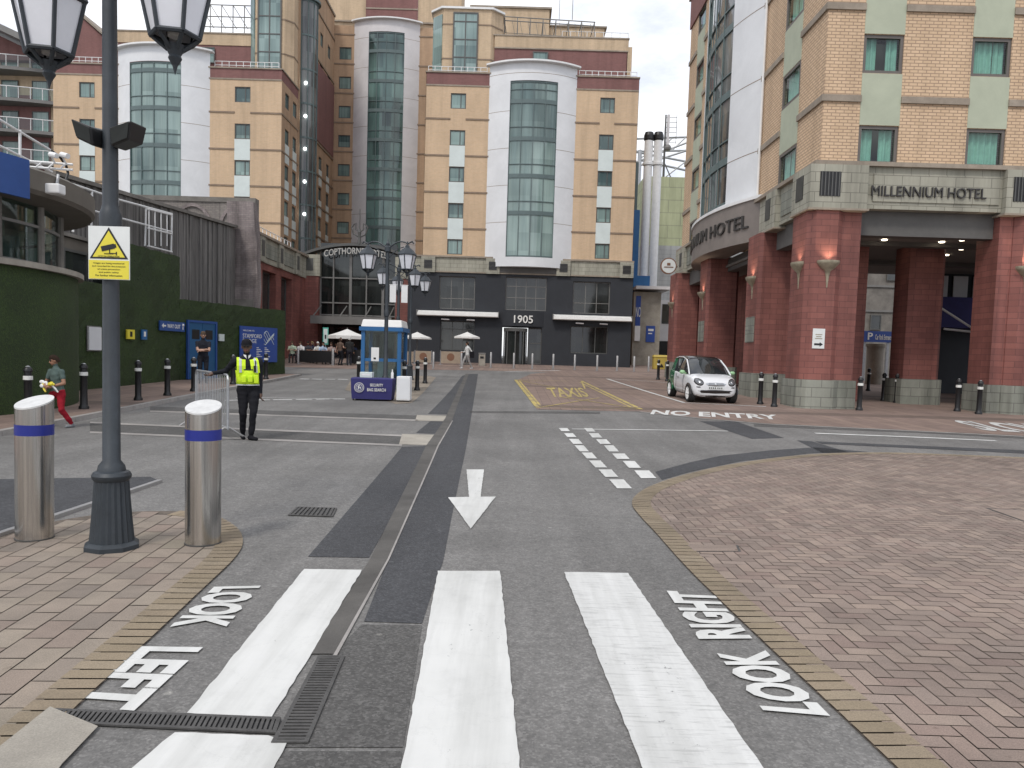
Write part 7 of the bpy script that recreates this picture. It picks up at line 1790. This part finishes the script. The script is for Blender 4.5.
    for i, s in enumerate((-1, 1)):
        sj = T(.90)+Vector((s*.108*h*min(fat, 1.08), 0, 0)); t = Vector(hands[i])
        ej, wj = ik(sj, t, .165*h, .15*h, elbow[i]); short = out.get('short', False)
        B.cap(sj, sj+(ej-sj)*.55, .036*h*fat, .033*h, 'sleeve'); B.cap(sj+(ej-sj)*.5, ej, .0275*h if short else .031*h, .024*h if short else .028*h, sk if short else 'sleeve')
        B.cap(ej, wj, .0235*h if short else .027*h, .0165*h if short else .021*h, sk if short else 'sleeve')
        fa = (wj-ej).normalized(); hd_ = Vector(out['hdir'][i]) if 'hdir' in out else fa
        hand(B, wj, hd_, (0, -1, 0) if abs(fa.y) < .8 else (1, 0, 0), None, sk, h, out.get('curl', .35)*(1 if s < 0 else -1) if abs(fa.y) < .8 else -out.get('curl', .35))
    me = B.mesh('body', vox, mats)
    b = bpy.data.objects.new('body', me); COL.objects.link(b); b.parent = o
    # hair or cap: a child shell on the head
    k = MB(); n = 18; rings = []
    for j in range(0, 8):
        ph = math.pi*.5*(1-j/8.0); ring = []
        for i in range(n):
            a = 2*math.pi*i/n; y = math.sin(a); low = (.010 if y < -.3 else (-.028 if hair == 'short' else -.06)) if j == 0 else None
            r = math.sin(math.pi/2-ph); rr = math.cos(ph*0) 
            t = j/8.0; zz = None
            R_ = math.cos(t*math.pi/2); z0_ = (.026 if y < -.25 else (-.002 if y < .25 else -.03) if hair == 'short' else .016 if hair == 'cap' else -.05); z = z0_*(1-t)+.020*t+.060*math.sin(t*math.pi/2)
            R_ = math.cos(t*math.pi/2)**.75; ring.append(hp((.0515 if hair != 'cap' else .053)*R_*math.cos(a), .006+(.0585 if y < 0 else .066)*R_*y, z))
        rings.append(ring)
    k.loft(rings)
    if hair == 'cap':
        pass
    k.build('cap' if hair == 'cap' else 'hair', cloth(out.get('hair', (.02, .015, .012))), o, local=True, smooth=True)
    o['_h'] = h; del o['_h']
    return o, T, hp
# -- security officer
ox, oy = G(248.5, 439).x, 13.05
oh = 1.71
# figure faces the viewer, its right arm (left in the picture) out on the barrier
so_, T, hp = person('security officer in a bright yellow vest and dark uniform resting an arm on the barrier', (ox, oy, g(oy)), math.radians(25), oh,
    dict(skin='dark', top=(.016, .017, .022), legs=(.012, .012, .015), shoe=(.012, .012, .012), hair=(.012, .012, .014), toe=((0, -1, 0), (.5, -.8, 0)), curl=.5, hdir=((-.8, -.2, -.45), (.05, -.1, -1))),
    feet=((-.081, .077, 0), (.03, -.151, 0)), knees=((-.1, -1, 0), (.05, -1, 0)), hands=((-.561, .046, 1.13), (.19, -.06, .80)), lean=(-.03, .0), head=(-.22, .12), vox=.009, hair='cap', elbow=((-.2, .6, -.5), (.35, 1, 0)), fat=1.1)
def tor(t, rx, ry, dy=0, n=24): c = T(t); return [Vector((c.x+rx*oh*math.cos(2*math.pi*i/n), c.y+dy*oh+ry*oh*math.sin(2*math.pi*i/n), c.z)) for i in range(n)]
M['hivis'] = mat('hi_vis_yellow', (0.62, 0.85, 0.02), .7, .12, 8, bump=.2, bscale=14); M['reflect'] = mat('reflective_tape', (.55, .57, .58), .35, .05, 4)
k = MB(); k.loft([tor(.10, .116, .088), tor(.3, .112, .085), tor(.48, .114, .085), tor(.63, .117, .085)], cap=False); vest = k.build('vest', M['hivis'], so_, local=True, smooth=True); vest.modifiers.new('s', 'SOLIDIFY').thickness = .012
k = MB(); k.loft([tor(.085, .118, .090), tor(.125, .118, .090)], cap=False); k.build('hem', M['reflect'], vest, local=True, smooth=True)
k = MB(); k.loft([tor(.60, .119, .088), tor(.64, .119, .088)], cap=False); k.build('chest_band', M['black'], vest, local=True, smooth=True)
for s in (-1, 1):                                             # vest straps, pouches, epaulettes
    c = [T(t)+Vector((s*x*oh, y*oh, 0)) for t, x, y in ((.52, .068, -.079), (.75, .066, -.083), (.93, .062, -.068), (1.03, .056, -.01), (.95, .06, .064), (.6, .07, .078))]
    k = MB()
    for p, q in zip(c, c[1:]):
        w_ = Vector((.041*oh, 0, 0)); k.loft([[p-w_, p+w_, p+w_+Vector((0, .01, .0)), p-w_+Vector((0, .01, 0))], [q-w_, q+w_, q+w_+Vector((0, .01, 0)), q-w_+Vector((0, .01, 0))]])
    k.build('vest_strap', M['hivis'], so_, local=True)
    k = MB()
    for p, q in zip(c[:4], c[1:4]):
        p = p+Vector((s*.012, -.006, .0)); q = q+Vector((s*.012, -.006, 0)); w_ = Vector((.012*oh, 0, 0)); k.loft([[p-w_, p+w_, p+w_+Vector((0, .008, 0)), p-w_+Vector((0, .008, 0))], [q-w_, q+w_, q+w_+Vector((0, .008, 0)), q-w_+Vector((0, .008, 0))]])
    k.build('reflective_strip', M['reflect'], so_, local=True)
for (x, z, w_, hh) in ((-.085, .30, .075, .12), (.02, .31, .07, .11), (.115, .30, .07, .14)):
    c = T(z); k = MB(); k.box(c.x+x-w_/2-.0, c.x+x+w_/2, c.y-.088*oh-.035, c.y-.078*oh, c.z-hh/2, c.z+hh/2); k.build('pouch', M['hivis'], vest, local=True, bevel=.012)
k = MB(); c = T(.66); k.box(c.x+.085, c.x+.125, c.y-.158, c.y-.13, c.z-.06, c.z+.05); k.tube((c.x+.115, c.y-.145, c.z+.05), (c.x+.115, c.y-.145, c.z+.14), .008, n=6); k.build('radio', M['black'], so_, local=True)
k = MB(); pts = [hp(.054*math.cos(a), .004-.056*abs(math.sin(a)) if True else 0, .022) for a in [math.pi*t/10 for t in range(11)]]; k.loft([[p for p in pts]+[hp(.05*math.cos(math.pi*t/10), -.082*math.sin(math.pi*t/10)+.0, .014) for t in range(10, -1, -1)], [p+Vector((0, 0, .006)) for p in pts]+[hp(.05*math.cos(math.pi*t/10), -.082*math.sin(math.pi*t/10), .018) for t in range(10, -1, -1)]]); k.build('peak', M['black'], so_, local=True)
k = MB(); c = T(1.02)
for s in (-1, 1): k.loft([[c+Vector((s*.012, -.082, -.03)), c+Vector((s*.055, -.066, .03)), c+Vector((s*.062, -.05, .055)), c+Vector((s*.02, -.075, .045))], [p+Vector((0, -.008, 0)) for p in (c+Vector((s*.012, -.082, -.03)), c+Vector((s*.055, -.066, .03)), c+Vector((s*.062, -.05, .055)), c+Vector((s*.02, -.075, .045)))]])
k.build('shirt_collar', M['white'], so_, local=True)
# -- boy in red trousers, striding to the left
bh_ = 1.37; bp0 = at(57.5, 428, 13.9)
by, T, hp = person('boy in a grey green T-shirt and red trousers striding past the steel bollard', (bp0.x+.02, 13.9, g(13.9)), math.radians(-24), bh_,
    dict(skin='tan', top=(.085, .12, .11), legs=(.26, .012, .022), shoe=(.19, .20, .21), hair=(.03, .018, .012), short=True, curl=.7),
    hipz=.485*bh_, feet=((-.15, -.12, 0), (.19, .13, 0)), knees=((-.2, -1, 0), (.25, -1, .1)), hands=((-.05, -.20, .80), (.09, -.19, .76)), lean=(0, -.04), head=(-.45, .22), vox=.008, hair='short', elbow=((-.9, .5, -.3), (.9, .6, -.3)))
k = MB(); c = Vector((.0, -.215, .795)); rnd = random.Random(4)
for i in range(9): k.ball((c.x+rnd.uniform(-.15, .15), c.y+rnd.uniform(-.02, .03), c.z+rnd.uniform(-.05, .05)), rnd.uniform(.028, .05), 8, 6, (1.3, .7, .8)); k.mi = (k.mi+1) % 2
bun = k.build('bundle', [M['sign_yellow'], M['white']], None, local=True)
bun.name = 'scarf'; bun.matrix_world = by.matrix_basis; tag(bun, 'crumpled yellow and white scarf held at the waist of the boy in red trousers', 'scarf')
k = MB(); k.path([(-.1, -.215, .77), (-.06, -.225, .70), (-.02, -.22, .66)], .018, 6); k.build('scarf_end', M['sign_yellow'], bun, local=True); k = MB(); k.path([(.12, -.2, .78), (.17, -.17, .72), (.19, -.14, .66)], .016, 6); k.build('scarf_end', M['white'], bun, local=True)
# -- steward at the blue door, pedestrian, seated crowd
sp = at(203, 390, 25.6)
person('steward in dark clothes with folded arms standing before the blue door', (sp.x, 25.6, g(25.6)+.085), math.radians(22), 1.74, dict(skin='fair', top=(.02, .022, .03), legs=(.016, .017, .024), hair=(.10, .07, .05), short=True, curl=.6), hands=((.07, -.23, 1.14), (-.05, -.25, 1.10)), elbow=((-.8, -.1, -.7), (.8, -.1, -.7)), vox=.013)
pp = at(467, 371, 46.2)
person('pedestrian in a white top and pale trousers with a dark bag walking across the plaza', (pp.x, 46.2, g(46.2)+.008), math.radians(-60), 1.66, dict(skin='tan', top=(.62, .62, .6), legs=(.33, .32, .31), shoe=(.5, .5, .5), hair=(.015, .012, .01), curl=.5), hipz=.505*1.66, feet=((-.07, -.30, 0), (.07, .30, 0)), knees=((0, -1, 0), (0, -1, .1)), hands=((-.20, -.24, 1.0), (.20, .12, .82)), vox=.015, hair='long')
k = MB(); k.box(pp.x+.16, pp.x+.42, 46.0, 46.12, g(46.2)+.68, g(46.2)+1.05); k.tube((pp.x+.18, 46.06, g(46.2)+1.05), (pp.x+.04, 46.12, g(46.2)+1.33), .015, n=6); tag(k.build('shoulder_bag', cloth((.015, .015, .018)), bevel=.03), 'dark shoulder bag on the hip of the walking pedestrian', 'bag')
def chair_():
    o = E('cafe_chair', 'dark cafe chair in the seated crowd behind the black cafe screen', 'chair', (0, 0, 0), group='cafe chairs of the seated crowd')
    k = MB(); k.box(-.21, .21, -.21, .21, .43, .46); k.build('seat', M['frame'], o, local=True)
    k = MB(); k.box(-.2, .2, .2, .225, .62, .86); k.build('backrest', M['frame'], o, local=True)
    for x in (-.19, .19):
        for y in (-.19, .2): k = MB(); k.tube((x, y, 0), (x, y, .43 if y < 0 else .86), .014, n=6); k.build('leg', M['galv'], o, local=True)
    return o
ch = None
crowd = [(292.5, 47.2, .1, (.42, .50, .38), (.05, .05, .05), 'fair', (.08, .05, .03), 'diner in a pale green top at the left end of the cafe crowd'), (301.5, 47.0, -.3, (.68, .68, .68), (.03, .03, .04), 'fair', (.05, .03, .02), 'diner in a white shirt near the left end of the cafe crowd'),
         (308, 47.9, .4, (.06, .06, .07), (.03, .03, .04), 'tan', (.02, .015, .01), 'diner in charcoal between the white shirt and the white sun hat'), (318.5, 47.3, -.2, (.62, .62, .60), (.10, .12, .2), 'fair', (.66, .66, .64), 'diner with white hat and white top left of the green menu board'),
         (322.5, 46.9, .5, (.42, .52, .66), (.04, .04, .05), 'fair', (.03, .02, .02), 'diner in a light blue shirt leaning in front of the white sun hat'), (313, 48.4, 0, (.03, .03, .05), (.03, .03, .03), 'fair', (.2, .14, .07), 'fair haired diner in black in the back row'),
         (331.5, 47.1, .3, (.40, .30, .28), (.05, .05, .06), 'fair', (.06, .04, .03), 'diner in a dusty pink top right of the menu board'), (337, 48.2, -.4, (.08, .08, .1), (.03, .03, .04), 'tan', (.02, .02, .02), 'diner in dark grey under the left edge of the parasol'),
         (353, 48.2, .2, (.05, .07, .14), (.03, .03, .04), 'fair', (.05, .03, .02), 'diner in navy under the right half of the parasol')]
for i, (px, Y, rz, top, legs, skn, hr, lb) in enumerate(crowd):
    p = at(px, 350, Y); gz = g(Y)+.008
    person(lb, (p.x, Y, gz), rz, 1.7, dict(skin=skn, top=top, legs=legs, hair=hr, curl=.5, short=(i % 2 == 0)), hipz=.535, feet=((-.1, -.42, 0), (.1, -.42, 0)), knees=((0, -.5, 1), (0, -.5, 1)), hands=((-.12, -.36, .80), (.12, -.36, .80)), lean=(0, -.06), head=(random.uniform(-.6, .6), .05), vox=.019, hair='long' if i in (0, 6, 5) else 'short', group='people seated at the cafe', face=True)
    if ch is None: ch = chair_(); ch.location = (p.x, Y, gz); ch.rotation_euler = (0, 0, rz); c_ = ch
    else: c_ = dup(ch, (p.x, Y, gz), rz)
    c_['label'] = ['cafe chair under the diner in pale green', 'cafe chair under the diner in the white shirt', 'cafe chair under the diner in charcoal', 'cafe chair under the diner with the white hat', 'cafe chair under the diner in light blue', 'cafe chair under the fair haired back-row diner', 'cafe chair under the diner in dusty pink', 'cafe chair under the diner in dark grey', 'cafe chair under the diner in navy'][i]
p = at(343.5, 365, 45.7)
person('woman in a brown top and black trousers standing at the gap between the cafe screens', (p.x-.22, 45.7, g(45.7)+.008), 2.6, 1.66, dict(skin='fair', top=(.13, .09, .07), legs=(.02, .02, .025), hair=(.04, .025, .02), short=True), vox=.016, hair='long', hands=((-.2, -.2, 1.05), (.22, .0, .8)))
person('person in black with a white bag strap beside the woman in brown', (p.x+.28, 46.0, g(46)+.008), -2.8, 1.72, dict(skin='tan', top=(.025, .025, .03), legs=(.03, .03, .035), hair=(.5, .5, .48)), vox=.016, hair='short')
# ================================================================== light
SUN_EL, SUN_AZ = math.radians(52), math.radians(205)     # high, behind the viewer and a little to the left
w = bpy.data.worlds.new('World'); sc.world = w; w.use_nodes = True; nt = w.node_tree
bg = nt.nodes['Background']
sky = nd(nt, 'ShaderNodeTexSky', sky_type='NISHITA'); sky.sun_disc = False
sky.sun_elevation = SUN_EL; sky.sun_rotation = SUN_AZ
tc = nd(nt, 'ShaderNodeTexCoord'); mp = nd(nt, 'ShaderNodeMapping'); mp.inputs['Scale'].default_value = (1, 1, 2.6)
lk(nt, tc.outputs['Generated'], mp.inputs['Vector'])
n = nd(nt, 'ShaderNodeTexNoise', Scale=2.4, Detail=8.0, Roughness=0.58, Distortion=0.3); lk(nt, mp.outputs[0], n.inputs['Vector'])
r = ramp(nt, n.outputs['Fac'], [(0.38, (0.62, 0.62, 0.62)), (0.56, (1, 1, 1))])
n2 = nd(nt, 'ShaderNodeTexNoise', Scale=5.0, Detail=7.0, Roughness=0.6); lk(nt, mp.outputs[0], n2.inputs['Vector'])
rc = ramp(nt, n2.outputs['Fac'], [(0.36, (5.9, 6.2, 7.2)), (0.62, (9.2, 9.3, 9.5))])
mx = nd(nt, 'ShaderNodeMix', data_type='RGBA'); lk(nt, r.outputs['Color'], mx.inputs['Factor']); lk(nt, sky.outputs[0], mx.inputs['A']); lk(nt, rc.outputs['Color'], mx.inputs['B'])
lk(nt, mx.outputs['Result'], bg.inputs['Color']); bg.inputs['Strength'].default_value = 0.1
sun = bpy.data.lights.new('sun', 'SUN'); sun.energy = 1.05; sun.angle = math.radians(11); sun.color = (1, 0.95, 0.88)
so = bpy.data.objects.new('sun', sun); COL.objects.link(so)
sd = Vector((math.sin(SUN_AZ)*math.cos(SUN_EL), math.cos(SUN_AZ)*math.cos(SUN_EL), math.sin(SUN_EL)))
so.location = (0, -20, 60); so.rotation_euler = (-sd).to_track_quat('-Z', 'Y').to_euler()
vs = sc.view_settings
vs.view_transform = 'Standard'; vs.look = 'None'; vs.gamma = 1; vs.exposure = 0.58; vs.use_curve_mapping = False
